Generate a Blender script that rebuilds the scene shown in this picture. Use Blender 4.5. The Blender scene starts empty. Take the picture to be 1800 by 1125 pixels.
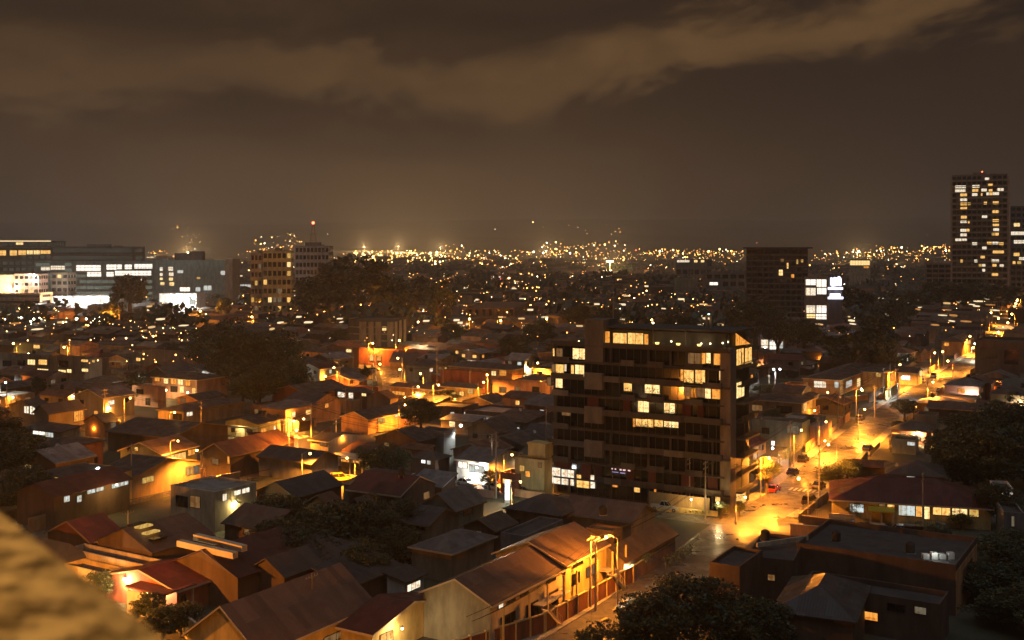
# night view over a hillside town
HAZE = 0.00017
import bpy, bmesh, math, random
import numpy as np
from mathutils import Vector, Matrix

sc = bpy.context.scene
R = math.radians
CH, FP, HY, CX = 46.5, 1950.0, 440.0, 900.0      # eye height, focal length and horizon of the photograph

# ------------------------------------------------------------------ camera
cd = bpy.data.cameras.new('camera'); cam = bpy.data.objects.new('camera', cd)
sc.collection.objects.link(cam)
cam.location = (0, 0, CH); cam.rotation_euler = (R(90), 0, 0)
cd.sensor_width = 36; cd.lens = 39.0; cd.shift_y = -0.068
cd.clip_start = 0.05; cd.clip_end = 60000
cd.dof.use_dof = True; cd.dof.focus_distance = 260; cd.dof.aperture_fstop = 3.4
sc.camera = cam
sc.view_settings.view_transform = 'Standard'; sc.view_settings.look = 'None'
sc.view_settings.exposure = 0.0; sc.view_settings.gamma = 1.0
cy = sc.cycles
cy.max_bounces = 3; cy.diffuse_bounces = 2; cy.glossy_bounces = 2; cy.transmission_bounces = 2
cy.transparent_max_bounces = 4; cy.volume_bounces = 0
cy.use_denoising = True; cy.sample_clamp_indirect = 2.0; cy.sample_clamp_direct = 0
cy.use_light_tree = True; cy.caustics_reflective = False; cy.caustics_refractive = False

# ------------------------------------------------------------------ node helpers
def nt_new(m):
    m.use_nodes = True; nt = m.node_tree; nt.nodes.clear(); return nt
def N(nt, t, **kw):
    n = nt.nodes.new(t)
    for k, v in kw.items():
        if k.startswith('i_'):
            key = k[2:]
            key = int(key) if key.isdigit() else key.replace('_', ' ')
            n.inputs[key].default_value = v
        else: setattr(n, k, v)
    return n
def L(nt, a, b): nt.links.new(a, b)
def math_n(nt, op, a, b=None, c=None, clamp=False):
    n = nt.nodes.new('ShaderNodeMath'); n.operation = op; n.use_clamp = clamp
    for i, v in enumerate((a, b, c)):
        if v is None: continue
        if isinstance(v, (int, float)): n.inputs[i].default_value = v
        else: L(nt, v, n.inputs[i])
    return n.outputs[0]
def ramp(nt, fac, stops, interp='LINEAR'):
    n = nt.nodes.new('ShaderNodeValToRGB'); cr = n.color_ramp; cr.interpolation = interp
    while len(cr.elements) < len(stops): cr.elements.new(0.5)
    for e, (p, c) in zip(cr.elements, stops):
        e.position = p; e.color = (c[0], c[1], c[2], 1) if not isinstance(c, (int, float)) else (c, c, c, 1)
    if fac is not None: L(nt, fac, n.inputs[0])
    return n.outputs[0]
def mixc(nt, f, a, b, mode='MIX'):
    n = nt.nodes.new('ShaderNodeMix'); n.data_type = 'RGBA'; n.blend_type = mode
    for s, v in ((0, f), (6, a), (7, b)):
        if isinstance(v, (int, float)): n.inputs[s].default_value = v
        elif isinstance(v, tuple): n.inputs[s].default_value = (v[0], v[1], v[2], 1)
        else: L(nt, v, n.inputs[s])
    return n.outputs[2]

# ------------------------------------------------------------------ night sky: city-lit cloud
w = bpy.data.worlds.new('World'); sc.world = w; w.use_nodes = True
nt = w.node_tree; nt.nodes.clear()
tc = N(nt, 'ShaderNodeTexCoord'); sp = N(nt, 'ShaderNodeSeparateXYZ'); L(nt, tc.outputs['Generated'], sp.inputs[0])
az = math_n(nt, 'ARCTAN2', sp.outputs[0], sp.outputs[1])          # 0 straight ahead, + to the right
el = math_n(nt, 'ARCSINE', sp.outputs[2])
mp = N(nt, 'ShaderNodeCombineXYZ'); L(nt, az, mp.inputs[0]); L(nt, math_n(nt, 'MULTIPLY', el, 2.3), mp.inputs[1])
n1 = N(nt, 'ShaderNodeTexNoise', i_Scale=5.0, i_Detail=12.0, i_Roughness=0.60, i_Distortion=0.5); L(nt, mp.outputs[0], n1.inputs['Vector'])
n2 = N(nt, 'ShaderNodeTexNoise', i_Scale=1.6, i_Detail=5.0, i_Roughness=0.5); L(nt, mp.outputs[0], n2.inputs['Vector'])
wob = math_n(nt, 'MULTIPLY', math_n(nt, 'SUBTRACT', n1.outputs[0], 0.5), 0.17)
# lit cloud bank: level to the left, climbing to the upper right
azr = math_n(nt, 'MAXIMUM', az, 0.02)
cen = math_n(nt, 'ADD', math_n(nt, 'MULTIPLY', math_n(nt, 'SUBTRACT', azr, 0.02), 0.17), 0.150)
d1 = math_n(nt, 'ABSOLUTE', math_n(nt, 'ADD', math_n(nt, 'SUBTRACT', el, cen), wob))
band = N(nt, 'ShaderNodeMapRange', interpolation_type='SMOOTHSTEP'); L(nt, d1, band.inputs[0])
band.inputs[1].default_value = 0.038; band.inputs[2].default_value = 0.006; band.inputs[3].default_value = 0; band.inputs[4].default_value = 1
n4 = N(nt, 'ShaderNodeTexNoise', i_Scale=11.0, i_Detail=8.0, i_Roughness=0.62, i_Distortion=0.8); L(nt, mp.outputs[0], n4.inputs['Vector'])
gap = math_n(nt, 'MULTIPLY', ramp(nt, n2.outputs[0], [(0.34, 0.55), (0.56, 1.0)]), ramp(nt, n4.outputs[0], [(0.28, 0.62), (0.62, 1.0)]))
lf_ = N(nt, 'ShaderNodeMapRange'); L(nt, az, lf_.inputs[0]); lf_.inputs[1].default_value = -0.42; lf_.inputs[2].default_value = -0.02; lf_.inputs[3].default_value = 0.45; lf_.inputs[4].default_value = 1.0
bandv = math_n(nt, 'MULTIPLY', math_n(nt, 'MULTIPLY', band.outputs[0], gap), lf_.outputs[0])
patch = ramp(nt, n1.outputs[0], [(0.44, 0.0), (0.62, 1.0)])
leftm = N(nt, 'ShaderNodeMapRange'); L(nt, az, leftm.inputs[0]); leftm.inputs[1].default_value = 0.30; leftm.inputs[2].default_value = -0.45; leftm.inputs[3].default_value = 0.25; leftm.inputs[4].default_value = 1
base = mixc(nt, math_n(nt, 'MULTIPLY', leftm.outputs[0], 0.55), (0.0190, 0.0115, 0.0085), (0.052, 0.027, 0.011))
c1 = mixc(nt, math_n(nt, 'MULTIPLY', math_n(nt, 'MULTIPLY', patch, leftm.outputs[0]), 0.55), base, (0.105, 0.056, 0.024))
c2 = mixc(nt, math_n(nt, 'MULTIPLY', bandv, 0.92), c1, (0.235, 0.122, 0.045))
# glow of the town low over the horizon
ea = math_n(nt, 'MAXIMUM', el, 0.0)
gl = math_n(nt, 'EXPONENT', math_n(nt, 'MULTIPLY', ea, -17.0))
ga = math_n(nt, 'EXPONENT', math_n(nt, 'MULTIPLY', math_n(nt, 'POWER', math_n(nt, 'MULTIPLY', math_n(nt, 'ADD', az, 0.12), 4.6), 2.0), -1.0))
gs = math_n(nt, 'MULTIPLY', gl, math_n(nt, 'ADD', math_n(nt, 'MULTIPLY', ga, 1.5), 0.55))
glowc = mixc(nt, 1.0, (0.075, 0.044, 0.020), (0, 0, 0), 'ADD')
gm = N(nt, 'ShaderNodeVectorMath', operation='SCALE'); L(nt, glowc, gm.inputs[0]); L(nt, gs, gm.inputs['Scale'])
ad = N(nt, 'ShaderNodeVectorMath', operation='ADD'); L(nt, c2, ad.inputs[0]); L(nt, gm.outputs[0], ad.inputs[1])
bg = N(nt, 'ShaderNodeBackground'); L(nt, ad.outputs[0], bg.inputs[0]); bg.inputs[1].default_value = 0.66
wo = N(nt, 'ShaderNodeOutputWorld'); L(nt, bg.outputs[0], wo.inputs[0])

# ------------------------------------------------------------------ one very soft, weak overhead light: added to lift the dark surfaces
sl = bpy.data.lights.new('dark_lift_light', 'SUN'); sl.energy = 0.46; sl.angle = R(70); sl.color = (.74, .82, .95)
so = bpy.data.objects.new('dark_lift_light', sl); sc.collection.objects.link(so)
so.rotation_euler = (R(12), R(5), R(-20))
sl.volume_factor = 1.0 if hasattr(sl, 'volume_factor') else 1.0

# ------------------------------------------------------------------ places: from the photograph's sight lines to metres on the ground
def P(px, py, h=0.0):
    D = (CH - h) * FP / (py - HY)
    return Vector(((px - CX) / FP * D, D, h))
def atD(px, D, z=0.0): return Vector(((px - CX) / FP * D, D, z))
def zat(py, D): return CH - (py - HY) * D / FP
def topx(p): return (CX + FP * p[0] / p[1], HY + (CH - p[2]) * FP / p[1])

# ------------------------------------------------------------------ objects
COL = sc.collection
class MB:
    def __init__(s): s.v = []; s.f = []; s.m = []
    def quad(s, a, b, c, d, m=0):
        n = len(s.v); s.v += [tuple(a), tuple(b), tuple(c), tuple(d)]; s.f.append((n, n+1, n+2, n+3)); s.m.append(m)
    def tri(s, a, b, c, m=0):
        n = len(s.v); s.v += [tuple(a), tuple(b), tuple(c)]; s.f.append((n, n+1, n+2)); s.m.append(m)
    def box(s, x0, y0, z0, x1, y1, z1, m=0):
        if x0 > x1: x0, x1 = x1, x0
        if y0 > y1: y0, y1 = y1, y0
        if z0 > z1: z0, z1 = z1, z0
        n = len(s.v)
        s.v += [(x0,y0,z0),(x1,y0,z0),(x1,y1,z0),(x0,y1,z0),(x0,y0,z1),(x1,y0,z1),(x1,y1,z1),(x0,y1,z1)]
        for f in ((0,3,2,1),(4,5,6,7),(0,1,5,4),(1,2,6,5),(2,3,7,6),(3,0,4,7)):
            s.f.append(tuple(n+i for i in f)); s.m.append(m)
    def prism(s, pts, z0, z1, m=0):      # plan polygon (ccw) extruded
        n = len(s.v); k = len(pts)
        s.v += [(p[0], p[1], z0) for p in pts] + [(p[0], p[1], z1) for p in pts]
        s.f.append(tuple(n+i for i in reversed(range(k)))); s.m.append(m)
        s.f.append(tuple(n+k+i for i in range(k))); s.m.append(m)
        for i in range(k):
            j = (i+1) % k; s.f.append((n+i, n+j, n+k+j, n+k+i)); s.m.append(m)
    def prof(s, pts, x0, x1, m=0, axis='x'):   # profile in (y,z) extruded along x, or in (x,z) along y
        n = len(s.v); k = len(pts)
        for e in (x0, x1):
            for p in pts: s.v.append((e, p[0], p[1]) if axis == 'x' else (p[0], e, p[1]))
        s.f.append(tuple(n+i for i in reversed(range(k)))); s.m.append(m)
        s.f.append(tuple(n+k+i for i in range(k))); s.m.append(m)
        for i in range(k):
            j = (i+1) % k; s.f.append((n+i, n+j, n+k+j, n+k+i)); s.m.append(m)
    def tube(s, a, b, r0, r1=None, n=6, m=0, caps=True):
        a = Vector(a); b = Vector(b); r1 = r0 if r1 is None else r1
        d = (b - a).normalized(); u = d.orthogonal().normalized(); w_ = d.cross(u)
        k = len(s.v)
        for c, r in ((a, r0), (b, r1)):
            for i in range(n):
                t = 2*math.pi*i/n; s.v.append(tuple(c + u*math.cos(t)*r + w_*math.sin(t)*r))
        for i in range(n):
            j = (i+1) % n; s.f.append((k+i, k+j, k+n+j, k+n+i)); s.m.append(m)
        if caps:
            s.f.append(tuple(k+i for i in reversed(range(n)))); s.m.append(m)
            s.f.append(tuple(k+n+i for i in range(n))); s.m.append(m)
    def ball(s, c, r, m=0, n=8, k=5, sq=1.0):
        b0 = len(s.v)
        s.v.append((c[0], c[1], c[2]-r*sq))
        for i in range(1, k):
            t = -math.pi/2 + math.pi*i/k
            for j in range(n):
                a = 2*math.pi*j/n; s.v.append((c[0]+r*math.cos(t)*math.cos(a), c[1]+r*math.cos(t)*math.sin(a), c[2]+r*sq*math.sin(t)))
        s.v.append((c[0], c[1], c[2]+r*sq)); e = len(s.v)-1
        for j in range(n): s.f.append((b0, b0+1+(j+1)%n, b0+1+j)); s.m.append(m)
        for i in range(k-2):
            for j in range(n):
                q = b0+1+i*n; s.f.append((q+j, q+(j+1)%n, q+n+(j+1)%n, q+n+j)); s.m.append(m)
        q = b0+1+(k-2)*n
        for j in range(n): s.f.append((q+j, q+(j+1)%n, e)); s.m.append(m)
    def build(s, name, mats, parent=None, smooth=False, label=None):
        me = bpy.data.meshes.new(name); me.from_pydata(s.v, [], s.f)
        if not isinstance(mats, (list, tuple)): mats = [mats]
        for m in mats: me.materials.append(m)
        if len(mats) > 1: me.polygons.foreach_set('material_index', s.m)
        if smooth: me.polygons.foreach_set('use_smooth', [True]*len(s.f))
        me.update()
        o = bpy.data.objects.new(name, me); COL.objects.link(o)
        if parent is not None: o.parent = parent
        if label: o['label'] = label
        return o
def tag(o, label=None, cat=None, group=None, kind=None):
    if label: o['label'] = label
    if cat: o['category'] = cat
    if group: o['group'] = group
    if kind: o['kind'] = kind
    return o
def empty(name, loc, rz=0.0):
    o = bpy.data.objects.new(name, None); COL.objects.link(o); o.location = loc; o.rotation_euler = (0, 0, rz)
    o.empty_display_size = 0.5
    return o
def copy_tree(o, parent=None):
    c = o.copy(); COL.objects.link(c); c.parent = parent
    for ch in list(o.children): copy_tree(ch, c)
    return c
# ------------------------------------------------------------------ materials
MATS = {}
def bsdf(nt, **kw):
    b = N(nt, 'ShaderNodeBsdfPrincipled'); o = N(nt, 'ShaderNodeOutputMaterial'); L(nt, b.outputs[0], o.inputs[0])
    for k, v in kw.items(): b.inputs[k.replace('_', ' ')].default_value = v
    return b
def wall_mat(name, c, rough=0.85, scale=0.5, var=0.25, bump=0.1):
    if name in MATS: return MATS[name]
    m = bpy.data.materials.new(name); nt = nt_new(m); b = bsdf(nt, Roughness=rough)
    tc = N(nt, 'ShaderNodeTexCoord')
    mpn = N(nt, 'ShaderNodeMapping'); L(nt, tc.outputs['Object'], mpn.inputs[0]); mpn.inputs['Scale'].default_value = (1, 1, 0.35)
    n = N(nt, 'ShaderNodeTexNoise', i_Scale=scale, i_Detail=8.0, i_Roughness=0.65); L(nt, mpn.outputs[0], n.inputs['Vector'])
    f = ramp(nt, n.outputs[0], [(0.36, 0.0), (0.62, 1.0)])
    lo = tuple(x*(1-var*1.5) for x in c); hi = tuple(min(1, x*(1+var*0.5)) for x in c)
    L(nt, mixc(nt, f, lo, hi), b.inputs['Base Color'])
    n3 = N(nt, 'ShaderNodeTexNoise', i_Scale=9.0, i_Detail=4.0); L(nt, tc.outputs['Object'], n3.inputs['Vector'])
    bp = N(nt, 'ShaderNodeBump', i_Strength=bump, i_Distance=0.05); L(nt, n3.outputs[0], bp.inputs['Height']); L(nt, bp.outputs[0], b.inputs['Normal'])
    MATS[name] = m; return m
def roof_mat(name, c, axis='x', pitch=0.35, rough=0.42, tile=False, rust=(0.09, 0.045, 0.025)):
    key = name + axis
    if key in MATS: return MATS[key]
    m = bpy.data.materials.new(name); nt = nt_new(m); b = bsdf(nt, Roughness=rough)
    tc = N(nt, 'ShaderNodeTexCoord'); sp = N(nt, 'ShaderNodeSeparateXYZ'); L(nt, tc.outputs['Object'], sp.inputs[0])
    co = sp.outputs[0 if axis == 'x' else 1]; cc = sp.outputs[1 if axis == 'x' else 0]
    wv = math_n(nt, 'SINE', math_n(nt, 'MULTIPLY', co, 2*math.pi/pitch))
    n = N(nt, 'ShaderNodeTexNoise', i_Scale=0.45, i_Detail=9.0, i_Roughness=0.7); L(nt, tc.outputs['Object'], n.inputs['Vector'])
    # sheets of slightly different age, with laps
    cb = N(nt, 'ShaderNodeCombineXYZ'); L(nt, math_n(nt, 'FLOOR', math_n(nt, 'MULTIPLY', co, 1/1.05)), cb.inputs[0]); L(nt, math_n(nt, 'FLOOR', math_n(nt, 'MULTIPLY', cc, 1/2.9)), cb.inputs[1])
    wn = N(nt, 'ShaderNodeTexWhiteNoise'); L(nt, cb.outputs[0], wn.inputs['Vector'])
    hi = tuple(min(1, x*1.28) for x in c); lo = tuple(x*0.72 for x in c)
    c1 = mixc(nt, wn.outputs[0], lo, hi)
    c2 = mixc(nt, ramp(nt, n.outputs[0], [(0.50, 0.0), (0.68, 0.75)]), c1, rust)
    L(nt, c2, b.inputs['Base Color'])
    L(nt, ramp(nt, n.outputs[0], [(0.35, rough-0.14), (0.65, min(1, rough+0.25))]), b.inputs['Roughness'])
    b.inputs['Metallic'].default_value = 0.0
    lap = math_n(nt, 'PINGPONG', cc, 1.45)
    hgt = math_n(nt, 'ADD', math_n(nt, 'MULTIPLY', wv, 0.5), math_n(nt, 'MULTIPLY', math_n(nt, 'LESS_THAN', lap, 0.05), 0.8))
    bp = N(nt, 'ShaderNodeBump', i_Strength=0.45, i_Distance=0.04); L(nt, hgt, bp.inputs['Height']); L(nt, bp.outputs[0], b.inputs['Normal'])
    MATS[key] = m; return m
def plain(name, c, rough=0.6, metal=0.0, var=0.15, scale=1.5):
    if name in MATS: return MATS[name]
    m = bpy.data.materials.new(name); nt = nt_new(m); b = bsdf(nt, Roughness=rough, Metallic=metal)
    tc = N(nt, 'ShaderNodeTexCoord'); n = N(nt, 'ShaderNodeTexNoise', i_Scale=scale, i_Detail=4.0); L(nt, tc.outputs['Object'], n.inputs['Vector'])
    L(nt, mixc(nt, n.outputs[0], tuple(x*(1-var) for x in c), tuple(min(1, x*(1+var)) for x in c)), b.inputs['Base Color'])
    MATS[name] = m; return m
def emis(name, c, s, inner=None, nosample=True):
    """a thing that gives off light; inner: a lit room behind glass with curtains and furniture"""
    if name in MATS: return MATS[name]
    m = bpy.data.materials.new(name); nt = nt_new(m)
    e = N(nt, 'ShaderNodeEmission'); o = N(nt, 'ShaderNodeOutputMaterial'); L(nt, e.outputs[0], o.inputs[0]); e.inputs[1].default_value = s
    if inner is None: e.inputs[0].default_value = (*c, 1)
    else:
        tc = N(nt, 'ShaderNodeTexCoord'); sp = N(nt, 'ShaderNodeSeparateXYZ'); L(nt, tc.outputs['Object'], sp.inputs[0])
        hx = math_n(nt, 'ADD', sp.outputs[0], sp.outputs[1])
        cb = N(nt, 'ShaderNodeCombineXYZ'); L(nt, hx, cb.inputs[0])
        n = N(nt, 'ShaderNodeTexNoise', i_Scale=1.1, i_Detail=3.0, i_Roughness=0.7); L(nt, cb.outputs[0], n.inputs['Vector'])     # curtain folds
        cb2 = N(nt, 'ShaderNodeCombineXYZ'); L(nt, hx, cb2.inputs[0]); L(nt, sp.outputs[2], cb2.inputs[1])
        n2 = N(nt, 'ShaderNodeTexNoise', i_Scale=inner, i_Detail=5.0, i_Roughness=0.6); L(nt, cb2.outputs[0], n2.inputs['Vector'])  # things in the room
        f1 = ramp(nt, n.outputs[0], [(0.40, 0.35), (0.54, 1.0)])
        f2 = ramp(nt, n2.outputs[0], [(0.38, 0.12), (0.50, 1.0)])
        mm = math_n(nt, 'MULTIPLY', f1, f2)
        L(nt, mixc(nt, mm, (c[0]*0.55, c[1]*0.32, c[2]*0.14), c), e.inputs[0])
    if nosample: m.cycles.emission_sampling = 'NONE'
    MATS[name] = m; return m
def leaf_mat(name, c1, c2):
    if name in MATS: return MATS[name]
    m = bpy.data.materials.new(name); nt = nt_new(m); b = bsdf(nt, Roughness=0.55)
    g = N(nt, 'ShaderNodeNewGeometry'); L(nt, mixc(nt, g.outputs['Random Per Island'], c1, c2), b.inputs['Base Color'])
    MATS[name] = m; return m

# walls
W = {}
for k, c in dict(cream=(.62,.52,.36), tan=(.30,.235,.16), white=(.72,.70,.64), grey=(.22,.215,.205), green=(.25,.28,.22), orange=(.62,.34,.15),
                 red=(.36,.13,.075), maroon=(.14,.04,.035), brown=(.13,.085,.06), pink=(.42,.25,.18), yellow=(.66,.50,.20), dark=(.075,.068,.062),
                 concrete=(.30,.27,.235), brick=(.30,.12,.07), teal=(.20,.30,.28)).items():
    W[k] = wall_mat('wall_paint_' + k, c)
# roofs
RC = dict(brown=(.10,.068,.052), rust=(.15,.07,.04), grey=(.13,.125,.12), dark=(.06,.058,.056), red=(.16,.028,.022), maroon=(.09,.025,.02),
          zinc=(.22,.21,.20), green=(.06,.08,.06))
def RM(k, axis='x'): return roof_mat('corrugated_roof_' + k, RC[k], axis)
glass_dark = plain('dark_window_glass', (.012,.013,.015), 0.08)
frame_dark = plain('window_frame_dark', (.035,.032,.03), 0.5)
frame_white = plain('window_frame_white', (.6,.58,.54), 0.5)
concrete = wall_mat('bare_concrete', (.30,.27,.23))
metal_grey = plain('galvanised_metal', (.30,.29,.27), 0.45, 0.3)
metal_dark = plain('dark_metal', (.05,.048,.045), 0.5)
wood_pole = plain('weathered_pole', (.20,.16,.12), 0.85)
conc_pole = plain('concrete_pole', (.36,.32,.27), 0.85)
bark = plain('bark', (.10,.075,.05), 0.9)
rubber = plain('tyre_rubber', (.02,.02,.02), 0.8)
fascia_cream = wall_mat('cream_fascia', (.66,.55,.36), var=.12)
E = dict(
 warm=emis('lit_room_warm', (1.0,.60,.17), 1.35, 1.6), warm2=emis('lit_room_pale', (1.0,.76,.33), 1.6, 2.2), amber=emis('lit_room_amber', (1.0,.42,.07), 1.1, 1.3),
 white=emis('lit_room_white', (1.0,.93,.74), 1.25, 1.4), cool=emis('lit_room_cool', (.78,.90,.88), .9, 1.6), dim=emis('lit_room_dim', (.62,.34,.13), .35, 1.2),
 dimw=emis('lit_room_dim_pale', (.50,.44,.30), .30, 1.2), hot=emis('lit_shop_white', (1.0,.97,.90), 1.8, 2.5), teal=emis('lit_glass_teal', (.30,.40,.34), .38, 1.0),
 tealdim=emis('lit_glass_teal_dim', (.20,.27,.22), .13, 1.0), dimy=emis('lit_room_yellow', (.95,.62,.16), .75, 1.4))
SODIUM = (1.0, .31, .028); WARMW = (1.0, .68, .32); COOLW = (.93, 1.0, .95)
bulb_sod = emis('sodium_bulb', (1.0,.48,.09), 40); bulb_wht = emis('white_bulb', (.95,1.0,.97), 26); bulb_wrm = emis('warm_bulb', (1.0,.78,.40), 18)
bulb_red = emis('red_beacon', (1.0,.12,.05), 9)
LEAF = dict(dark=leaf_mat('leaves_dark', (.022,.034,.014), (.046,.062,.024)), mid=leaf_mat('leaves_mid', (.04,.06,.018), (.10,.11,.035)), lit=leaf_mat('leaves_lit_tone', (.09,.11,.03), (.20,.18,.06)))  # palest set puts the lamp light on lit trees into the leaf colour

# ground, road, paving
def ground_mat():
    m = bpy.data.materials.new('town_ground'); nt = nt_new(m); b = bsdf(nt, Roughness=.9)
    tc = N(nt, 'ShaderNodeTexCoord')
    n = N(nt, 'ShaderNodeTexNoise', i_Scale=.06, i_Detail=6.0); L(nt, tc.outputs['Object'], n.inputs['Vector'])
    n2 = N(nt, 'ShaderNodeTexNoise', i_Scale=.9, i_Detail=8.0, i_Roughness=.7); L(nt, tc.outputs['Object'], n2.inputs['Vector'])
    a = mixc(nt, n2.outputs[0], (.05,.048,.032), (.13,.115,.09)); g = mixc(nt, n2.outputs[0], (.03,.04,.018), (.07,.075,.035))
    L(nt, mixc(nt, ramp(nt, n.outputs[0], [(.42, 0.), (.55, 1.)]), a, g), b.inputs['Base Color'])
    return m
def asphalt_mat():
    m = bpy.data.materials.new('wet_asphalt'); nt = nt_new(m); b = bsdf(nt)
    tc = N(nt, 'ShaderNodeTexCoord')
    n = N(nt, 'ShaderNodeTexNoise', i_Scale=.22, i_Detail=7.0, i_Roughness=.65, i_Distortion=.6); L(nt, tc.outputs['Object'], n.inputs['Vector'])
    n2 = N(nt, 'ShaderNodeTexNoise', i_Scale=2.5, i_Detail=8.0, i_Roughness=.75); L(nt, tc.outputs['Object'], n2.inputs['Vector'])
    v = N(nt, 'ShaderNodeTexVoronoi', feature='DISTANCE_TO_EDGE', i_Scale=.16); L(nt, tc.outputs['Object'], v.inputs['Vector'])
    base = mixc(nt, n2.outputs[0], (.065,.062,.056), (.14,.13,.115))
    base = mixc(nt, ramp(nt, n.outputs[0], [(.42, 0.), (.6, .55)]), base, (.028,.027,.026))
    base = mixc(nt, ramp(nt, v.outputs[0], [(0.0, .7), (.012, 0.)]), base, (.015,.015,.015))
    L(nt, base, b.inputs['Base Color'])
    L(nt, ramp(nt, n.outputs[0], [(.36, .20), (.58, .62)]), b.inputs['Roughness'])
    bp = N(nt, 'ShaderNodeBump', i_Strength=.25, i_Distance=.03); L(nt, n2.outputs[0], bp.inputs['Height']); L(nt, bp.outputs[0], b.inputs['Normal'])
    return m
ground_m = ground_mat(); asphalt = asphalt_mat()
pave_m = wall_mat('pavement_concrete', (.26,.24,.20), .7, 1.2, .3)
kerb_m = wall_mat('kerb_concrete', (.36,.32,.26), .8, 1.2, .2)
yellow_m = plain('yellow_road_paint', (.60,.42,.06), .6); white_m = plain('white_road_paint', (.62,.60,.54), .6)
# ------------------------------------------------------------------ ground, hills, roads
def hill_z(x, y):
    d = math.hypot(x, y); 
    if d < 2300: return 0.0
    t = (d - 2300) / 1000.0
    a = math.atan2(x, y)
    k = 1.0 + .22*math.sin(a*5.0 + .6) + .12*math.sin(a*13.0 + 2) 
    z = 3.1*t*t*k + 9*t
    z += (14*math.sin(x*.0016 + 1) * math.sin(y*.0013) + 9*math.sin(x*.0041 + y*.0023)) * min(1, t*.5)
    return min(z, 345 + 12*math.sin(a*9))
mb = MB(); rs = []
r = 2300.0
while r < 12500: rs.append(r); r *= 1.045
na = 90; a0, a1 = R(-42), R(42)
for r in rs:
    for j in range(na+1):
        a = a0 + (a1-a0)*j/na; x, y = r*math.sin(a), r*math.cos(a); mb.v.append((x, y, hill_z(x, y) - .5))
for i in range(len(rs)-1):
    for j in range(na):
        q = i*(na+1)+j; mb.f.append((q, q+1, q+na+2, q+na+1)); mb.m.append(0)
hills = mb.build('hills', wall_mat('hill_scrub', (.045,.05,.03), .95, .004, .4, 0), smooth=True); tag(hills, kind='structure')
mb = MB(); mb.quad((-9000, -400, -.02), (9000, -400, -.02), (9000, 12000, -.02), (-9000, 12000, -.02))
tag(mb.build('ground', ground_m), kind='structure')

def strip(name, pts, wdt, z, mat, kind='structure', closed_caps=True, thick=None, off=0.0):
    mb = MB(); ps = [Vector((p[0], p[1])) for p in pts]; lft, rgt = [], []
    for i, p in enumerate(ps):
        d = (ps[min(i+1, len(ps)-1)] - ps[max(i-1, 0)]).normalized(); nrm = Vector((d.y, -d.x))
        c = p + nrm*off
        lft.append(c - nrm*wdt/2); rgt.append(c + nrm*wdt/2)
    for i in range(len(ps)-1):
        a, b, c, d = lft[i], rgt[i], rgt[i+1], lft[i+1]
        if thick:
            n = len(mb.v)
            for q in (a, b, c, d): mb.v.append((q.x, q.y, 0))
            for q in (a, b, c, d): mb.v.append((q.x, q.y, z))
            for f in ((4,5,6,7),(0,1,5,4),(1,2,6,5),(2,3,7,6),(3,0,4,7)): mb.f.append(tuple(n+k for k in f)); mb.m.append(0)
        else: mb.quad((*a, z), (*b, z), (*c, z), (*d, z))
    o = mb.build(name, mat); 
    if kind: o['kind'] = kind
    return o
def smooth_pts(pts, it=2):
    for _ in range(it):
        q = [pts[0]]
        for a, b in zip(pts, pts[1:]):
            q += [(a[0]*.75+b[0]*.25, a[1]*.75+b[1]*.25), (a[0]*.25+b[0]*.75, a[1]*.25+b[1]*.75)]
        q.append(pts[-1]); pts = q
    return pts
ROADS = []
def road(pts, wdt, z, name='road'):
    pts = smooth_pts(pts); ROADS.append((pts, wdt)); return strip(name, pts, wdt, z, asphalt)
main_st = [(-14,92),(2,121),(17.2,146),(28,167),(38,187),(54,211),(85,275),(125,349),(186,453),(250,570),(330,740),(420,930)]
cross_st = [(150,152),(110,165),(78,176),(60,182),(38,189),(15,204),(-9,220),(-45,243),(-100,284),(-180,340),(-300,425)]
mid_st = [(-45,243),(-40,290),(-37,352),(-48,430),(-62,520),(-70,640)]
back_st = [(60,300),(20,320),(-37,352),(-100,392),(-190,450),(-330,540)]
west_st = [(-45,243),(-66,214),(-88,180),(-104,150)]
side_st = [(100,303),(70,322),(40,345),(-37,352)]
far_st = [(240,552),(120,590),(0,610),(-62,600),(-200,640),(-420,700)]
road(main_st, 9.2, .012); road(cross_st, 7.0, .008); road(mid_st, 6.5, .004); road(back_st, 6.5, .006); road(west_st, 6.0, .010); road(side_st, 6.5, .014); road(far_st, 8, .005)
# pavements with raised kerbs along the main street
def on_off(pts, a, b): return [p for p in smooth_pts(pts) if a <= p[1] <= b]
strip('pavement', on_off(main_st, 92, 172), 1.9, .14, pave_m, thick=True, off=-5.6)
strip('pavement', on_off(main_st, 196, 292), 2.0, .14, pave_m, thick=True, off=-5.7)
strip('pavement', on_off(main_st, 306, 560), 2.0, .14, pave_m, thick=True, off=-5.7)
strip('pavement', on_off(main_st, 196, 560), 1.8, .14, pave_m, thick=True, off=5.6)
strip('kerb', on_off(main_st, 92, 172), .18, .15, kerb_m, thick=True, off=-4.55)
strip('kerb', on_off(main_st, 196, 292), .18, .15, kerb_m, thick=True, off=-4.6)
strip('kerb', on_off(main_st, 306, 560), .18, .15, kerb_m, thick=True, off=-4.6)
strip('kerb', on_off(main_st, 196, 560), .18, .15, kerb_m, thick=True, off=4.6)
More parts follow.
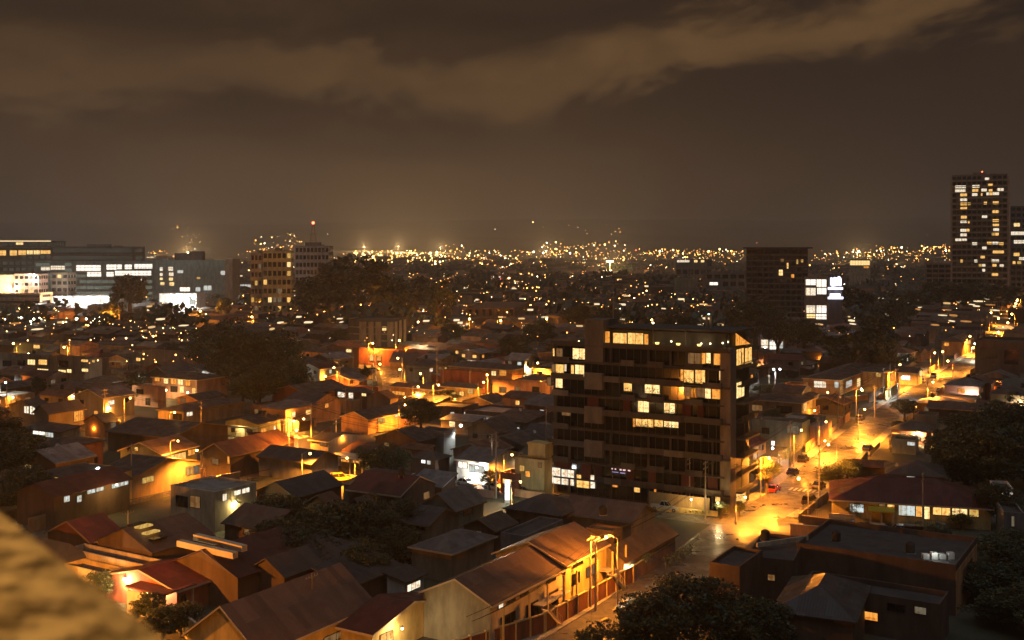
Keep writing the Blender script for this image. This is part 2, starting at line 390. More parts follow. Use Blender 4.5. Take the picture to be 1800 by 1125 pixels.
# painted kerb-side dashes in the foreground, zebra hatching by the junction
mb = MB()
for px, py in ((1062,1090),(1082,1072),(1030,1112),(1098,1058),(1012,1124)):
    p = P(px, py); d = Vector((.55,.835,0)); n_ = Vector((.835,-.55,0))
    mb.quad(*[(q.x, q.y, .152) for q in (p - d*.7 - n_*.16, p - d*.7 + n_*.16, p + d*.7 + n_*.16, p + d*.7 - n_*.16)])
tag(mb.build('road_markings', yellow_m), kind='structure')
mb = MB()
for k in range(9):
    p = Vector((57.5, 214.5, .02)) + Vector((.5,.86,0))*k*1.5*0 + Vector((-.86,.5,0))*(k-4)*.9
    d = Vector((.50,.866,0)); n_ = Vector((.866,-.5,0))
    mb.quad(*[(q.x, q.y, .02) for q in (p - d*1.3 - n_*.22, p - d*1.3 + n_*.22, p + d*1.3 + n_*.22, p + d*1.3 - n_*.22)])
tag(mb.build('road_markings', white_m), kind='structure')

# ------------------------------------------------------------------ the air over the town
def haze_mat(dens):
    m = bpy.data.materials.new('town_haze'); nt = nt_new(m)
    v = N(nt, 'ShaderNodeVolumePrincipled'); v.inputs['Color'].default_value = (.92,.90,.86,1); v.inputs['Density'].default_value = dens
    v.inputs['Anisotropy'].default_value = 0.35
    o = N(nt, 'ShaderNodeOutputMaterial'); L(nt, v.outputs[0], o.inputs['Volume']); return m
mb = MB(); mb.box(-9500, -500, -1.6, 9500, 12800, 400)
hz = mb.build('haze', haze_mat(HAZE)); tag(hz, kind='stuff')
# ------------------------------------------------------------------ house builder
LANDMARKS = []          # (words, px, py) of hand-described things, used to word the labels of the plainer ones
USED = set()
FOOT = []               # footprints already taken (centre, radius)
TREES_ONLY = False
def frame(rz): 
    c, s = math.cos(rz), math.sin(rz); return Vector((c, s, 0)), Vector((-s, c, 0))
def solve_len(S, d, px):
    k = (px - CX) / FP
    return (k*S.y - S.x) / (d.x - k*d.y)
PW = {}
def pane(root, face, c0, c1, z0, z1, kind, W_, D_, fr=True, frm=None, proud=.05):
    """a window: frame with its pane as a sub-part; face f = front (y=0), s = right side (x=0), b / l = the far ones"""
    if c0 > c1: c0, c1 = c1, c0
    mat = glass_dark if kind == 'dark' else E[kind]
    fm = frm or frame_dark
    def bx(mb, a0, a1, q0, q1, d0, d1):
        if face == 'f': mb.box(a0, -d1, q0, a1, -d0, q1)
        elif face == 's': mb.box(d0, a0, q0, d1, a1, q1)
        elif face == 'l': mb.box(-W_-d1, a0, q0, -W_-d0, a1, q1)
    if fr:
        mb = MB(); t = .07
        bx(mb, c0-t, c0, z0-t, z1+t, 0, proud+.04); bx(mb, c1, c1+t, z0-t, z1+t, 0, proud+.04)
        bx(mb, c0, c1, z1, z1+t, 0, proud+.04); bx(mb, c0, c1, z0-t, z0, 0, proud+.04)
        n = max(1, round((c1-c0)/1.1))
        for i in range(1, n): 
            c = c0+(c1-c0)*i/n; bx(mb, c-.03, c+.03, z0, z1, 0, proud+.03)
        fo = mb.build('window', fm, root)
        mb = MB(); bx(mb, c0, c1, z0, z1, 0, proud); mb.build('pane', mat, fo)
        return fo
    mb = MB(); bx(mb, c0, c1, z0, z1, 0, proud); return mb.build('window', mat, root)
def roof_mesh(kind, W_, D_, h, rh, ov=.45, t=.13):
    """roof solids in local coordinates, house spans x -W..0, y 0..D"""
    mb = MB(); x0, x1, y0, y1 = -W_-ov, ov, -ov, D_+ov
    if kind == 'gable_y':      # ridge runs away from the front; gable on the front
        xm = -W_/2; k = rh/(W_/2); zl = h - k*ov
        mb.prof([(x0, zl), (xm, h+rh), (x1, zl), (x1, zl-t), (xm, h+rh-t), (x0, zl-t)], y0, y1, axis='y')
    elif kind == 'gable_x':    # ridge runs along the front; gable on the right side
        ym = D_/2; k = rh/(D_/2); zl = h - k*ov
        mb.prof([(y0, zl), (ym, h+rh), (y1, zl), (y1, zl-t), (ym, h+rh-t), (y0, zl-t)], x0, x1, axis='x')
    elif kind == 'hip':
        hh = rh; ins = min(W_, D_)/2 + ov
        if W_ >= D_: a, b = (x0+ins, D_/2), (x1-ins, D_/2)
        else: a, b = (-W_/2, y0+ins), (-W_/2, y1-ins)
        z = h - .08
        P0 = [(x0,y0,z),(x1,y0,z),(x1,y1,z),(x0,y1,z)]; A = (*a, h+hh); B = (*b, h+hh)
        if W_ >= D_:
            mb.quad(P0[0],P0[1],B,A); mb.tri(P0[1],P0[2],B); mb.quad(P0[2],P0[3],A,B); mb.tri(P0[3],P0[0],A)
        else:
            mb.tri(P0[0],P0[1],A); mb.quad(P0[1],P0[2],B,A); mb.tri(P0[2],P0[3],B); mb.quad(P0[3],P0[0],A,B)
        mb.box(x0, y0, z-.16, x1, y1, z-.003)
    elif kind == 'shed':       # falls towards the front
        mb.prof([(y0, h), (y1, h+rh), (y1, h+rh-t), (y0, h-t)], x0, x1, axis='x')
    elif kind == 'shed_x':     # falls towards the right
        mb.prof([(x0, h+rh), (x1, h), (x1, h-t), (x0, h+rh-t)], y0, y1, axis='y')
    elif kind == 'flat':
        mb.box(-W_+.2, .2, h-.35, -.2, D_-.2, h-.25)
    return mb
def house_local(root, W_, D_, h, roof, rh, wall, roofm, base=0.0, wins=(), fascia=None, par=.0):
    mb = MB()
    if roof == 'flat':
        mb.box(-W_, 0, base, 0, D_, h-.36)
        for a in ((-W_,0,-W_+.2,D_),(-.2,0,0,D_),(-W_+.2,0,-.2,.2),(-W_+.2,D_-.2,-.2,D_)): mb.box(a[0],a[1],h-.36,a[2],a[3],h+par)
    else:
        n = .14
        if roof == 'gable_y': mb.prof([(-W_,base),(-W_,h-n),(-W_/2,h+rh-n-.02),(0,h-n),(0,base)], 0, D_, axis='y')
        elif roof == 'gable_x': mb.prof([(0,base),(0,h-n),(D_/2,h+rh-n-.02),(D_,h-n),(D_,base)], -W_, 0, axis='x')
        elif roof == 'shed': mb.prof([(0,base),(0,h-n),(D_,h+rh-n-.04),(D_,base)], -W_, 0, axis='x')
        elif roof == 'shed_x': mb.prof([(-W_,base),(-W_,h+rh-n-.04),(0,h-n),(0,base)], 0, D_, axis='y')
        else: mb.box(-W_, 0, base, 0, D_, h-.24)
    wo_ = mb.build('wall', W[wall], root)
    ax = 'y' if roof in ('gable_x','shed') else 'x'
    ax = {'gable_y':'y','shed_x':'y','gable_x':'x','shed':'x','hip':'x','flat':'x'}[roof]
    ro = roof_mesh(roof, W_, D_, h, rh).build('roof', RM(roofm, ax) if roof != 'flat' else W['dark'] if roofm == 'dark' else W['concrete'], root)
    if fascia and roof != 'flat':
        mb = MB(); ov = .45; k = 0
        if roof == 'gable_y': k = rh/(W_/2)*ov
        if roof == 'gable_x': k = rh/(D_/2)*ov
        z = h-k
        if roof in ('gable_y','hip','shed_x'): mb.box(ov+.002, -ov, z-.24, ov+.04, D_+ov, z+.02)
        if roof in ('gable_x','hip','shed'): mb.box(-W_-ov, -ov-.04, z-.24, ov, -ov-.002, z+.02)
        if roof == 'gable_y':
            for sx in (-1, 1):
                xa = -W_/2; xb = -W_/2 + sx*(W_/2+ov); n0 = len(mb.v)
                for y in (-ov-.05, -ov-.002):
                    mb.v += [(xa,y,h+rh+.02),(xb,y,z+.02),(xb,y,z-.2),(xa,y,h+rh-.2)]
                for f in ((0,1,2,3),(7,6,5,4),(0,4,5,1),(1,5,6,2),(2,6,7,3),(3,7,4,0)): mb.f.append(tuple(n0+i for i in f)); mb.m.append(0)
        if roof == 'gable_x':
            for sy in (-1, 1):
                ya = D_/2; yb = D_/2 + sy*(D_/2+ov); n0 = len(mb.v)
                for x in (ov+.002, ov+.05):
                    mb.v += [(x,ya,h+rh+.02),(x,yb,z+.02),(x,yb,z-.2),(x,ya,h+rh-.2)]
                for f in ((0,1,2,3),(7,6,5,4),(0,4,5,1),(1,5,6,2),(2,6,7,3),(3,7,4,0)): mb.f.append(tuple(n0+i for i in f)); mb.m.append(0)
        mb.build('fascia', fascia, root)
    return wo_, ro
def H(label, S, h, rx, lx, roof='gable_y', rh=1.8, wall='brown', rc='brown', wins=(), ang=31.6, name='house', cat='house', fascia=None, W_=None, D_=None, group=None, base=0.0, fr=True, par=.5, extra=None, lm=None):
    """S: pixel of the near eave corner, h: eave height, rx / lx: pixel columns where the right side and the front end"""
    rz = -R(ang); ex, ey = frame(rz)
    S3 = P(S[0], S[1], h)
    Wd = W_ or max(3., solve_len(S3, -ex, lx)); Dd = D_ or max(3., solve_len(S3, ey, rx))
    root = empty(name, (S3.x, S3.y, 0), rz); tag(root, label, cat, group)
    house_local(root, Wd, Dd, h, roof, rh, wall, rc, base, fascia=fascia, par=par)
    for wd in wins:
        face, a0, a1, b0, b1, kind = wd[:6]
        d = {'f': -ex, 's': ey}[face]
        t0, t1 = solve_len(S3, d, a0), solve_len(S3, d, a1)
        mid = S3 + d*(t0+t1)/2
        za, zb = sorted((zat(b0, mid.y), zat(b1, mid.y)))
        za = max(.1, za); 
        if roof != 'flat': zb = min(zb, h + (rh*.6 if (roof[:7] == 'gable_y') == (face == 'f') and roof.startswith('gable') else -.3))
        else: zb = min(zb, h-.3)
        if zb - za < .5: za = zb - .8
        if face == 'f': t0, t1 = -max(t0, t1), -min(t0, t1); t0 = max(t0, -Wd+.1); t1 = min(t1, -.1)
        else: t0, t1 = min(t0, t1), max(t0, t1); t0 = max(.1, t0); t1 = min(Dd-.1, t1)
        if t1 - t0 > .3: pane(root, face, t0, t1, za, zb, kind, Wd, Dd, fr=fr)
    c = S3 - ex*Wd/2 + ey*Dd/2; FOOT.append((c.x, c.y, math.hypot(Wd, Dd)/2))
    if label: 
        tx, ty = topx((c.x, c.y, h)); LANDMARKS.append((lm, tx, ty)) if lm else None
    if extra: extra(root, Wd, Dd)
    return root
def plight(name, loc, e, col, r=.15, parent=None, spot=False):
    l = bpy.data.lights.new(name, 'POINT'); l.energy = e; l.color = col; l.shadow_soft_size = r
    o = bpy.data.objects.new(name, l); COL.objects.link(o); o.location = loc
    if parent is not None: o.parent = parent
    return o
LAMPS = []
def street_lamp(label, px, py, h=8.0, e=3200, col=SODIUM, bulb=None, aim=(1,0), r=.22, cut=True, name='street_lamp', group='street lamps along the roads'):
    """column, bracket arm, lantern with its bulb; e is the lamp's own light"""
    p = P(px, py, h); d = Vector((aim[0], aim[1], 0)).normalized(); L_ = 1.6
    rz = math.atan2(d.y, d.x); root = empty(name, (p.x-d.x*L_, p.y-d.y*L_, 0), rz); tag(root, label, 'street lamp', group)
    mb = MB(); mb.tube((0,0,0), (0,0,h+.1), .13, .08, 8); mb.tube((0,0,0), (0,0,.5), .2, .2, 8); mb.build('pole', conc_pole, root)
    mb = MB(); mb.tube((0,0,h+.05), (L_*.55,0,h+.40), .045, .04, 6); mb.tube((L_*.55,0,h+.40), (L_-.2,0,h+.36), .04, .04, 6); mb.build('arm', metal_grey, root)
    mb = MB(); mb.prof([(L_-.35,h+.28),(L_-.3,h+.42),(L_+.25,h+.40),(L_+.35,h+.28)], -.13, .13, axis='y'); mb.build('lamp_head', metal_grey, root)
    D = p.y; rr = max(r, D*.00085)
    mb = MB(); mb.ball((L_,0,h+.28-rr*.9), rr, 0, 8, 5, .9); mb.build('bulb', bulb or bulb_sod, root)
    LAMPS.append((p.x, p.y)); lo = plight('lamp_light', (L_, 0, h-rr*2-.1), e*(3.8 if col == SODIUM else 1.2), col, max(.2, rr), root)
    if cut:      # a lantern throws its light down and outward, little of it level or up
        s_ = bpy.data.lights.new('lamp_light', 'SPOT'); s_.energy = e*(10.5 if col == SODIUM else 2.6); s_.color = col; s_.shadow_soft_size = max(.2, rr); s_.spot_size = R(150); s_.spot_blend = .55; lo.data = s_
    return root
def wall_lamp(label, px, py, h, e, col, bulb, host=None, r=.14, D=None):
    """a lamp fixed on a wall or eave, by its pixel and its height"""
    p = P(px, py, h) if D is None else atD(px, D, zat(py, D))
    root = empty('wall_lamp', p); tag(root, label, 'wall lamp', 'lamps on walls and porches')
    mb = MB(); mb.tube((0,0,.16), (0,0,.26), .16, .06, 8); mb.tube((0,0,.26), (.05,.28,.30), .03, .03, 5); mb.build('shade', metal_dark, root)
    rr = max(r, p.y*.0008)
    mb = MB(); mb.ball((0,-.02,.02), rr, 0, 8, 5); mb.build('bulb', bulb, root)
    plight('lamp_light', (0,-rr-.12,-.15), e*2.8, col, rr, root); return root

# ------------------------------------------------------------------ multi-storey blocks by distance
def BLK(label, pxl, pxr, D, topy, floors, depth=15, ang=0.0, wall='grey', cols=8, lit=0.2, kinds=('warm2','warm'), cat='building', name='apartment_building', rects=None, band=False,
        seed=1, roof_plant=True, group=None, lm=None, base=0.0, dark=True, pxs=None, wz=.55, ww=.7, dmat=None):
    """front from pxl to pxr seen at distance D (near right corner), roof line at pixel row topy"""
    rnd = random.Random(seed); rz = -R(ang); ex, ey = frame(rz)
    S3 = atD(pxr, D, 0); h = zat(topy, D); Wd = abs(solve_len(S3, -ex, pxl))
    if pxs: depth = abs(solve_len(S3, ey, pxs))
    root = empty(name, (S3.x, S3.y, 0), rz); tag(root, label, cat, group)
    mb = MB(); mb.box(-Wd, 0, base, 0, depth, h-.4)
    for a in ((-Wd,0,-Wd+.3,depth),(-.3,0,0,depth),(-Wd+.3,0,-.3,.3),(-Wd+.3,depth-.3,-.3,depth)): mb.box(a[0],a[1],h-.4,a[2],a[3],h+.4)
    mb.build('wall', W[wall] if isinstance(wall, str) else wall, root)
    if roof_plant:
        mb = MB(); mb.box(-Wd*.62, depth*.35, h-.4, -Wd*.38, depth*.75, h+2.4); mb.box(-Wd*.3, depth*.4, h-.4, -Wd*.2, depth*.6, h+1.3); mb.build('stair_head', W['concrete'], root)
    fh = (h-base)/floors; mb = MB()
    for k in range(1, floors): mb.box(-Wd-.12, -.14, base+k*fh-.12, .12, -.002, base+k*fh+.12)
    mb.build('floor_band', concrete, root)
    litn = 0; dk = MB()
    def cell(face, a0, a1, z0, z1, kd):
        if kd == 'dark':
            if face == 'f': dk.box(a0, -.06, z0, a1, -.0, z1)
            else: dk.box(0., a0, z0, .06, a1, z1)
        else:
            n = max(1, round((a1-a0)/3.2)); g_ = .22 if n > 1 else 0; mb = MB()
            for i in range(n):
                q0, q1 = a0+(a1-a0)*i/n+g_/2, a0+(a1-a0)*(i+1)/n-g_/2
                if face == 'f': mb.box(q0, -.08, z0, q1, 0, z1)
                else: mb.box(0, q0, z0, .08, q1, z1)
            mb.build('window', E[kd], root)
    taken = []
    if rects:
        for (a, b, y0, y1, kd) in rects:
            if a >= pxr - .01:
                t0, t1 = solve_len(S3, ey, a), solve_len(S3, ey, b); mid = S3 + ey*(t0+t1)/2
                cell('s', max(.1,t0), min(depth-.1,t1), max(.2,zat(y1, mid.y)), zat(y0, mid.y), kd); continue
            t0, t1 = -solve_len(S3, -ex, a), -solve_len(S3, -ex, b); mid = S3 + ex*(t0+t1)/2
            z0, z1 = zat(y1, mid.y), zat(y0, mid.y); z1 = min(z1, h-.3); z0 = max(z0, .2)
            if z1-z0 < .3: continue
            cell('f', max(t0,-Wd+.05), min(t1,-.05), z0, z1, kd); taken.append((t0, t1, z0, z1))
    if dark:
        cw = Wd/cols
        for k in range(floors):
            z0 = base+k*fh+fh*(1-wz)*.55; z1 = z0+fh*wz
            for i in range(cols):
                a0 = -Wd+cw*(i+(1-ww)/2); a1 = a0+cw*ww
                if any(a0 < t[1] and a1 > t[0] and z0 < t[3] and z1 > t[2] for t in taken): continue
                if rects is None and rnd.random() < lit and litn < 95: cell('f', a0, a1, z0, z1, rnd.choice(kinds)); litn += 1
                else: cell('f', a0, a1, z0, z1, 'dark')
            nd = max(1, int(depth/cw))
            for i in range(nd):
                cell('s', depth/nd*(i+.2), depth/nd*(i+.8), z0, z1, 'dark')
        if dk.v: 
            o = dk.build('window', dmat or glass_dark, root, label='remaining windows, all alike'); o['kind'] = 'stuff'  # hospital and left office blocks get a faint teal glow in this glass
    c = S3 - ex*Wd/2 + ey*depth/2; FOOT.append((c.x, c.y, math.hypot(Wd, depth)/2))
    if lm: LANDMARKS.append((lm, *topx((c.x, c.y, h*.6))))
    return root

# ------------------------------------------------------------------ trees
def crown_mesh(name, seed, nclump, nleaf, size, mats, flat=1.0, gap=.35):
    rnd = np.random.RandomState(seed); mb_v = []; mb_f = []; mi = []
    cl = []
    while len(cl) < nclump:
        p = rnd.uniform(-1, 1, 3)
        r = np.linalg.norm(p)
        if r > 1 or r < .35 or p[2] < -.75: continue
        p *= (.80 + .35*math.sin(3.1*p[0]+seed) * math.cos(2.7*p[1]+seed*.7)*.6)
        p[2] *= flat; cl.append(p)
    for c in cl:
        cr = rnd.uniform(.14, .30)
        q = rnd.normal(0, 1, (nleaf, 3)); q /= np.linalg.norm(q, axis=1)[:, None]; q *= (rnd.uniform(.35, 1, nleaf)**.5)[:, None]*cr
        q[:, 2] *= .7; ctr = q + c
        for p in ctr:
            nrm = rnd.normal(0, 1, 3); nrm[2] += .6; nrm /= np.linalg.norm(nrm); a = np.cross(nrm, rnd.normal(0, 1, 3)); a /= np.linalg.norm(a); b = np.cross(nrm, a)
            s = size*rnd.uniform(.6, 1.3); n = len(mb_v)
            mb_v += [tuple(p-a*s-b*s*.25), tuple(p+a*s*.1-b*s*.6), tuple(p+a*s), tuple(p+a*s*.1+b*s*.6)]; mb_f.append((n, n+1, n+2, n+3)); mi.append(rnd.randint(len(mats)))
    me = bpy.data.meshes.new(name); me.from_pydata(mb_v, [], mb_f)
    for m in mats: me.materials.append(m)
    me.polygons.foreach_set('material_index', mi); me.update(); return me
def trunk_mesh(seed):
    rnd = random.Random(seed); mb = MB(); mb.tube((0,0,0), (.03,.02,.42), .055, .035, 8)
    for i in range(6):
        a = i*1.05+rnd.random()*.5; e = Vector((math.cos(a)*rnd.uniform(.18,.36), math.sin(a)*rnd.uniform(.18,.36), rnd.uniform(.66,.9)))
        m_ = Vector((e.x*.45, e.y*.45, .56)); mb.tube((.03,.02,rnd.uniform(.30,.42)), m_, .026, .017, 6); mb.tube(m_, e, .017, .006, 5)
    me = bpy.data.meshes.new('trunk'); me.from_pydata(mb.v, [], mb.f); me.materials.append(bark); return me
CR = {}
def crown(kind, far):
    k = (kind, far)
    if k not in CR:
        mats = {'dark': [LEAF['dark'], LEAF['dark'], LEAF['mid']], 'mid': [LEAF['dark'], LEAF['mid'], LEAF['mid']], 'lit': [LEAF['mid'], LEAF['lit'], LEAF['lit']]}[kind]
        CR[k] = [crown_mesh('crown', 10*i+hash_k(kind), *( (46, 46, .085) if far else (90, 120, .038) ), mats) for i in range(3 if far else 4)]
    return CR[k]
def hash_k(s): return sum(ord(c) for c in s)
TR = [trunk_mesh(s) for s in range(3)]
ntree = [0]
def tree(label, px, py, h, wd, kind='dark', far=False, D=None, group='trees among the houses', cat='tree', name='tree', dz=.80, lm=None):
    """px,py: the foot of the trunk (or its distance D)"""
    p = P(px, py) if D is None else atD(px, D, 0)
    i = ntree[0]; ntree[0] += 1; rnd = random.Random(i*7+3)
    root = empty(name, (p.x, p.y, 0), rnd.random()*6.28); tag(root, label, cat, group)
    t = bpy.data.objects.new('trunk', TR[i % 3]); COL.objects.link(t); t.parent = root; t.scale = (h*.95, h*.95, h)
    me = crown(kind, far); c = bpy.data.objects.new('crown', me[i % len(me)]); COL.objects.link(c); c.parent = root
    c.scale = (wd/2, wd/2*rnd.uniform(.85, 1.1), h*dz/2); c.location = (0, 0, h*(1-dz/2)); c.rotation_euler = (rnd.uniform(-.1,.1), rnd.uniform(-.1,.1), rnd.random()*6.28)
    if lm: LANDMARKS.append((lm, *topx((p.x, p.y, h*.6))))
    FOOT.append((p.x, p.y, min(wd*.3, 4)))
    return root
def palm(label, px, py, h, n=14):
    p = P(px, py); root = empty('palm_tree', (p.x, p.y, 0), .4); tag(root, label, 'palm tree')
    mb = MB(); mb.tube((0,0,0), (.15,.05,h*.55), .2, .15, 8); mb.tube((.15,.05,h*.55), (.2,.1,h), .15, .12, 8); mb.build('trunk', bark, root)
    rnd = random.Random(int(px)); mb = MB()
    for i in range(n):
        a = 6.283*i/n + rnd.random()*.3; d = Vector((math.cos(a), math.sin(a), 0)); q = Vector((-d.y, d.x, 0)); L_ = rnd.uniform(1.7, 2.4); up = rnd.uniform(.1, 1.1); prev = None
        for k in range(8):
            t = k/7; c = Vector((.2,.1,h)) + d*L_*t + Vector((0,0,up*math.sin(t*2.2)*1.0 - t*t*1.3))
            if prev is not None:
                for sgn in (-1, 1):
                    m_ = (prev+c)/2; e = m_ + q*sgn*.42*math.sin(math.pi*min(1,t+.12)) + d*.18 - Vector((0,0,.16)); mb.tri(prev, c, e)
            prev = c
    mb.build('fronds', LEAF['mid'], root); FOOT.append((p.x, p.y, 1)); return root
def hedge(label, pts, wdt, h, kind='mid', name='hedge', cat='hedge', dens=26):
    rnd = random.Random(int(pts[0][0]*10)); mb = MB(); a = Vector(pts[0]); 
    root = empty(name, (a.x, a.y, 0)); tag(root, label, cat)
    for p, q in zip(pts, pts[1:]):
        p = Vector(p)-a; q = Vector(q)-a; L_ = (q-p).length; d = (q-p)/max(L_, .01); n_ = Vector((-d.y, d.x))
        for _ in range(int(dens*L_*h)):
            c2 = p + d*rnd.random()*L_ + n_*rnd.uniform(-.5,.5)*wdt; c = Vector((c2.x, c2.y, h*rnd.random()**.6))
            u = Vector((rnd.gauss(0,1), rnd.gauss(0,1), rnd.gauss(0,1))).normalized(); v = u.orthogonal().normalized(); s = rnd.uniform(.10,.24)
            mb.quad(c-u*s, c-v*s*.6, c+u*s, c+v*s*.6)
    mb.build('leaves', LEAF[kind], root)
    mb = MB(); 
    for p in pts: mb.tube((p[0]-a.x, p[1]-a.y, 0), (p[0]-a.x, p[1]-a.y, h*.7), .06, .03, 5)
    mb.build('stem', bark, root); return root

# ------------------------------------------------------------------ walls and fences between two ground pixels
def seg_wall(label, A, B, h, mat, thick=.18, name='garden_wall', cat='wall', cap=None, posts=0, bars=0, postmat=None, z0=0.0, hA=None, rails=True):
    a = P(A[0], A[1], hA or 0); b = P(B[0], B[1], hA or 0); d = (b-a); d.z = 0; L_ = d.length; rz = math.atan2(d.y, d.x)
    root = empty(name, (a.x, a.y, 0), rz); tag(root, label, cat, kind='thing')
    if bars == 0:
        mb = MB(); mb.box(0, -thick/2, z0, L_, thick/2, h); mb.build('wall_panel', mat, root)
    else:
        mb = MB(); n = int(L_/bars)
        for i in range(n+1): mb.box(i*bars-.02, -.02, .15, i*bars+.02, .02, h)
        mb.box(0, -.03, h-.12, L_, .03, h-.05); mb.box(0, -.03, .2, L_, .03, .27); mb.build('railing', mat, root)
    if cap: mb = MB(); mb.box(-.05, -thick/2-.06, h+.003, L_+.05, thick/2+.06, h+.11); mb.build('coping', cap, root)
    if posts:
        n = max(1, round(L_/posts))
        for i in range(n+1):
            x = L_*i/n; mb = MB(); mb.box(x-.11, -thick/2-.09, 0, x+.11, thick/2+.09, h+.22); mb.build('post', postmat or mat, root)
    return root
# ------------------------------------------------------------------ cars
def paint(name, c): 
    k = 'car_paint_'+name
    if k in MATS: return MATS[k]
    m = bpy.data.materials.new(k); nt = nt_new(m); b = bsdf(nt, Roughness=.25); b.inputs['Base Color'].default_value = (*c, 1); b.inputs['Coat Weight'].default_value = .6
    tc = N(nt, 'ShaderNodeTexCoord'); n = N(nt, 'ShaderNodeTexNoise', i_Scale=1.4, i_Detail=5.0); L(nt, tc.outputs['Object'], n.inputs['Vector'])
    L(nt, ramp(nt, n.outputs[0], [(.4,.22),(.6,.42)]), b.inputs['Roughness']); MATS[k] = m; return m
PAINT = dict(white=paint('white', (.70,.70,.68)), red=paint('red', (.35,.02,.015)), dark=paint('dark', (.02,.022,.026)), grey=paint('grey', (.20,.20,.20)), silver=paint('silver', (.45,.45,.44)),
             teal=paint('teal', (.03,.16,.16)), yellow=paint('yellow', (.60,.42,.06)), beige=paint('beige', (.42,.36,.26)))
head_m = plain('headlight_glass', (.55,.55,.50), .1); tail_m = plain('tail_light_lens', (.30,.01,.01), .2)
def car(label, px, py, ang, col='white', kind='sedan', group='cars parked in the streets and yards', lights=False, hh=0):
    p = P(px, py); root = empty('parked_car' if kind != 'pickup' else 'pickup_truck', (p.x, p.y, .02), R(ang)); tag(root, label, 'car' if kind != 'pickup' else 'pickup truck', group)
    Lc, Wc = (4.4, 1.75) if kind != 'pickup' else (5.3, 1.85)
    x0, x1 = -Lc/2, Lc/2; hb, ht = {'sedan': (.88, 1.45), 'suv': (1.02, 1.75), 'pickup': (1.05, 1.75), 'van': (1.05, 1.95)}[kind]
    low = [(x0,.35),(x0+.02,.62),(x0+.10,hb-.06),(x0+.9,hb),(x1-1.25,hb),(x1-.25,hb-.14),(x1-.02,.62),(x1,.38)]
    def loft(prof, ws):
        mb = MB(); k = len(prof); n = 0
        for sgn, fac in ((-1,0),(-1,1),(1,1),(1,0)):
            for i, q in enumerate(prof):
                wv = Wc/2*ws[i]; mb.v.append((q[0], sgn*(wv if fac == 0 else wv*.94), q[1] if fac == 0 else q[1]))
        return mb
    # body: profile with rounded shoulder (three rings across)
    def body(prof, wb, wt, z_in):
        mb = MB(); k = len(prof); rings = [(-wb, 0), (-wb*.93, .05), (wb*.93, .05), (wb, 0)]
        for yv, dz in rings:
            for q in prof: mb.v.append((q[0]*(1.0 if dz == 0 else 1.005), yv, q[1] - (.05 if dz == 0 and q[1] > hb-.2 else 0)))
        for r_ in range(3):
            for i in range(k):
                j = (i+1) % k; mb.f.append((r_*k+i, r_*k+j, (r_+1)*k+j, (r_+1)*k+i)); mb.m.append(0)
        mb.f.append(tuple(reversed(range(k)))); mb.f.append(tuple(3*k+i for i in range(k))); mb.m += [0,0]
        return mb
    b = body(low, Wc/2, Wc/2, 0)
    if kind == 'pickup':
        b.box(x0+.06, -Wc/2+.04, hb-.05, x0+1.75, -Wc/2+.12, hb+.12); b.box(x0+.06, Wc/2-.12, hb-.05, x0+1.75, Wc/2-.04, hb+.12); cab = (x0+1.8, x0+2.05, x1-2.2, x1-1.55)
    elif kind == 'sedan': cab = (x0+.45, x0+1.15, x1-2.05, x1-1.3)
    elif kind == 'suv': cab = (x0+.12, x0+.45, x1-1.95, x1-1.3)
    else: cab = (x0+.05, x0+.2, x1-1.4, x1-.7)
    bo = b.build('body', PAINT[col], root)
    mb = MB(); c0, c1, c2, c3 = cab; w0, w1 = Wc/2-.03, Wc/2-.22
    # greenhouse of glass with a painted roof on top
    bot = [(c0,-w0,hb-.01),(c3,-w0,hb-.01),(c3,w0,hb-.01),(c0,w0,hb-.01)]; top = [(c1,-w1,ht-.06),(c2,-w1,ht-.06),(c2,w1,ht-.06),(c1,w1,ht-.06)]
    mb.v += bot+top
    for f in ((0,1,5,4),(1,2,6,5),(2,3,7,6),(3,0,4,7),(4,5,6,7)): mb.f.append(f); mb.m.append(0)
    mb.build('window_glass', glass_dark, root)
    mb = MB(); mb.prism([(c1-.04,-w1-.02),(c2+.04,-w1-.02),(c2+.04,w1+.02),(c1-.04,w1+.02)], ht-.07, ht)
    for (xa, xb) in ((c0, c1), ((c0+c3)/2, (c1+c2)/2), (c3, c2)):
        for s in (-1, 1): mb.tube((xa, s*(w0+.01), hb-.01), (xb, s*(w1+.01), ht-.05), .045, .04, 4)
    mb.build('roof', PAINT[col], root)
    for s in (-1, 1):
        for xw in (x0+.85, x1-.85):
            mb = MB(); mb.tube((xw, s*(Wc/2-.20), .33), (xw, s*(Wc/2+.01), .33), .33, .33, 14); wv = mb.build('wheel', rubber, root)
            mb = MB(); mb.tube((xw, s*(Wc/2+.008), .33), (xw, s*(Wc/2+.025), .33), .19, .17, 10); mb.build('hub_cap', metal_grey, wv)
        mb = MB(); mb.box(x1-.16, s*(Wc/2-.42), .60, x1+.012, s*(Wc/2-.10), .74); mb.build('headlight', head_m, root)
        mb = MB(); mb.box(x0-.012, s*(Wc/2-.34), .62, x0+.05, s*(Wc/2-.08), .78); mb.build('tail_light', tail_m, root)
    return root
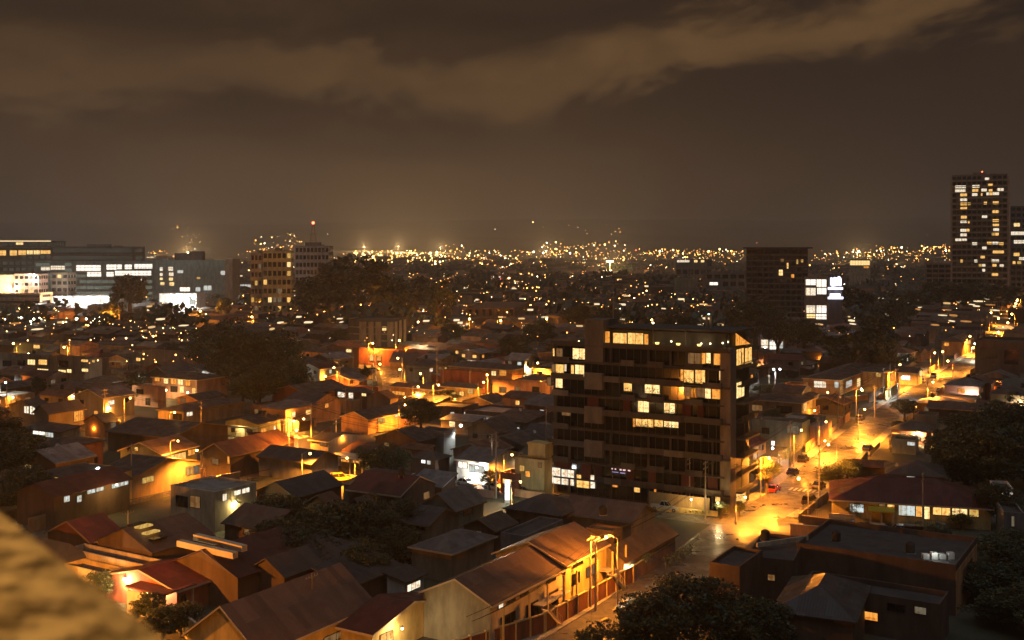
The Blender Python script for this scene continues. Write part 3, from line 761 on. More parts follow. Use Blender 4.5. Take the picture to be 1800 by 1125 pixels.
def pole(label, px, py, h, arms=2, mat=None, transformer=False, name='utility_pole'):
    p = P(px, py); root = empty(name, (p.x, p.y, 0), R(60)); tag(root, label, 'utility pole', 'utility poles')
    mb = MB(); mb.tube((0,0,0), (0,0,h), .17, .10, 8); mb.build('pole', mat or conc_pole, root)
    for i in range(arms):
        z = h-.4-i*.9; mb = MB(); mb.box(-1.1, -.06, z-.06, 1.1, .06, z+.06); mb.tube((.6,.08,z-.02), (0,.1,z-.5), .03, .03, 4); ao = mb.build('crossarm', wood_pole, root)
        mb = MB()
        for x in (-1.0,-.5,.5,1.0): mb.tube((x,0,z+.06), (x,0,z+.26), .05, .035, 6)
        mb.build('insulator', metal_grey, ao)
    if transformer:
        mb = MB(); mb.tube((.38,0,h-2.9), (.38,0,h-1.9), .26, .26, 12); mb.build('transformer', metal_grey, root)
    return root, Vector((p.x, p.y, h-.35))
def wires(label, a, b, n=3, sag=.9):
    root = empty('power_line', (0,0,0)); tag(root, label, 'power line'); d = (b-a); nn = Vector((-d.y, d.x, 0)).normalized()
    for k in range(n):
        mb = MB(); off = nn*(k-(n-1)/2)*.7 + Vector((0,0,-.35*(k%2))); pr = None
        for i in range(13):
            t = i/12; c = a + d*t + off - Vector((0,0,sag*4*t*(1-t)))
            if pr is not None: mb.tube(pr, c, .034, .034, 3, caps=False)
            pr = c
        mb.build('wire', rubber, root)
    return root
# ------------------------------------------------------------------ the ten-storey block in the middle
def main_block():
    S = P(1283, 905); ang = 30.0; rz = -R(ang); ex, ey = frame(rz)
    root = empty('apartment_building', (S.x, S.y, 0), rz)
    tag(root, 'dark ten-storey apartment block with stepped balconies and scattered yellow rooms, tallest in the middle', 'apartment building')
    LANDMARKS.append(('ten-storey block', 1140, 720))
    Wd, Dd, FH = 36.0, 12.8, 3.17; ZT = 9*FH
    wallm = wall_mat('block_wall_dark', (.05,.047,.045)); tanm = wall_mat('block_core_tan', (.15,.13,.105)); redm = wall_mat('block_maroon_panel', (.11,.026,.022)); colm = wall_mat('block_corner_concrete', (.27,.22,.17))
    slabm = wall_mat('block_slab_edge', (.085,.070,.060))
    lf = lambda px: -solve_len(S, -ex, px)                      # pixel column -> local x on the front
    ls = lambda px: solve_len(S, ey, px)
    def zf(px, py): p = S + ex*lf(px); return zat(py, p.y)
    # body, set back from the slab edges
    mb = MB(); mb.box(-Wd+.5, .9, 0, -1.9, Dd-.2, ZT); mb.build('wall', wallm, root)
    # floor slabs, widths stepping in and out like drawers
    for k in range(1, 10):
        z = k*FH; xl = -Wd + (0 if k < 7 else (.6 if k == 7 else 1.6)) + (.9 if k in (1,2,4,6) else 0); xr = -.05 if k % 2 else -1.1
        yo = -.35 if k in (3,5,7) else 0.0
        mb = MB(); mb.box(xl, yo, z-.16, xr, Dd, z+.12); mb.build('floor_slab', slabm, root)
    mb = MB(); mb.box(-Wd+1.2, .2, ZT+.121, -.3, Dd-.2, ZT+.2); mb.build('roof_terrace', W['dark'], root)
    # parapets and balcony fronts (alternate floors), dark glass between
    for k in range(1, 10):
        z = k*FH
        if k in (3,5): segs = [(-Wd, lf(1028)-.1), (lf(1063), lf(1272))]
        elif k in (7,): segs = [(-Wd+.6, lf(1028)-.1), (lf(1063), lf(1180))]
        elif k == 9: segs = [(lf(968), lf(1026)), (lf(1060), lf(1280))]
        elif k == 1: segs = [(lf(1050), lf(1272))]
        else: segs = []
        for a, b in segs:
            yo = -.35 if k in (3,5,7) else 0
            mb = MB(); mb.box(a, yo+.002, z+.121, b, yo+.10, z+(.95 if k != 9 else .75)); mb.build('balcony_front', metal_dark if k != 1 else slabm, root)
    # staggered balcony boxes, one floor against the next
    for k in range(1, 9):
        z = k*FH
        for a, b in (((1064,1092),(1110,1137),(1170,1203),(1238,1270)) if k % 2 else ((972,1000),(1093,1116),(1139,1168),(1206,1236))):
            if k in (4,) and a < 1190 and b > 1110: continue
            y1 = -.36 if k in (3,5,7) else -.01
            mb = MB(); mb.box(lf(a), y1-.50, z-.158, lf(b), y1, z-.03); mb.box(lf(a), y1-.50, z-.029, lf(b), y1-.42, z+.92); mb.box(lf(a), y1-.419, z-.029, lf(a)+.08, y1, z+.92); mb.box(lf(b)-.08, y1-.419, z-.029, lf(b), y1, z+.92)
            mb.build('balcony_box', slabm if (k+int(a)) % 3 else tanm, root)
    # recessed glazing, dark, with mullions, floor by floor
    for k in range(0, 9):
        z = k*FH
        mb = MB(); mb.box(-Wd+1.2, .80, z+.35, -2.2, .895, z+FH-.35); g = mb.build('glazing', glass_dark, root)
        mb = MB(); x = -Wd+1.3
        while x < -2.3: mb.box(x, .72, z+.13, x+.09, .798, z+FH-.17); x += 1.45
        mb.build('mullion', frame_dark, g)
    # columns on the slab edge
    for px in (1073, 1139, 1178, 1206, 1252, 1000):
        x = lf(px); 
        for k in ((8, 3, 2, 0) if px != 1000 else (2,0)): mb = MB(); mb.box(x-.16, .05, k*FH+.121, x+.16, .35, (k+1)*FH-.161); mb.build('column', slabm, root)
    # maroon wall panels on floors 1, 5 (and a little on others)
    for k, spans in {5: [(1031,1050),(1094,1106),(1198,1213),(1225,1236)], 1: [(1020,1036),(1031+12,1056),(975,1000),(1100,1112),(1139,1150),(1196,1218),(1243,1260)]}.items():
        for a, b in spans:
            mb = MB(); mb.box(lf(a), .35, k*FH+.121, lf(b), .70, (k+1)*FH-.161); mb.build('wall_panel', redm, root, label='maroon wall panel')
    # tan core tower and its panels lower down
    xa, xb = lf(1028), lf(1060)
    mb = MB(); mb.box(xa, .0, 8*FH+.2, xb, 6.5, 33.5); mb.build('lift_tower', tanm, root)
    for k in (3, 5, 7 if False else 6):
        kk = {3:2,5:4,6:6}[k]
        mb = MB(); mb.box(lf(1029), -.55, (kk)*FH+FH*.45, lf(1061), .34, (kk+1)*FH+FH*.42); mb.build('wall_panel', tanm, root, label='tan projecting panel')
    # penthouse: glazed lit room, dark roof slab, roof garden lamps
    mb = MB(); mb.box(lf(1060)+.02, 2.5, ZT+.2, lf(1274), Dd-2, ZT+3.1); ph = mb.build('penthouse_wall', wallm, root)
    mb = MB(); mb.box(lf(1060)+.02, 1.2, ZT+3.4, lf(1290), Dd-1.2, ZT+3.75); mb.build('penthouse_roof', W['dark'], root)
    mb = MB()
    for px in (1060+2, 1142, 1200, 1272): x = lf(px); mb.box(x-.12, 1.5, ZT+.2, x+.12, 1.75, ZT+3.4)
    mb.build('penthouse_column', slabm, root)
    def lit(a, b, y0, y1, kind, face='f', off=.72, flr=None, frm=True):
        if face == 'f':
            xx0, xx1 = sorted((lf(a), lf(b))); z0 = zf((a+b)/2, y1); z1 = zf((a+b)/2, y0)
            fo = MB(); t = .06; n = max(1, round((xx1-xx0)/1.25))
            fo.box(xx0-t, off-.09, z0-t, xx0, off+.10, z1+t); fo.box(xx1, off-.09, z0-t, xx1+t, off+.10, z1+t); fo.box(xx0, off-.09, z1, xx1, off+.10, z1+t); fo.box(xx0, off-.09, z0-t, xx1, off+.10, z0)
            for i in range(1, n): x = xx0+(xx1-xx0)*i/n; fo.box(x-.03, off-.06, z0, x+.03, off+.02, z1)
            f = fo.build('window', frame_dark, root); mb = MB(); mb.box(xx0, off-.03, z0, xx1, off+.07, z1); mb.build('pane', E[kind], f)
        else:
            y0_, y1_ = sorted((ls(a), ls(b))); p = S + ey*(y0_+y1_)/2; z0, z1 = zat(y1, p.y), zat(y0, p.y)
            fo = MB(); t = .06; xo = off; n = max(1, round((y1_-y0_)/1.6))
            fo.box(xo-.1, y0_-t, z0-t, xo+.06, y0_, z1+t); fo.box(xo-.1, y1_, z0-t, xo+.06, y1_+t, z1+t); fo.box(xo-.1, y0_, z1, xo+.06, y1_, z1+t); fo.box(xo-.1, y0_, z0-t, xo+.06, y1_, z0)
            for i in range(1, n): y = y0_+(y1_-y0_)*i/n; fo.box(xo-.05, y-.05, z0, xo+.05, y+.05, z1)
            f = fo.build('window', frame_dark, root); mb = MB(); mb.box(xo-.1, y0_, z0, xo+.02, y1_, z1); mb.build('pane', E[kind], f)
    # penthouse lit room (amber leaves and glass)
    lit(1074, 1098, 586, 611, 'warm', off=1.0); lit(1100, 1127, 586, 612, 'warm', off=1.0); lit(1129, 1136, 588, 611, 'amber', off=1.0); lit(1060, 1068, 583, 608, 'amber', off=1.0)
    # top row
    lit(1004, 1028, 613, 632, 'warm2'); lit(969, 972, 613, 628, 'warm'); lit(975, 986, 613, 627, 'dim')
    lit(967, 973, 641, 659, 'dim'); lit(974, 988, 641, 659, 'warm'); lit(989, 993, 641, 653, 'white'); lit(1001, 1006, 642, 661, 'warm'); lit(1008, 1024, 642, 662, 'warm2')
    lit(959, 966, 664, 678, 'dim'); lit(974, 986, 666, 682, 'warm2')
    lit(1207, 1230, 621, 640, 'dim'); lit(1231, 1238, 621, 640, 'amber'); lit(1239, 1247, 621, 639, 'warm2'); lit(1249, 1264, 622, 642, 'amber'); lit(1265, 1272, 622, 642, 'warm2')
    lit(1194, 1199, 650, 671, 'amber'); lit(1200, 1217, 651, 673, 'warm'); lit(1220, 1237, 651, 675, 'warm'); lit(1262, 1279, 651, 669, 'warm2')
    lit(1094, 1108, 673, 688, 'warm'); lit(1131, 1157, 674, 692, 'warm2'); lit(1200, 1212, 680, 697, 'dim'); lit(1222, 1236, 681, 699, 'dim')
    lit(1237, 1247, 681, 701, 'warm2'); lit(1249, 1264, 681, 702, 'amber'); lit(1265, 1272, 681, 702, 'warm2')
    lit(1119, 1138, 703, 725, 'warm2'); lit(1165, 1184, 706, 727, 'warm2')
    lit(1110, 1114, 729, 751, 'amber'); lit(1115, 1146, 730, 751, 'warm'); lit(1148, 1163, 731, 751, 'warm'); lit(1165, 1190, 733, 752, 'warm2')
    lit(985, 1000, 719, 731, 'dim', off=.74)
    # ground floor shops and fence-lit terrace
    lit(961, 984, 822, 850, 'white', off=.3); lit(986, 1008, 826, 853, 'white', off=.3); lit(1012, 1034, 836, 858, 'warm', off=.5); lit(1036, 1044, 836, 859, 'white', off=.5)
    lit(1075, 1084, 842, 857, 'amber', off=.5); lit(1113, 1123, 850, 866, 'warm', off=.5); lit(1148, 1152, 855, 868, 'amber', off=.5)
    lit(1256, 1280, 865, 884, 'warm', off=.5)
    # right side: concrete corner wall, framed balconies with railings
    mb = MB(); mb.box(-1.88, .3, 0, -.0, 3.4, 9*FH+.6); mb.build('corner_wall', colm, root)
    mb = MB(); mb.box(-1.88, 3.42, 0, -.6, Dd-.2, 9*FH-.2); mb.build('side_wall', wallm, root)
    for k in range(1, 9):
        z = k*FH; y0_, y1_ = 3.6, Dd
        out = 1.5 if k in (3,4,6) else 1.0
        mb = MB(); mb.box(-.55, y0_, z-.14, out, y1_, z+.14); b = mb.build('balcony', slabm, root)
        mb = MB(); y = y0_+.1
        if k not in (5, 7):
            while y < y1_-.05: mb.box(out-.08, y, z+.141, out-.03, y+.05, z+1.0); y += .42
            mb.box(out-.10, y0_, z+1.0, out, y1_, z+1.08)
            for yy in (y0_, y1_-.1): mb.box(out-.1, yy, z+1.081, out, yy+.1, z+FH-.15)
        else: mb.box(out-.1, y0_, z+.141, out, y1_, z+1.0)
        mb.build('railing', slabm, b)
    lit(1293, 1306, 613, 641, 'warm', 's', off=.12); lit(1308, 1320, 611, 638, 'warm', 's', off=.12); lit(1293, 1307, 671, 698, 'warm2', 's', off=.12)
    # penthouse side awning; the light on it is put into its own amber glow
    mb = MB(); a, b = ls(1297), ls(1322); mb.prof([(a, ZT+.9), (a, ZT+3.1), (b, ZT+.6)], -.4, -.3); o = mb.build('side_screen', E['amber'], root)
    # street level of the side: lit lobby
    mb = MB(); mb.box(-.58, 4.2, .3, -.5, 10.5, 2.8); mb.build('lobby_glass', E['warm'], root)
    # fence of the ground-floor terrace: pale timber slats with dark posts
    mb = MB(); x = lf(1150)
    while x < lf(1256): mb.box(x, -2.6, .5, x+.30, -2.54, 3.1); x += .34
    mb.build('terrace_screen', wall_mat('timber_screen', (.38,.27,.14)), root)
    mb = MB(); x = lf(1150)
    while x <= lf(1258): mb.box(x-.07, -2.535, .0, x+.07, -2.4, 3.2); x += 2.1
    mb.build('screen_post', metal_dark, root)
    # low sign: rows of small glowing characters on the first floor
    mb = MB(); xx = lf(1074)
    for i, wv in enumerate((.5,.12,.5,.12,.12,.7,.12,.7,.4,.12,.5,.3)):
        if wv > .2: mb.box(xx, .22, FH*2-.62-.05*(i%2), xx+wv*.55, .27, FH*2-.40)
        xx += .33
    mb.build('sign_lettering', emis('sign_pink', (1.0,.62,.55), 1.1), root)
    mb = MB(); mb.box(lf(1075), .22, FH*2-1.15, lf(1086), .27, FH*2-1.02); mb.box(lf(1089), .22, FH*2-1.2, lf(1098), .27, FH*2-1.02); mb.build('sign_underline', emis('sign_violet', (.50,.42,.85), .7), root)
    mb = MB(); mb.tube((lf(1062), 4, 33.5), (lf(1062), 4, 41.0), .09, .04, 6); mb.build('mast', metal_grey, root)
    # roof lamps (uplighters) along the terrace
    k = 0
    for px, py, e in ((1153, 611, 60), (1190, 612, 70), (1227, 612, 130)):
        p = S + ex*lf(px) + ey*.6; o = empty('roof_lamp', (p.x, p.y, ZT+.85)); tag(o, 'glowing planter lamp on the roof terrace, %s of the three in a row' % ('leftmost','middle','rightmost')[k], 'roof lamp', 'planter lamps on the roof terrace'); k += 1
        mb = MB(); mb.tube((0,0,0), (0,0,.32), .30, .42, 10); mb.build('bowl', emis('lamp_bowl', (1.0,.62,.16), 3.0), o)
        mb = MB(); mb.tube((0,0,-.08), (0,0,0), .34, .34, 10); mb.build('base', metal_dark, o)
        plight('lamp_light', (0,0,.6), e, WARMW, .25, o)
    k = 0
    for px, py in ((1225,604),(1241,604),(1263,603),(1272,601),(1172,600),(1005,600),(998,604)):
        p = S + ex*lf(px) + ey*(2.2 if px > 1010 else 3); o = empty('roof_lamp', (p.x, p.y, zat(py, p.y))); 
        tag(o, 'small round terrace lamp at pixel-thin size, number left blank', 'roof lamp', 'small lamps on the roof terrace')
        o['label'] = ('small round lamp left of the chimney on the roof terrace','small round lamp right of the chimney on the roof terrace','left lamp of the close pair near the block roof corner','right lamp of the close pair near the block roof corner','faint small lamp above the middle planter lamp','right lamp of two on the lower left roof','left lamp of two on the lower left roof')[k]; k += 1
        mb = MB(); mb.ball((0,0,0), .17, 0, 8, 5); mb.build('bulb', emis('terrace_bulb', (1.0,.80,.40), 5.0), o)
        mb = MB(); mb.tube((0,0,ZT+.2-o.location.z), (0,0,-.1), .03, .03, 5); mb.build('post', metal_dark, o)
    # chimney with a green lamp
    p = S + ex*lf(1231) + ey*4; 
    mb = MB(); a = lf(1226); b = lf(1237); mb.box(a, 4, ZT+3.76, a+.35, 4.4, ZT+6.0); mb.box(b-.35, 4, ZT+3.76, b, 4.4, ZT+6.0); mb.box(a, 4, ZT+6.0, b, 4.4, ZT+6.15); mb.build('chimney', metal_grey, root)
    mb = MB(); mb.ball(((a+b)/2, 4.2, ZT+6.4), .22, 0, 8, 5, .6); mb.build('beacon', emis('green_beacon', (.45,1.0,.75), 4), root)
    # planting on balconies
    rnd = random.Random(4)
    for (a, b, k) in ((1111,1188,4),(1094,1110,6),(1130,1158,6),(1004,1026,8),(968,990,7),(1163,1185,5),(1196,1236,7)):
        mb = MB(); z = zf((a+b)/2, {4:752,6:690,8:633,7:660 if a<1100 else 674,5:727}[k])
        x0, x1 = lf(a), lf(b)
        for _ in range(int((x1-x0)*26)):
            c = Vector((rnd.uniform(x0, x1), rnd.uniform(.15, .55), z+rnd.random()**1.7*.9)); u = Vector((rnd.gauss(0,1), rnd.gauss(0,.4), rnd.gauss(0,1))).normalized(); v = u.orthogonal().normalized(); s = rnd.uniform(.06,.16)
            mb.quad(c-u*s, c-v*s*.5, c+u*s, c+v*s*.5)
        mb.build('balcony_plants', LEAF['dark'], root)
    for t in range(3): FOOT.append(((S - ex*(6+12*t) + ey*6).x, (S - ex*(6+12*t) + ey*6).y, 9))
    return root
main_block()
# ------------------------------------------------------------------ near and middle houses, one by one
FC = fascia_cream
fas_w = wall_mat('pale_fascia', (.50,.44,.34), var=.1); fas_d = wall_mat('brown_fascia', (.24,.16,.10), var=.1)
# foreground, bottom left to right
H('broad brown sheet-metal roof at the bottom edge with a bright yellow side wall', (456,1143), 4.0, 655, 330, 'gable_y', 3.9, 'yellow', 'brown', [('s',630,640,1088,1104,'dark'),('s',568,612,1112,1124,'dim')], fascia=fas_w, lm='broad brown roof')
H('small yellow house with a maroon gabled roof and bright porch lamp', (654,1112), 3.3, 786, 585, 'gable_x', 1.6, 'yellow', 'maroon', W_=4.6, wins=[('s',748,757,1085,1114,'dim'),('s',760,768,1083,1112,'dim'),('s',668,690,1112,1130,'warm')], fascia=FC, lm='porch-lamp house')
def terr_yard0(root, Wd, Dd):
    terr_yard(root, Wd, Dd)
    mb = MB(); mb.prof([(-Wd,0),(-Wd,5.4),(-Wd/2,7.6),(0,5.4),(0,0)], -.07, -.004, axis='y'); mb.build('gable_wall', wall_mat('end_wall_lamp_tint', (.30,.31,.25)), root, label='end wall with greenish lamp tint in its colour')  # cover sheet: greenish cast of the white lamp put into its colour
def terr_yard(root, Wd, Dd):
    # stairs, gallery posts and landing on the street side of the terrace
    mb = MB(); mb.box(.0, 9.5, 2.75, 1.5, Dd-.5, 2.9); mb.build('gallery', wall_mat('gallery_slab', (.5,.42,.28)), root)
    for y in (.3, 6.2, 10.6, 14.8):
        mb = MB(); mb.box(1.35, y, 0, 1.55, y+.22, 5.3); mb.build('gallery_post', W['yellow'], root)
    mb = MB()
    for i in range(12): mb.box(1.7, 11.9-i*.28, i*.24, 2.7, 12.18-i*.28+.02, i*.24+.06)
    mb.prof([(12.2,.0),(12.2,.2),(8.8,2.95),(8.8,2.7)], 1.62, 1.7); mb.prof([(12.2,.0),(12.2,.2),(8.8,2.95),(8.8,2.7)], 2.7, 2.78)
    mb.prof([(12.2,.95),(12.2,1.02),(8.8,3.85),(8.8,3.78)], 2.72, 2.76)
    for i in range(7): y = 12.1-i*.52; z = (12.2-y)*.83; mb.box(2.72, y, z+.1, 2.76, y+.04, z+1.0)
    mb.build('stair', W['cream'], root)
H('near unit of the two-storey terrace with a lamp-tinted pale green end wall', (863,1060), 5.6, 990, 745, 'gable_y', 2.2, 'cream', 'brown',
  [('s',876,884,1040,1058,'white'),('s',893,905,1032,1044,'dark'),('s',915,928,1020,1034,'dark'),('s',960,976,1002,1016,'dark'),('s',880,905,1080,1100,'dark'),('s',925,945,1060,1082,'dark'),('s',962,980,1040,1062,'dark')],
  fascia=fas_w, extra=terr_yard0, cat='terraced house', name='terraced_house', lm='long terrace')
H('far unit of the two-storey terrace, with the slightly higher roof', (994,990), 6.1, 1066, 872, 'gable_y', 2.2, 'yellow', 'brown',
  [('s',1008,1024,972,984,'dark'),('s',1036,1048,958,968,'dark'),('s',1005,1018,1008,1026,'dark'),('s',1030,1044,995,1012,'dim')], fascia=FC, extra=terr_yard, cat='terraced house', name='terraced_house')
H('low brown-roofed house at the end of the terrace with a white lamp under its eave', (1097,984), 3.5, 1186, 1045, 'gable_y', 1.5, 'tan', 'brown', [('s',1120,1138,985,1003,'dim')], fascia=fas_d, lm='white-lamp house')
H('small two-storey dark house rising behind the terrace roof', (1078,935), 5.8, 1090, 1030, 'flat', 0, 'brown', 'dark', [('f',1036,1050,950,962,'dark'),('s',1080,1088,944,962,'dark')], par=.1)
H('long dark brown roof with a lit tan end wall in front of the ten-storey block', (1110,917), 3.6, 1145, 985, 'gable_x', 2.0, 'tan', 'brown', [], D_=9, fascia=fas_d, lm='long brown roof')
H('dark hipped roof left of the long brown roof, before the lit shop windows', (985,905), 4.0, 1030, 890, 'hip', 2.0, 'brown', 'dark', [('f',905,915,912,922,'dark'),('f',935,950,915,926,'dim')], lm='dark hipped roof')
H('flat-roofed dark garage with a pale rim in front of the dark hipped roof', (922,945), 3.4, 990, 880, 'flat', 0, 'grey', 'dark', [], par=.25)
H('house with a pale greenish gable wall below the parked white cars', (800,895), 4.6, 850, 742, 'gable_y', 2.3, 'green', 'grey', [('s',815,830,892,904,'dark')], fascia=fas_d, lm='pale green gable')
H('small house with a light grey tilted roof right behind the pale green gable', (776,856), 4.4, 800, 722, 'shed', 1.8, 'brown', 'zinc', [])
H('dark-roofed bungalow with a sandy gable wall and small barred window', (753,921), 4.0, 806, 665, 'gable_x', 1.7, 'tan', 'dark', [('f',731,748,918,930,'dark')], fascia=fas_d)
H('square house with a low hipped grey-brown roof and greenish walls left of the terrace', (794,972), 4.2, 868, 724, 'hip', 1.4, 'tan', 'grey', [], fascia=fas_w, lm='square hipped roof')
H('dark low house right of the square hipped roof', (870,930), 3.8, 905, 815, 'gable_y', 1.3, 'brown', 'dark', [('f',838,846,934,940,'dimw')], fascia=fas_d)
H('shadowy shed with a faint sloping eave before the porch-lamp house', (612,1030), 3.6, 703, 555, 'shed_x', 1.6, 'brown', 'dark', [], fascia=fas_d)
H('dark lean-to with a small white skylight beside the terrace end wall', (712,1022), 3.0, 745, 690, 'shed_x', .8, 'white', 'dark', [('s',715,738,1024,1036,'white')], base=0)
H('maroon-roofed corner house with two white flood lamps over its garage door', (311,1036), 3.4, 372, 203, 'gable_y', 1.6, 'red', 'red', [('s',318,326,1046,1060,'dark')], fascia=fas_w, lm='maroon-roofed corner house', W_=13.5)
H('large dark red metal roof behind the corner house, with two cream ridge parapets', (418,1012), 4.6, 470, 300, 'gable_y', 2.6, 'brown', 'maroon', [], D_=15, lm='red metal roof')
H('wide brown warehouse roof with glazed skylights left of the cream parapets', (268,968), 4.8, 372, 172, 'gable_y', 2.4, 'brown', 'brown', [], lm='skylight roof')
H('maroon gable roof near the blurred ledge, ridge catching street light', (160,950), 4.2, 215, 84, 'gable_y', 2.3, 'maroon', 'red', [], fascia=fas_d)
H('flat carport with a broad cream fascia above the corner house', (262,1002), 3.6, 285, 118, 'flat', 0, 'cream', 'dark', [], par=.55)
H('low flat annexe with a cream front strip beside the blurred ledge', (181,1012), 3.0, 215, 112, 'flat', 0, 'yellow', 'dark', [('f',160,176,1018,1030,'amber')], par=.4)
H('dark roof sheets between the flat annexe and the maroon gable', (118,985), 3.6, 150, 40, 'hip', 1.8, 'brown', 'dark', [])
# left middle
H('long dark-roofed house with four pale square windows in a row', (95,872), 5.6, 228, 30, 'gable_y', 1.8, 'brown', 'maroon', [('s',112,122,872,882,'cool'),('s',135,143,871,882,'cool'),('s',153,167,854,867,'cool'),('s',169,182,850,863,'cool'),('s',196,210,843,857,'cool'),('s',211,225,839,853,'cool')], ang=27, lm='four pale windows')
H('low house with yellow-lit upper walls behind the row of pale windows', (150,842), 6.2, 232, 62, 'hip', 1.3, 'yellow', 'dark', [('s',172,200,842,852,'warm'),('f',96,110,826,836,'dimy')], ang=27)
H('house with a greenish gable end and a bright yellow-lit bay at its corner', (284,797), 4.6, 346, 212, 'gable_y', 2.0, 'green', 'brown', [('f',224,230,786,792,'dark'),('f',237,243,786,792,'warm'),('s',292,326,798,812,'warm'),('s',330,342,790,800,'amber')], ang=24, fascia=FC, lm='greenish gable')
H('dark gabled house in front of the greenish gable', (232,838), 4.4, 352, 168, 'gable_x', 2.0, 'tan', 'dark', [('s',250,270,838,848,'dimy'),('s',327,338,820,835,'dimy'),('s',340,350,818,833,'dimw')], ang=27, fascia=fas_d)
H('two-storey house with a yellow lit yard, two white upper windows and a palm', (378,868), 6.4, 450, 300, 'flat', 0, 'cream', 'brown', [('s',391,398,868,880,'white'),('s',411,423,851,863,'white'),('s',425,438,848,861,'white'),('f',310,330,872,890,'dark'),('f',335,352,872,892,'dim')], par=.3, lm='palm yard house')
H('orange end wall catching street light under a small dark gable', (184,742), 4.0, 210, 150, 'gable_y', 1.7, 'orange', 'dark', [('s',194,203,742,752,'dimw')], lm='orange end wall')
H('two-gabled pale house at the left with a dark front and lit upstairs window', (86,726), 6.0, 148, 60, 'gable_y', 2.0, 'tan', 'dark', [('s',130,145,722,740,'amber')], fascia=fas_d, ang=29)
H('pale gabled house with white curtains behind the two-gabled one, far left', (64,716), 6.2, 90, 16, 'gable_y', 1.6, 'tan', 'dark', [('f',43,51,714,726,'white'),('f',53,62,714,728,'white')], ang=29)
H('single-storey lean-to with a white strip light below the two-gabled house', (105,760), 3.2, 140, 36, 'shed', .8, 'cream', 'dark', [('f',58,84,752,757,'hot'),('f',80,94,758,768,'cool')], ang=29)
H('brightly lit two-storey motel with orange-pink galleries and a row of lit doors', (346,668), 6.4, 400, 268, 'hip', 1.3, 'pink', 'brown', [('f',272,281,662,670,'amber'),('f',288,296,664,674,'warm2'),('f',300,310,664,675,'amber'),('f',313,322,665,676,'warm2'),('f',326,335,666,678,'amber'),('f',283,290,678,688,'warm'),('f',316,324,679,690,'warm2'),('f',300,312,679,689,'dark'),('f',338,344,682,692,'warm')], ang=29, fascia=FC, lm='lit motel')
H('pink two-storey annexe with dark windows beside the motel lamp', (278,682), 5.8, 283, 232, 'flat', 0, 'pink', 'dark', [('f',240,252,684,692,'dark'),('f',256,264,700,712,'dark')], ang=29, par=.2)
H('orange one-storey house right of the motel lamp, under a dark roof', (348,702), 3.8, 395, 312, 'gable_y', 1.2, 'orange', 'dark', [('f',318,326,700,708,'dim'),('s',378,392,702,707,'amber')], ang=29)
H('low house with a white window in front of the motel', (322,724), 3.8, 430, 278, 'hip', 1.4, 'tan', 'dark', [('s',328,338,724,731,'white'),('f',304,320,727,738,'dark')], ang=29, fascia=fas_d)
H('long dark roof with a grey strip edge below the motel', (300,768), 4.6, 400, 190, 'gable_x', 2.0, 'brown', 'dark', [], ang=27, fascia=fas_d)
H('very long dark roof running right from the greenish gable', (405,800), 5.0, 512, 352, 'gable_y', 2.2, 'brown', 'rust', [('f',400,404,802,815,'amber'),('f',372,384,806,816,'dim')], ang=27, fascia=fas_d, lm='very long dark roof')
H('grey three-storey flats at the left edge with two rows of lit windows', (88,628), 9.5, 98, -14, 'flat', 0, 'tan', 'dark', [('f',49,62,632,641,'warm2'),('f',68,83,632,641,'warm'),('f',58,85,648,655,'warm2'),('f',31,44,633,644,'dark'),('f',5,20,634,644,'dark'),('f',32,46,649,657,'dark')], ang=24, cat='block of flats', name='apartment_building', lm='grey flats')
H('grey flats with scattered small lit windows, right of the three-storey ones', (180,632), 8.5, 188, 99, 'flat', 0, 'tan', 'dark', [('f',103,116,650,661,'warm2'),('f',118,126,649,655,'warm2'),('f',143,155,631,636,'warm'),('f',162,167,629,637,'dimy'),('f',144,155,648,653,'warm2'),('f',104,120,634,644,'dark')], ang=24, cat='block of flats', name='apartment_building')
H('windowless pale wall of a flat-roofed hall before the big dark trees', (352,622), 8.0, 366, 250, 'flat', 0, 'tan', 'dark', [], ang=24, name='hall', cat='hall')
H('yellow-lit bungalow with a pale eave line far left', (93,604), 4.5, 108, 12, 'gable_x', 1.5, 'yellow', 'dark', [('f',15,30,606,612,'dimy'),('f',50,70,606,612,'warm')], ang=20, fascia=FC)
# centre
H('cream two-storey house with a lamp on its side wall by the orange-lit crossing', (577,775), 6.2, 618, 546, 'gable_x', .9, 'cream', 'dark', [('f',563,574,768,778,'dim'),('f',548,572,795,812,'dim')], fascia=FC, lm='cream crossing house', D_=9)
H('low rusty roof lit orange beside the cream crossing house', (642,798), 3.4, 665, 585, 'shed', 1.6, 'yellow', 'rust', [('f',588,632,802,812,'amber')], fascia=FC)
H('cream garage front shining in sodium light left of the crossing', (524,773), 4.2, 545, 503, 'flat', 0, 'cream', 'brown', [], par=.3)
H('maroon windowless block left of the cream garage', (500,771), 4.8, 505, 435, 'flat', 0, 'maroon', 'dark', [], par=.2)
H('dark hut with a concrete wall left of the pillared carport', (548,812), 4.2, 552, 455, 'gable_x', 1.6, 'grey', 'dark', [], D_=8, fascia=fas_d)
H('brown end-gabled house with a long lit roof edge, left of the white upstairs windows', (541,692), 5.2, 612, 478, 'gable_y', 2.0, 'maroon', 'dark', [], fascia=fas_d)
H('dark house with two white upstairs windows above a bright orange garden wall', (645,690), 5.6, 652, 588, 'hip', 1.2, 'brown', 'dark', [('f',594,606,689,698,'white'),('f',613,621,690,700,'white'),('f',636,644,689,696,'warm2')], lm='white upstairs windows')
H('small box annexe with an orange side wall below the white upstairs windows', (617,705), 3.6, 643, 594, 'flat', 0, 'orange', 'dark', [], par=.15)
H('broad brown gable wall right of the white upstairs windows', (686,700), 4.6, 700, 645, 'gable_y', 1.8, 'tan', 'brown', [], fascia=fas_d)
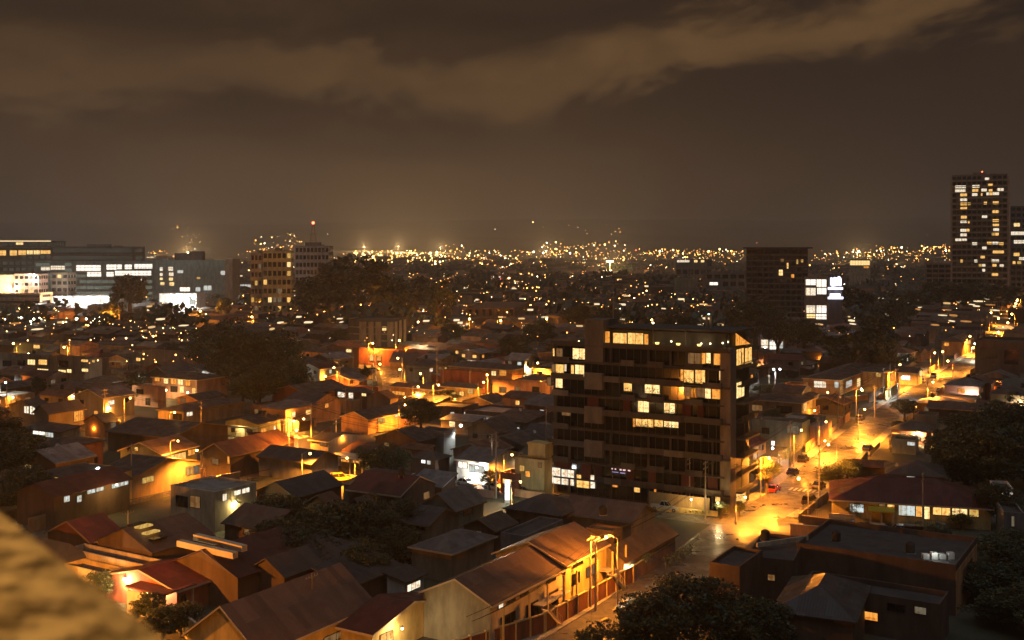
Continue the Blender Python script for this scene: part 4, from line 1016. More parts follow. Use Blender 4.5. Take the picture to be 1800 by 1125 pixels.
H('long low house with lit porches along the orange back street', (770,685), 4.0, 775, 686, 'hip', 1.2, 'orange', 'brown', [('f',690,712,688,694,'amber'),('f',730,748,688,694,'warm'),('f',753,766,688,695,'dimy')], fascia=FC, lm='long porch house')
H('house with a row of square lit windows right of the tall pole', (838,683), 4.0, 846, 773, 'hip', 1.3, 'yellow', 'dark', [('f',780,788,688,696,'warm'),('f',794,802,689,697,'dimy'),('f',808,816,688,696,'warm'),('f',822,832,684,692,'dimy')], fascia=FC)
H('long house with an orange street front and white eave line before a dark tree', (647,736), 4.0, 735, 600, 'gable_y', 1.6, 'orange', 'dark', [('s',664,676,734,744,'dimy'),('s',694,702,722,732,'white'),('s',704,712,720,728,'warm2')], fascia=FC, lm='white eave line')
H('red-walled workshop along the back street behind the tall pole', (852,658), 6.2, 862, 774, 'flat', 0, 'red', 'brown', [('s',853,858,662,670,'dim')], par=.6, lm='red workshop', name='workshop', cat='workshop')
H('orange house with a lit porch and broad dark roof behind the red workshop', (900,650), 5.2, 920, 790, 'hip', 1.6, 'orange', 'dark', [('f',864,872,652,660,'warm2'),('f',878,890,650,660,'amber')], fascia=fas_w)
H('low brown shop front right of the red workshop, left of the ten-storey block', (958,676), 4.4, 966, 866, 'flat', 0, 'pink', 'brown', [('f',878,890,680,690,'dim'),('f',905,915,680,690,'dim'),('f',936,948,680,690,'dark')], par=.5)
H('two-storey orange house with four lit upper windows beside the red shop row', (592,620), 6.0, 598, 527, 'gable_x', 1.2, 'orange', 'dark', [('f',529,532,628,640,'warm2'),('f',542,549,628,640,'white'),('f',556,563,628,638,'dark'),('f',566,576,628,636,'dark'),('f',556,562,642,650,'warm2'),('f',569,576,641,651,'white')], lm='four-window orange house', D_=8)
H('red shop row lit by the lamp above the crossing', (700,618), 6.0, 712, 622, 'flat', 0, 'red', 'dark', [('f',600+25,628,612,616,'warm2'),('f',650,658,624,634,'warm'),('f',662,670,624,634,'amber')], par=.4, lm='red shop row', name='shop', cat='shop')
H('dark two-storey house with a white window left of the red shop row', (622,612), 8.0, 626, 575, 'flat', 0, 'brown', 'dark', [('f',609,618,614,619,'warm2'),('f',600,610,627,636,'white')], par=.2)
H('steep dark gabled roof right of the red shop row', (728,636), 3.6, 742, 686, 'gable_x', 3.2, 'brown', 'dark', [])
H('low white-lit open shed above the dark gardens in the centre', (830,742), 3.4, 850, 775, 'shed', .8, 'cream', 'zinc', [('f',790,800,740,750,'warm2')], name='shed', cat='shed')
H('white-lit workshop with corrugated roof beside the tall concrete pole', (858,812), 4.6, 905, 803, 'gable_x', 1.6, 'white', 'grey', [('f',806,822,812,822,'hot'),('f',826,852,818,830,'cool')], lm='white workshop', fascia=fas_w, D_=12)
H('yellow house with a small square turret against the left side of the ten-storey block', (957,812), 6.6, 966, 905, 'flat', 0, 'yellow', 'brown', [('f',914,922,818,828,'dimy'),('f',946,952,806,816,'dim'),('f',924,932,828,838,'amber')], par=.3, lm='turret house',
  extra=lambda r, a, b: (lambda m: (m.box(-4.2, 1.0, 6.95, -.4, 1.2, 9.6), m.box(-4.2, 1.21, 6.95, -4.0, 4, 9.6), m.box(-.6, 1.21, 6.95, -.4, 4, 9.6), m.box(-4.4, .8, 9.61, -.2, 4.2, 9.8), m.build('turret', W['yellow'], r)))(MB()))
H('red-roofed stall by the glowing white totem', (912,838), 3.4, 930, 880, 'flat', 0, 'red', 'brown', [('f',884,900,842,850,'warm')], par=.5)
H('grey two-storey house with dark windows below the white open shed', (780,760), 5.6, 800, 735, 'flat', 0, 'grey', 'dark', [], par=.2)
H('small orange shed with a rusty front in the dark gardens', (748,792), 3.6, 757, 703, 'shed', .7, 'orange', 'rust', [], fascia=None, name='shed', cat='shed')
H('dark house with a tiny cold white window under the orange shed', (765,808), 3.6, 790, 722, 'hip', 1.3, 'brown', 'dark', [('f',741,748,806,814,'hot'),('f',751,757,806,813,'cool')])
H('dark house left of the cream crossing house roofline, long plain side', (735,775), 4.6, 765, 660, 'gable_y', 2.0, 'brown', 'dark', [('f',676,684,778,784,'dim')])
H('brown gabled roof in the dark left of the pale green gable', (650,905), 4.4, 665, 600, 'gable_y', 2.4, 'brown', 'brown', [])
H('smaller brown gable at the left of the dark gardens', (585,892), 4.2, 598, 535, 'gable_y', 1.8, 'brown', 'rust', [])
H('dark roof behind the palm yard, before the pillared carport', (520,872), 4.6, 600, 452, 'gable_y', 2.0, 'brown', 'dark', [('s',530,541,886,892,'dim')])
H('black-roofed house in the shade beneath the pillared carport', (470,930), 4.6, 545, 395, 'gable_x', 2.0, 'brown', 'dark', [('f',430,440,930,940,'dim')])
H('dark roof in deep shade in front of the big garden trees', (560,985), 4.4, 640, 470, 'hip', 2.0, 'brown', 'dark', [])
H('shadowed roof behind the broad brown roof, catching two small glints', (500,1010), 4.4, 600, 440, 'gable_y', 1.8, 'brown', 'brown', [])
# right of the ten-storey block
H('orange bungalow with two white windows and a porch lamp by the main street', (1476,668), 5.0, 1543, 1412, 'hip', 1.6, 'orange', 'dark', [('f',1431,1452,670,681,'white'),('f',1467,1474,671,681,'cool'),('s',1487,1497,669,680,'cool'),('s',1506,1512,665,680,'warm2'),('s',1516,1524,662,682,'warm2')], fascia=FC, lm='orange bungalow')
H('low wing with an orange wall left of the orange bungalow', (1412,675), 4.0, 1420, 1380, 'flat', 0, 'orange', 'dark', [], par=.15)
H('brown-roofed house with a brightly lit side and dark front below the bungalow', (1409,708), 5.6, 1434, 1310, 'hip', 1.2, 'tan', 'dark', [('f',1322,1340,712,722,'dim'),('f',1365,1392,714,726,'dark'),('s',1412,1418,706,722,'warm'),('s',1422,1428,704,718,'amber')], fascia=fas_w, lm='brown-roofed side-lit house')
H('dark two-storey house with a greenish yard and white door lamp by the junction', (1410,745), 5.8, 1424, 1322, 'flat', 0, 'green', 'dark', [('f',1384,1404,748,762,'dimw'),('f',1356,1362,775,790,'hot'),('f',1340,1352,752,762,'dark')], par=.2, lm='green yard house')
H('orange garden outbuilding at the street edge behind the kerb', (1438,752), 4.2, 1462, 1424, 'flat', 0, 'pink', 'brown', [], par=.2)
H('house with lit front and brown roof just up the street from the bungalow', (1560,655), 5.2, 1600, 1500, 'hip', 1.4, 'orange', 'dark', [('f',1505,1513,648,655,'warm2'),('f',1540,1548,654,662,'dimy'),('s',1566,1574,655,668,'amber')], fascia=FC)
H('gabled brown house behind the orange bungalow', (1500,640), 5.2, 1540, 1440, 'gable_x', 1.8, 'brown', 'brown', [], D_=9)
H('small house by the white street lamp with a glowing front', (1612,655), 4.4, 1636, 1580, 'gable_x', 1.5, 'cream', 'brown', [('f',1588,1600,660,668,'hot'),('s',1616,1626,650,660,'warm2')], D_=8, fascia=FC)
H('dark hall roof behind the street houses', (1545,615), 6.0, 1600, 1440, 'gable_x', 1.8, 'brown', 'dark', [('f',1452,1458,624,628,'warm2'),('f',1461,1466,624,628,'white')], D_=16)
H('orange-lit corner house far up the street on its left side', (1690,600), 6.5, 1712, 1655, 'hip', 1.6, 'orange', 'brown', [('f',1660,1668,602,608,'amber'),('s',1700,1706,598,605,'warm')])
H('big brown three-storey building at the right edge with blank walls', (1832,606), 13.0, 1860, 1714, 'flat', 0, 'brown', 'dark', [('f',1722,1754,612,630,'dark'),('f',1765,1790,615,640,'dark')], D_=22, cat='building', name='apartment_building', par=.8, lm='big brown building', ang=30)
H('long low roof with an orange fascia strip right of the street', (1742,722), 4.2, 1800, 1632, 'gable_x', 1.4, 'brown', 'brown', [], D_=9, fascia=wall_mat('orange_fascia', (.62,.34,.13)), ang=27, lm='orange fascia roof')
H('brown roof left of the orange fascia strip with a tan parapet wall', (1645,735), 4.0, 1700, 1608, 'flat', 0, 'tan', 'dark', [], D_=7, ang=27, par=.6)
H('small white-lit garage with a green hedge by the street bend', (1610,775), 3.2, 1625, 1568, 'flat', 0, 'green', 'dark', [('f',1595,1608,768,778,'cool')], ang=27, D_=5, par=.2, lm='white-lit garage')
H('rusty shining awning roof by the bushes at the junction', (1558,822), 3.2, 1640, 1500, 'shed', .8, 'brown', 'rust', [('f',1504,1510,818,826,'white')], ang=20)
H('long maroon-roofed house with a warmly lit verandah and many white panes', (1742,894), 3.6, 1785, 1462, 'hip', 3.0, 'yellow', 'maroon',
  [('f',1494,1518,886,900,'cool'),('f',1545,1556,877,890,'dim'),('f',1560,1572,880,892,'warm'),('f',1580,1608,886,906,'cool'),('f',1610,1622,886,908,'warm'),('f',1625,1634,888,912,'warm2'),('f',1640,1670,888,905,'warm'),('f',1674,1700,890,905,'warm2'),('f',1704,1720,892,908,'dimy')], ang=16, fascia=fas_w, lm='verandah house', D_=16)
H('dark house with a pale skylight behind the verandah house', (1660,838), 5.0, 1740, 1560, 'hip', 1.8, 'brown', 'dark', [('f',1594,1608,822,828,'cool')], D_=11, ang=18)
H('open white-lit canopy at the right edge beside the verandah house', (1782,862), 4.8, 1815, 1755, 'flat', 0, 'white', 'dark', [('f',1756,1780,855,859,'hot'),('f',1754,1776,864,868,'hot')], ang=16, D_=7, par=.2, lm='white-lit canopy')
H('grey-walled house at the right edge with a lit door strip', (1800,905), 4.6, 1830, 1775, 'flat', 0, 'grey', 'dark', [('f',1778,1783,890,925,'dimw')], D_=8, ang=16, par=.3)
# right foreground
H('dark flat-roofed school-like block with an orange-lit end wall, lower right', (1680,1000), 6.0, 1717, 1400, 'flat', 0, 'brown', 'dark', [('s',1692,1698,1000,1020,'dark'),('s',1702,1708,985,1004,'dark')], ang=31.6, par=.5, lm='orange end wall block', extra=lambda r,a,b: (lambda m: (m.box(.004,0,0,.05,b,5.6), m.build('end_wall_lit_tint', W['orange'], r)))(MB()), cat='building', name='apartment_building')  # side sheet painted orange to carry the street light on that end
H('dark flat-roofed house with a cream box parapet at the corner of the side street', (1300,1000), 6.6, 1368, 1290, 'flat', 0, 'brown', 'dark', [], ang=31, par=.3, W_=4, D_=9)
H('long dark roof below the cross street with thin pale rim lines', (1395,990), 5.6, 1500, 1310, 'flat', 0, 'brown', 'dark', [('f',1350,1362,1010,1020,'dim')], ang=22, par=.35, D_=13, lm='pale rim roof')
H('unlit brown house in the bottom right corner garden', (1500,1090), 5.0, 1600, 1360, 'hip', 2.2, 'brown', 'dark', D_=14, wins=[('s',1555,1564,1075,1120,'dim')], ang=24)
H('lower front wing of the lower-right flat block with one curtained amber window', (1652,1068), 4.6, 1668, 1405, 'flat', 0, 'brown', 'dark', [('f',1520,1543,1076,1090,'amber'),('f',1608,1628,1060,1070,'dimw'),('f',1440,1500,1052,1066,'dark'),('f',1560,1590,1062,1074,'dark')], ang=31.6, par=.4, cat='building')
# ------------------------------------------------------------------ the larger buildings further out
BLK('tall slim residential tower with bright window rows and pale edge fins, far right', 1673, 1771, 900, 306, 23, 20, 23, wall_mat('tower_wall', (.26,.21,.165)), cols=11, lm='tall tower', name='tower', cat='tower', wz=.5,
 rects=(lambda zx: [(1650+a/5.36, 1650+b/5.36, 290+(y-12)/5.36, 290+(y+14)/5.36, 'white' if k == 'warm2' else k) for y, a, b, k in zx])([
  (130,435,475,'warm2'),(205,155,182,'warm2'),(205,184,210,'white'),(205,212,255,'warm2'),(200,315,385,'warm2'),(188,465,510,'warm'),(242,155,200,'warm2'),(242,202,252,'white'),(238,315,375,'warm'),(234,402,452,'white'),(240,472,508,'warm'),(230,552,613,'warm2'),
  (280,202,268,'warm'),(277,315,365,'warm2'),(277,398,412,'warm'),(270,450,478,'warm2'),(270,482,505,'warm'),(268,508,568,'warm2'),(325,202,268,'warm2'),(366,204,268,'warm'),(364,275,300,'dimy'),(357,425,455,'warm'),(354,510,565,'warm'),(408,204,268,'warm'),(438,504,565,'warm'),
  (490,210,265,'warm'),(484,408,457,'warm2'),(532,204,265,'warm2'),(535,275,292,'warm'),(522,508,565,'warm'),(566,510,568,'warm'),(614,205,262,'warm2'),(612,266,290,'warm'),(607,515,568,'warm2'),(657,204,265,'warm2'),(650,500,530,'dimy'),(650,534,565,'warm'),
  (702,155,215,'white'),(700,218,265,'white'),(740,315,362,'warm2'),(735,455,500,'warm'),(735,503,565,'warm2'),(740,570,612,'warm'),(780,410,450,'warm2'),(818,510,560,'warm'),(818,563,615,'warm'),(865,395,435,'warm'),(903,205,228,'warm'),(903,335,365,'warm2'),(900,498,570,'warm2'),(945,378,408,'dimy'),(945,411,440,'warm2'),(945,505,545,'warm'),(948,575,612,'white'),(990,412,438,'warm2'),(1030,500,560,'warm')]))
def fins():
    root = bpy.data.objects['tower']; h = zat(306, 900)
    Wd = abs(solve_len(atD(1771, 900), -frame(-R(23))[0], 1673))
    for x in (-Wd-.9, .0+.0):
        mb = MB(); mb.box(x, -1.8, 0, x+1.4, 5, h-1.5); mb.build('edge_fin', wall_mat('tower_fin', (.60,.42,.28)), root)
    mb = MB(); 
    for k in range(1, 23): z = h*k/23; mb.box(-Wd, -1.3, z-.3, 0, -.15, z+.3)
    mb.build('balcony_slab', wall_mat('tower_slab', (.60,.48,.36)), root)
    mb = MB(); mb.ball((-Wd*.45, 2, h+2.6), .5, 0, 8, 5); mb.build('beacon', bulb_red, root)
fins()
BLK('banded tower cut by the right edge, beside the tall slim one', 1776, 1846, 930, 362, 17, 20, 24, 'grey', cols=7, lm='banded tower', name='tower', cat='tower',
 rects=[(1782,1793,392,398,'warm2'),(1777,1812,407,413,'white'),(1782,1812,422,428,'white'),(1782,1792,444,450,'warm'),(1791,1812,452,457,'white'),(1780,1785,459,464,'warm'),(1788,1795,459,464,'dimy')])
BLK('dark mid-rise with an overhanging roof and few amber windows, right of centre', 1312, 1420, 700, 438, 13, 26, 14, 'dark', cols=11, lm='dark mid-rise', roof_plant=False,
 rects=[(1369,1376,474,484,'warm2'),(1383,1386,462,472,'warm'),(1391,1396,482,488,'amber'),(1400,1403,456,464,'dimy'),(1372,1378,455,460,'dim'),(1408,1412,456,461,'dimy')])
def over():
    S = atD(1420, 700); h = zat(438, 700); rz = -R(14); ex, ey = frame(rz); Wd = abs(solve_len(S, -ex, 1312)); Dd = 26
    r = [o for o in bpy.data.objects if o.get('label','').startswith('dark mid-rise')][0]
    mb = MB(); mb.box(-Wd-2, -2, h+.45, 3, Dd+2, h+1.3); mb.build('roof', W['dark'], r)
over()
BLK('white-lit office with big bright panes on four floors beside the glowing sign', 1414, 1455, 600, 488, 6, 12, 15, 'grey', cols=2, lm='white-lit office', roof_plant=False, dark=False, name='office_building', cat='office building',
 rects=[(1416,1434,491,501,'hot'),(1435,1453,491,504,'hot'),(1416,1434,506,519,'white'),(1436,1453,506,517,'hot'),(1417,1433,537,550,'white'),(1435,1453,537,550,'hot'),(1418,1433,552,559,'warm2'),(1434,1453,552,561,'hot')])
def sign():
    p = atD(1457, 590); D = p.y; f = lambda py: zat(py, D); sx = D/FP
    root = empty('illuminated_sign', (p.x, D, f(528))); tag(root, 'violet-white glowing sign of three rounded letters over two bars, beside the white-lit office', 'sign')
    m = emis('sign_white_violet', (.80,.78,1.0), 3.2); z0 = f(528)
    X = lambda px: (px-1457)*sx; Z = lambda py: f(py)-z0
    def ringp(mb, cx, cz, rx, rz_, t, a0=0, a1=360, n=20):
        pr = None
        for i in range(n+1):
            a = R(a0+(a1-a0)*i/n); q = Vector((cx+rx*math.cos(a), 0, cz+rz_*math.sin(a)))
            if pr is not None: mb.tube(pr, q, t, t, 6)
            pr = q
    t = .6
    mb = MB(); mb.tube((X(1461.5),0,Z(488)), (X(1461.5),0,Z(498)), t, t, 8); ringp(mb, X(1464), Z(498), (X(1464)-X(1461.5)), Z(498)-Z(502), t, 180, 300); mb.build('letter', m, root)
    mb = MB(); ringp(mb, X(1467.5), Z(495), 2.0*sx, 6.5*sx, t); mb.build('letter', m, root)
    mb = MB(); ringp(mb, X(1474.5), Z(492), 2.6*sx, 4.5*sx, t, 0, 180); mb.tube((X(1471.9),0,Z(492)), (X(1471.9),0,Z(502)), t, t, 8); mb.tube((X(1477.1),0,Z(492)), (X(1477.1),0,Z(502)), t, t, 8); mb.build('letter', m, root)
    mb = MB(); mb.box(X(1455.5), -.3, Z(509), X(1481.5), .3, Z(505)); mb.build('bar', m, root); mb = MB(); mb.box(X(1459), -.3, Z(521.5), X(1477), .3, Z(516)); mb.build('text_line', m, root)
    mb = MB(); mb.box(X(1455.5), -.3, Z(525.5), X(1482), .3, Z(521.7)); mb.build('bar', m, root)
    mb = MB(); mb.box(X(1457), .5, -z0, X(1481), 3, Z(487)); mb.build('sign_tower', W['dark'], root)
    plight('sign_light', (X(1470), -3, Z(500)), 2600, (.62,.60,1.0), 2, root)
sign()
BLK('orange-lit two-storey building among dark trees, right', 1563, 1638, 1050, 512, 3, 18, 20, 'orange', cols=6, rects=[(1578,1590,516,524,'dimy'),(1596,1604,516,523,'amber'),(1608,1625,515,525,'amber'),(1630,1638,514,526,'dimy'),(1590,1600,538,542,'dimy')], roof_plant=False, lm='orange-lit building', dark=False)
BLK('pale concrete frame building with open floors left of the tall tower', 1628, 1672, 1000, 464, 8, 14, 21, 'pink', cols=4, lit=0, lm='concrete frame building', wz=.62, ww=.85, roof_plant=False)
BLK('white-framed low office behind the ten-storey block', 1240, 1310, 1000, 480, 4, 16, 0, 'grey', cols=5, rects=[(1247,1262,496,501,'hot'),(1270,1280,508,512,'dimw')], roof_plant=False, lm='white-framed office')
BLK('greenish plain block left of the white-framed office', 1190, 1226, 1000, 490, 4, 16, 0, 'green', cols=3, lit=0, dark=False, roof_plant=False)
BLK('long pink-lit wall of a warehouse with a lamp in front', 957, 1040, 1080, 506, 2, 20, 0, 'pink', cols=3, dark=False, roof_plant=False, lm='pink warehouse', name='warehouse', cat='warehouse')
BLK('lit two-floor office strip on the far right of centre', 1188, 1252, 1500, 456, 3, 16, 0, 'grey', cols=6, rects=[(1190,1212,457,461,'white'),(1220,1226,457,461,'warm2'),(1232,1238,457,461,'warm2')], roof_plant=False, dark=True)
BLK('four-storey block with pale vertical panels and one lit window', 612, 693, 531, 563, 4, 12, 8, 'dark', cols=1, lit=0, dark=False, pxs=716, lm='panelled block', roof_plant=False, rects=[(672,679,574,581,'warm2')])
def panels():
    r = [o for o in bpy.data.objects if o.get('label','').startswith('four-storey block with pale')][0]; S = atD(693, 531); rz = -R(8); ex, ey = frame(rz); h = zat(563, 531)
    for a, b in ((632,644),(648,657),(660,670),(681,692)):
        x0, x1 = -solve_len(S, -ex, a), -solve_len(S, -ex, b); mb = MB(); mb.box(x0, -.3, .3, x1, -.01, h-.8); mb.build('facade_panel', W['tan'], r)
    for k in range(1,4):
        mb = MB(); mb.box(-20, -.12, k*h/4-.5, -.1, -.002, k*h/4-.1); mb.build('floor_band', W['grey'], r)
    Dd = solve_len(S, ey, 716)
    for i in range(3): mb = MB(); mb.box(.01, Dd*(i+.1)/3, .3, .3, Dd*(i+.55)/3, h-.8); mb.build('facade_panel', W['cream'], r)
panels()
BLK('dim colonnaded hall behind the centre roofs', 820, 905, 680, 542, 2, 22, 6, 'brown', cols=7, lit=0, roof_plant=False, pxs=930, lm='colonnaded hall', ww=.45, wz=.7, name='hall', cat='hall')
BLK('pale apartment block with lit stair column, left of the domed tree', 462, 512, 720, 442, 8, 16, 0, 'green', cols=6, lit=.16, kinds=('warm','dimw','dimy','warm2'), seed=7, pxs=516, lm='pale apartment pair')
BLK('darker twin of the pale apartment block, at its left', 441, 460, 730, 446, 8, 16, 0, 'grey', cols=3, lit=.12, kinds=('dimy','dimw'), seed=9)
BLK('windowed grey block standing behind the domed tree', 519, 578, 820, 433, 9, 20, 0, 'grey', cols=9, lit=.04, kinds=('dimw','dimy'), seed=3, lm='grey block with mast')
def mast():
    p = atD(548, 822); D = 822; root = empty('radio_mast', (p.x, D+6, zat(433, D)-.5)); tag(root, 'lattice radio mast with a red beacon on the grey block roof', 'radio mast'); H_ = zat(392, D)-zat(433, D)
    mb = MB(); mb.box(-5.5, -3, 0, 5.5, 3, 3.6); mb.build('base', W['grey'], root)
    mb = MB(); n = 9; w0, w1 = 2.3, .5
    for i in range(n):
        a, b = i/n, (i+1)/n; ra, rb = w0*(1-a)+w1*a, w0*(1-b)+w1*b; za, zb = 3.6+(H_-3.6)*a, 3.6+(H_-3.6)*b
        c = [(-1,-1),(1,-1),(1,1),(-1,1)]
        for j in range(4):
            p0, p1 = c[j], c[(j+1)%4]; mb.tube((p0[0]*ra,p0[1]*ra,za), (p0[0]*rb,p0[1]*rb,zb), .17,.17,4); mb.tube((p0[0]*ra,p0[1]*ra,za), (p1[0]*rb,p1[1]*rb,zb), .1,.1,4); mb.tube((p0[0]*rb,p0[1]*rb,zb), (p1[0]*rb,p1[1]*rb,zb), .1,.1,4)
    mb.build('lattice', metal_grey, root); mb = MB(); mb.box(-2.2,-2.2,H_*.55,2.2,2.2,H_*.55+.5); mb.build('platform', metal_grey, root)
    mb = MB(); mb.ball((0,0,H_+.8), 1.1, 0, 8, 5); mb.build('beacon', bulb_red, root)
mast()
# left: the lit hospital-like complex
YL = 700
BLK('top-left office with a bright yellow window band and lit roof rim', -40, 91, 960, 424, 10, 30, 0, 'dark', cols=12, lm='yellow band office', dmat=E['tealdim'], name='office_building', cat='office building', roof_plant=False,
 rects=[(-30,11,440,449,'warm'),(17,30,440,449,'warm'),(32,46,440,448,'warm'),(47,58,440,447,'warm2'),(59,70,440,447,'warm2'),(71,89,440,446,'warm'),(28,41,418+8,422+8,'warm2')])
mb = MB(); p0 = atD(-40, 957, zat(424, 957)); p1 = atD(90, 957); mb.box(p0.x, 956, p0.z-.2, p1.x, 956.5, p0.z+.5)
tag(mb.build('light_strip', emis('rim_light', (1.0,.72,.36), 1.6)), 'thin bright light strip along the roof rim of the top-left office', 'light strip')
BLK('dark stepped hospital wing with faint window bands, right of the yellow band office', 90, 234, 940, 434, 8, 30, 0, 'brown', cols=1, ww=.96, wz=.5, lit=0, lm='dark stepped wing', dmat=E['tealdim'], roof_plant=True, name='hospital_wing', cat='hospital wing')
BLK('glass hospital front with dazzling white window rows behind the round-topped tree', 62, 268, 900, 460, 8, 30, 0, 'teal', cols=16, lm='white-row glass front', dmat=E['teal'], roof_plant=False, name='hospital_wing', cat='hospital wing', ww=.9,
 rects=[(72,88,469,475,'white'),(89,114,467,474,'white'),(134,177,466,476,'hot'),(187,205,465,474,'hot'),(206,214,465,473,'hot'),(219,232,465,473,'hot'),(236,268,464,472,'hot'),(153,178,478,486,'hot'),(187,200,478,486,'hot'),(202,266,476,484,'hot'),(128,136,490,494,'dimw'),(120,126,500,505,'white'),(95,110,505,512,'teal')])
BLK('dark green glass hospital block with a tan end column and roof plant', 269, 396, 890, 458, 6, 24, 0, 'teal', cols=1, ww=.98, wz=.72, lit=0, lm='green glass block', dmat=E['tealdim'], roof_plant=False, name='hospital_wing', cat='hospital wing', pxs=398,
 rects=[(281,286,470,476,'white'),(281,286,480,485,'white'),(281,286,488,492,'warm2'),(282,289,496,501,'warm2'),(296,304,469,476,'white'),(297,305,479,485,'white'),(297,304,488,493,'warm2'),(298,306,496,502,'warm2'),(312,322,475,480,'cool'),(316,334,505,512,'hot'),(344,352,505,512,'cool'),(358,372,502,510,'cool'),(346,352,487,490,'dimy'),(388,396,476,483,'cool')])
def hosp():
    r = [o for o in bpy.data.objects if o.get('label','').startswith('dark green glass hospital')][0]; h = zat(458, 890)
    mb = MB(); mb.box(.1, -1.5, 0, 6.2, 23, h+1.2); mb.build('end_column', W['tan'], r)
    mb = MB(); mb.box(-42, 4, h-.3, -20, 14, h+6.0); mb.box(-30, 5, h+6.01, -20, 13, h+7.5); mb.build('roof_plant', W['dark'], r)
hosp()
BLK('beige flats with balconies in front of the hospital, left edge', 25, 68, 800, 482, 6, 16, 0, 'pink', cols=5, lit=.25, kinds=('dimw','white','dimy','warm2'), seed=5, lm='beige flats', wz=.45, roof_plant=False)
BLK('beige flats with white frames, right of the balconied flats', 90, 119, 820, 480, 6, 16, 0, 'tan', cols=3, lit=.08, kinds=('dimw','warm2'), seed=8, wz=.5, roof_plant=False)
BLK('pale lit block at the far left edge with a glaring wall lamp', -20, 24, 805, 484, 5, 16, 0, 'cream', cols=4, lit=.1, kinds=('white',), seed=2, dark=False, roof_plant=False)
BLK('orange-lit parking deck with open floors at the left edge', -20, 70, 780, 516, 4, 22, 0, 'orange', cols=1, ww=.97, wz=.42, lit=0, lm='orange parking deck', roof_plant=False, name='parking_deck', cat='parking deck')
BLK('white-lit supermarket front left of the round-topped tree', 70, 196, 800, 521, 2, 30, 0, 'white', cols=10, lm='supermarket', roof_plant=False, name='supermarket', cat='supermarket', dark=False,
 rects=[(54,66,529,540,'white'),(72,90,533,540,'hot'),(94,118,528,538,'hot'),(122,150,524,536,'hot'),(154,170,524,535,'hot'),(174,186,525,536,'white')])
BLK('white-lit shop front right of the round-topped tree', 280, 345, 800, 517, 2, 24, 0, 'white', cols=6, roof_plant=False, name='supermarket', cat='supermarket', dark=False, lm='white shop front',
 rects=[(284,296,520,526,'hot'),(300,312,519,525,'hot'),(316,330,520,530,'hot'),(333,343,522,536,'cool')])
BLK('low grey building with a cold white strip, between hospital and apartment pair', 410, 464, 1100, 497, 2, 20, 0, 'grey', cols=5, rects=[(413,463,500,506,'cool')], roof_plant=False, dark=False)
BLK('orange-lit shed row behind the middle rooftops', 536, 600, 1150, 496, 2, 16, 0, 'orange', cols=4, rects=[(560,598,499,506,'amber')], roof_plant=False, dark=False, name='shed', cat='shed')
BLK('small gabled tan house front left of the red-lit yard', 808, 826, 1400, 484, 3, 12, 0, 'tan', cols=1, lit=0, dark=False, roof_plant=False)
BLK('red-lit filling station canopy in the middle distance', 862, 886, 1500, 482, 2, 16, 0, 'red', cols=2, rects=[(863,868,485,491,'hot'),(872,880,485,490,'white')], roof_plant=False, dark=False, name='filling_station', cat='filling station')
BLK('brightly lit flat building on the right skyline', 1492, 1530, 1300, 456, 4, 16, 17, 'cream', cols=3, rects=[(1494,1529,458,466,'warm2'),(1518,1527,468,471,'amber')], roof_plant=False, dark=False)
BLK('white-lit low building seen through the tree right of the ten-storey block', 1336, 1378, 492, 592, 2, 10, 14, 'white', cols=3, roof_plant=False, dark=False, lm='white low building', rects=[(1338,1350,597,612,'white'),(1353,1364,598,614,'hot'),(1366,1376,600,612,'cool')])
# ------------------------------------------------------------------ street lamps
SL = street_lamp
SL('sodium street lamp on the terrace side of the near street', 1066, 945, 9.2, 4000, aim=(-.85,.5), cut=False)
SL('unseen lamp below the ledge, lighting the cream fascias', 60, 1010, 8.5, 9000, cut=False)
SL('street lamp under the bottom edge lighting the yellow side wall', 600, 1185, 7.5, 2600, cut=False)
SL('sodium street lamp behind the orange-lit tree at the junction corner', 1352, 806, 7.5, 6000, aim=(.9,-.4), cut=False)
SL('sodium street lamp at the lower junction mouth, right of the parked red car', 1404, 842, 7, 1500, aim=(-.9,.3))
SL('sodium street lamp left of the white one, behind the orange bungalow', 1582, 641, 8, 5500)
SL('dazzling white street lamp on the left of the main street', 1587, 663, 7.5, 4200, COOLW, bulb_wht, r=.45)
SL('left of the paired sodium lamps further up the main street', 1643, 620, 8, 5000)
SL('right of the paired sodium lamps further up the main street', 1657, 618, 8, 5000)
SL('sodium street lamp above the upper bend of the main street', 1705, 591, 8, 7000)
SL('bright white lamp at the upper bend of the main street', 1714, 604, 7, 5000, (1.0,.85,.6), bulb_wht, r=.4)
SL('left lamp of the far pair at the top of the street', 1742, 549, 8, 9000, r=.35)
SL('right lamp of the far pair at the top of the street', 1755, 559, 8, 9000, r=.4)
SL('sodium lamp lighting the street bend before the orange fascia roof', 1640, 672, 8, 6500)
SL('sodium lamp in front of the green yard house', 1452, 742, 7.5, 5200)
SL('sodium lamp above the wet road in front of the white-lit garage', 1520, 720, 7.5, 6000)
SL('small low lamp at the foot of the ten-storey block corner', 1310, 875, 4.5, 1500, r=.2)
SL('sodium lamp on the cream crossing house', 601, 767, 6.5, 3600, aim=(-.3,-1), cut=False)
SL('right of two sodium lamps over the orange crossing', 534, 737, 8, 3400)
SL('left of two sodium lamps over the orange crossing', 521, 757, 8, 3000, cut=False)
SL('low sodium lamp below the cream garage', 545, 798, 6, 2200)
SL('sodium lamp by the pillared carport', 610, 806, 5.5, 2400, aim=(-1,0))
SL('sodium lamp on the tall pole of the back street', 771, 677, 8, 6000, cut=False)
SL('sodium lamp by the front of the white eave line house', 712, 712, 7, 2800)
SL('sodium lamp over the porches of the back street', 735, 680, 6.5, 3500)
SL('sodium lamp right of the back street windows', 850, 672, 7, 3600)
SL('sodium lamp above the red shop row', 655, 603, 9, 9000, r=.35, cut=False)
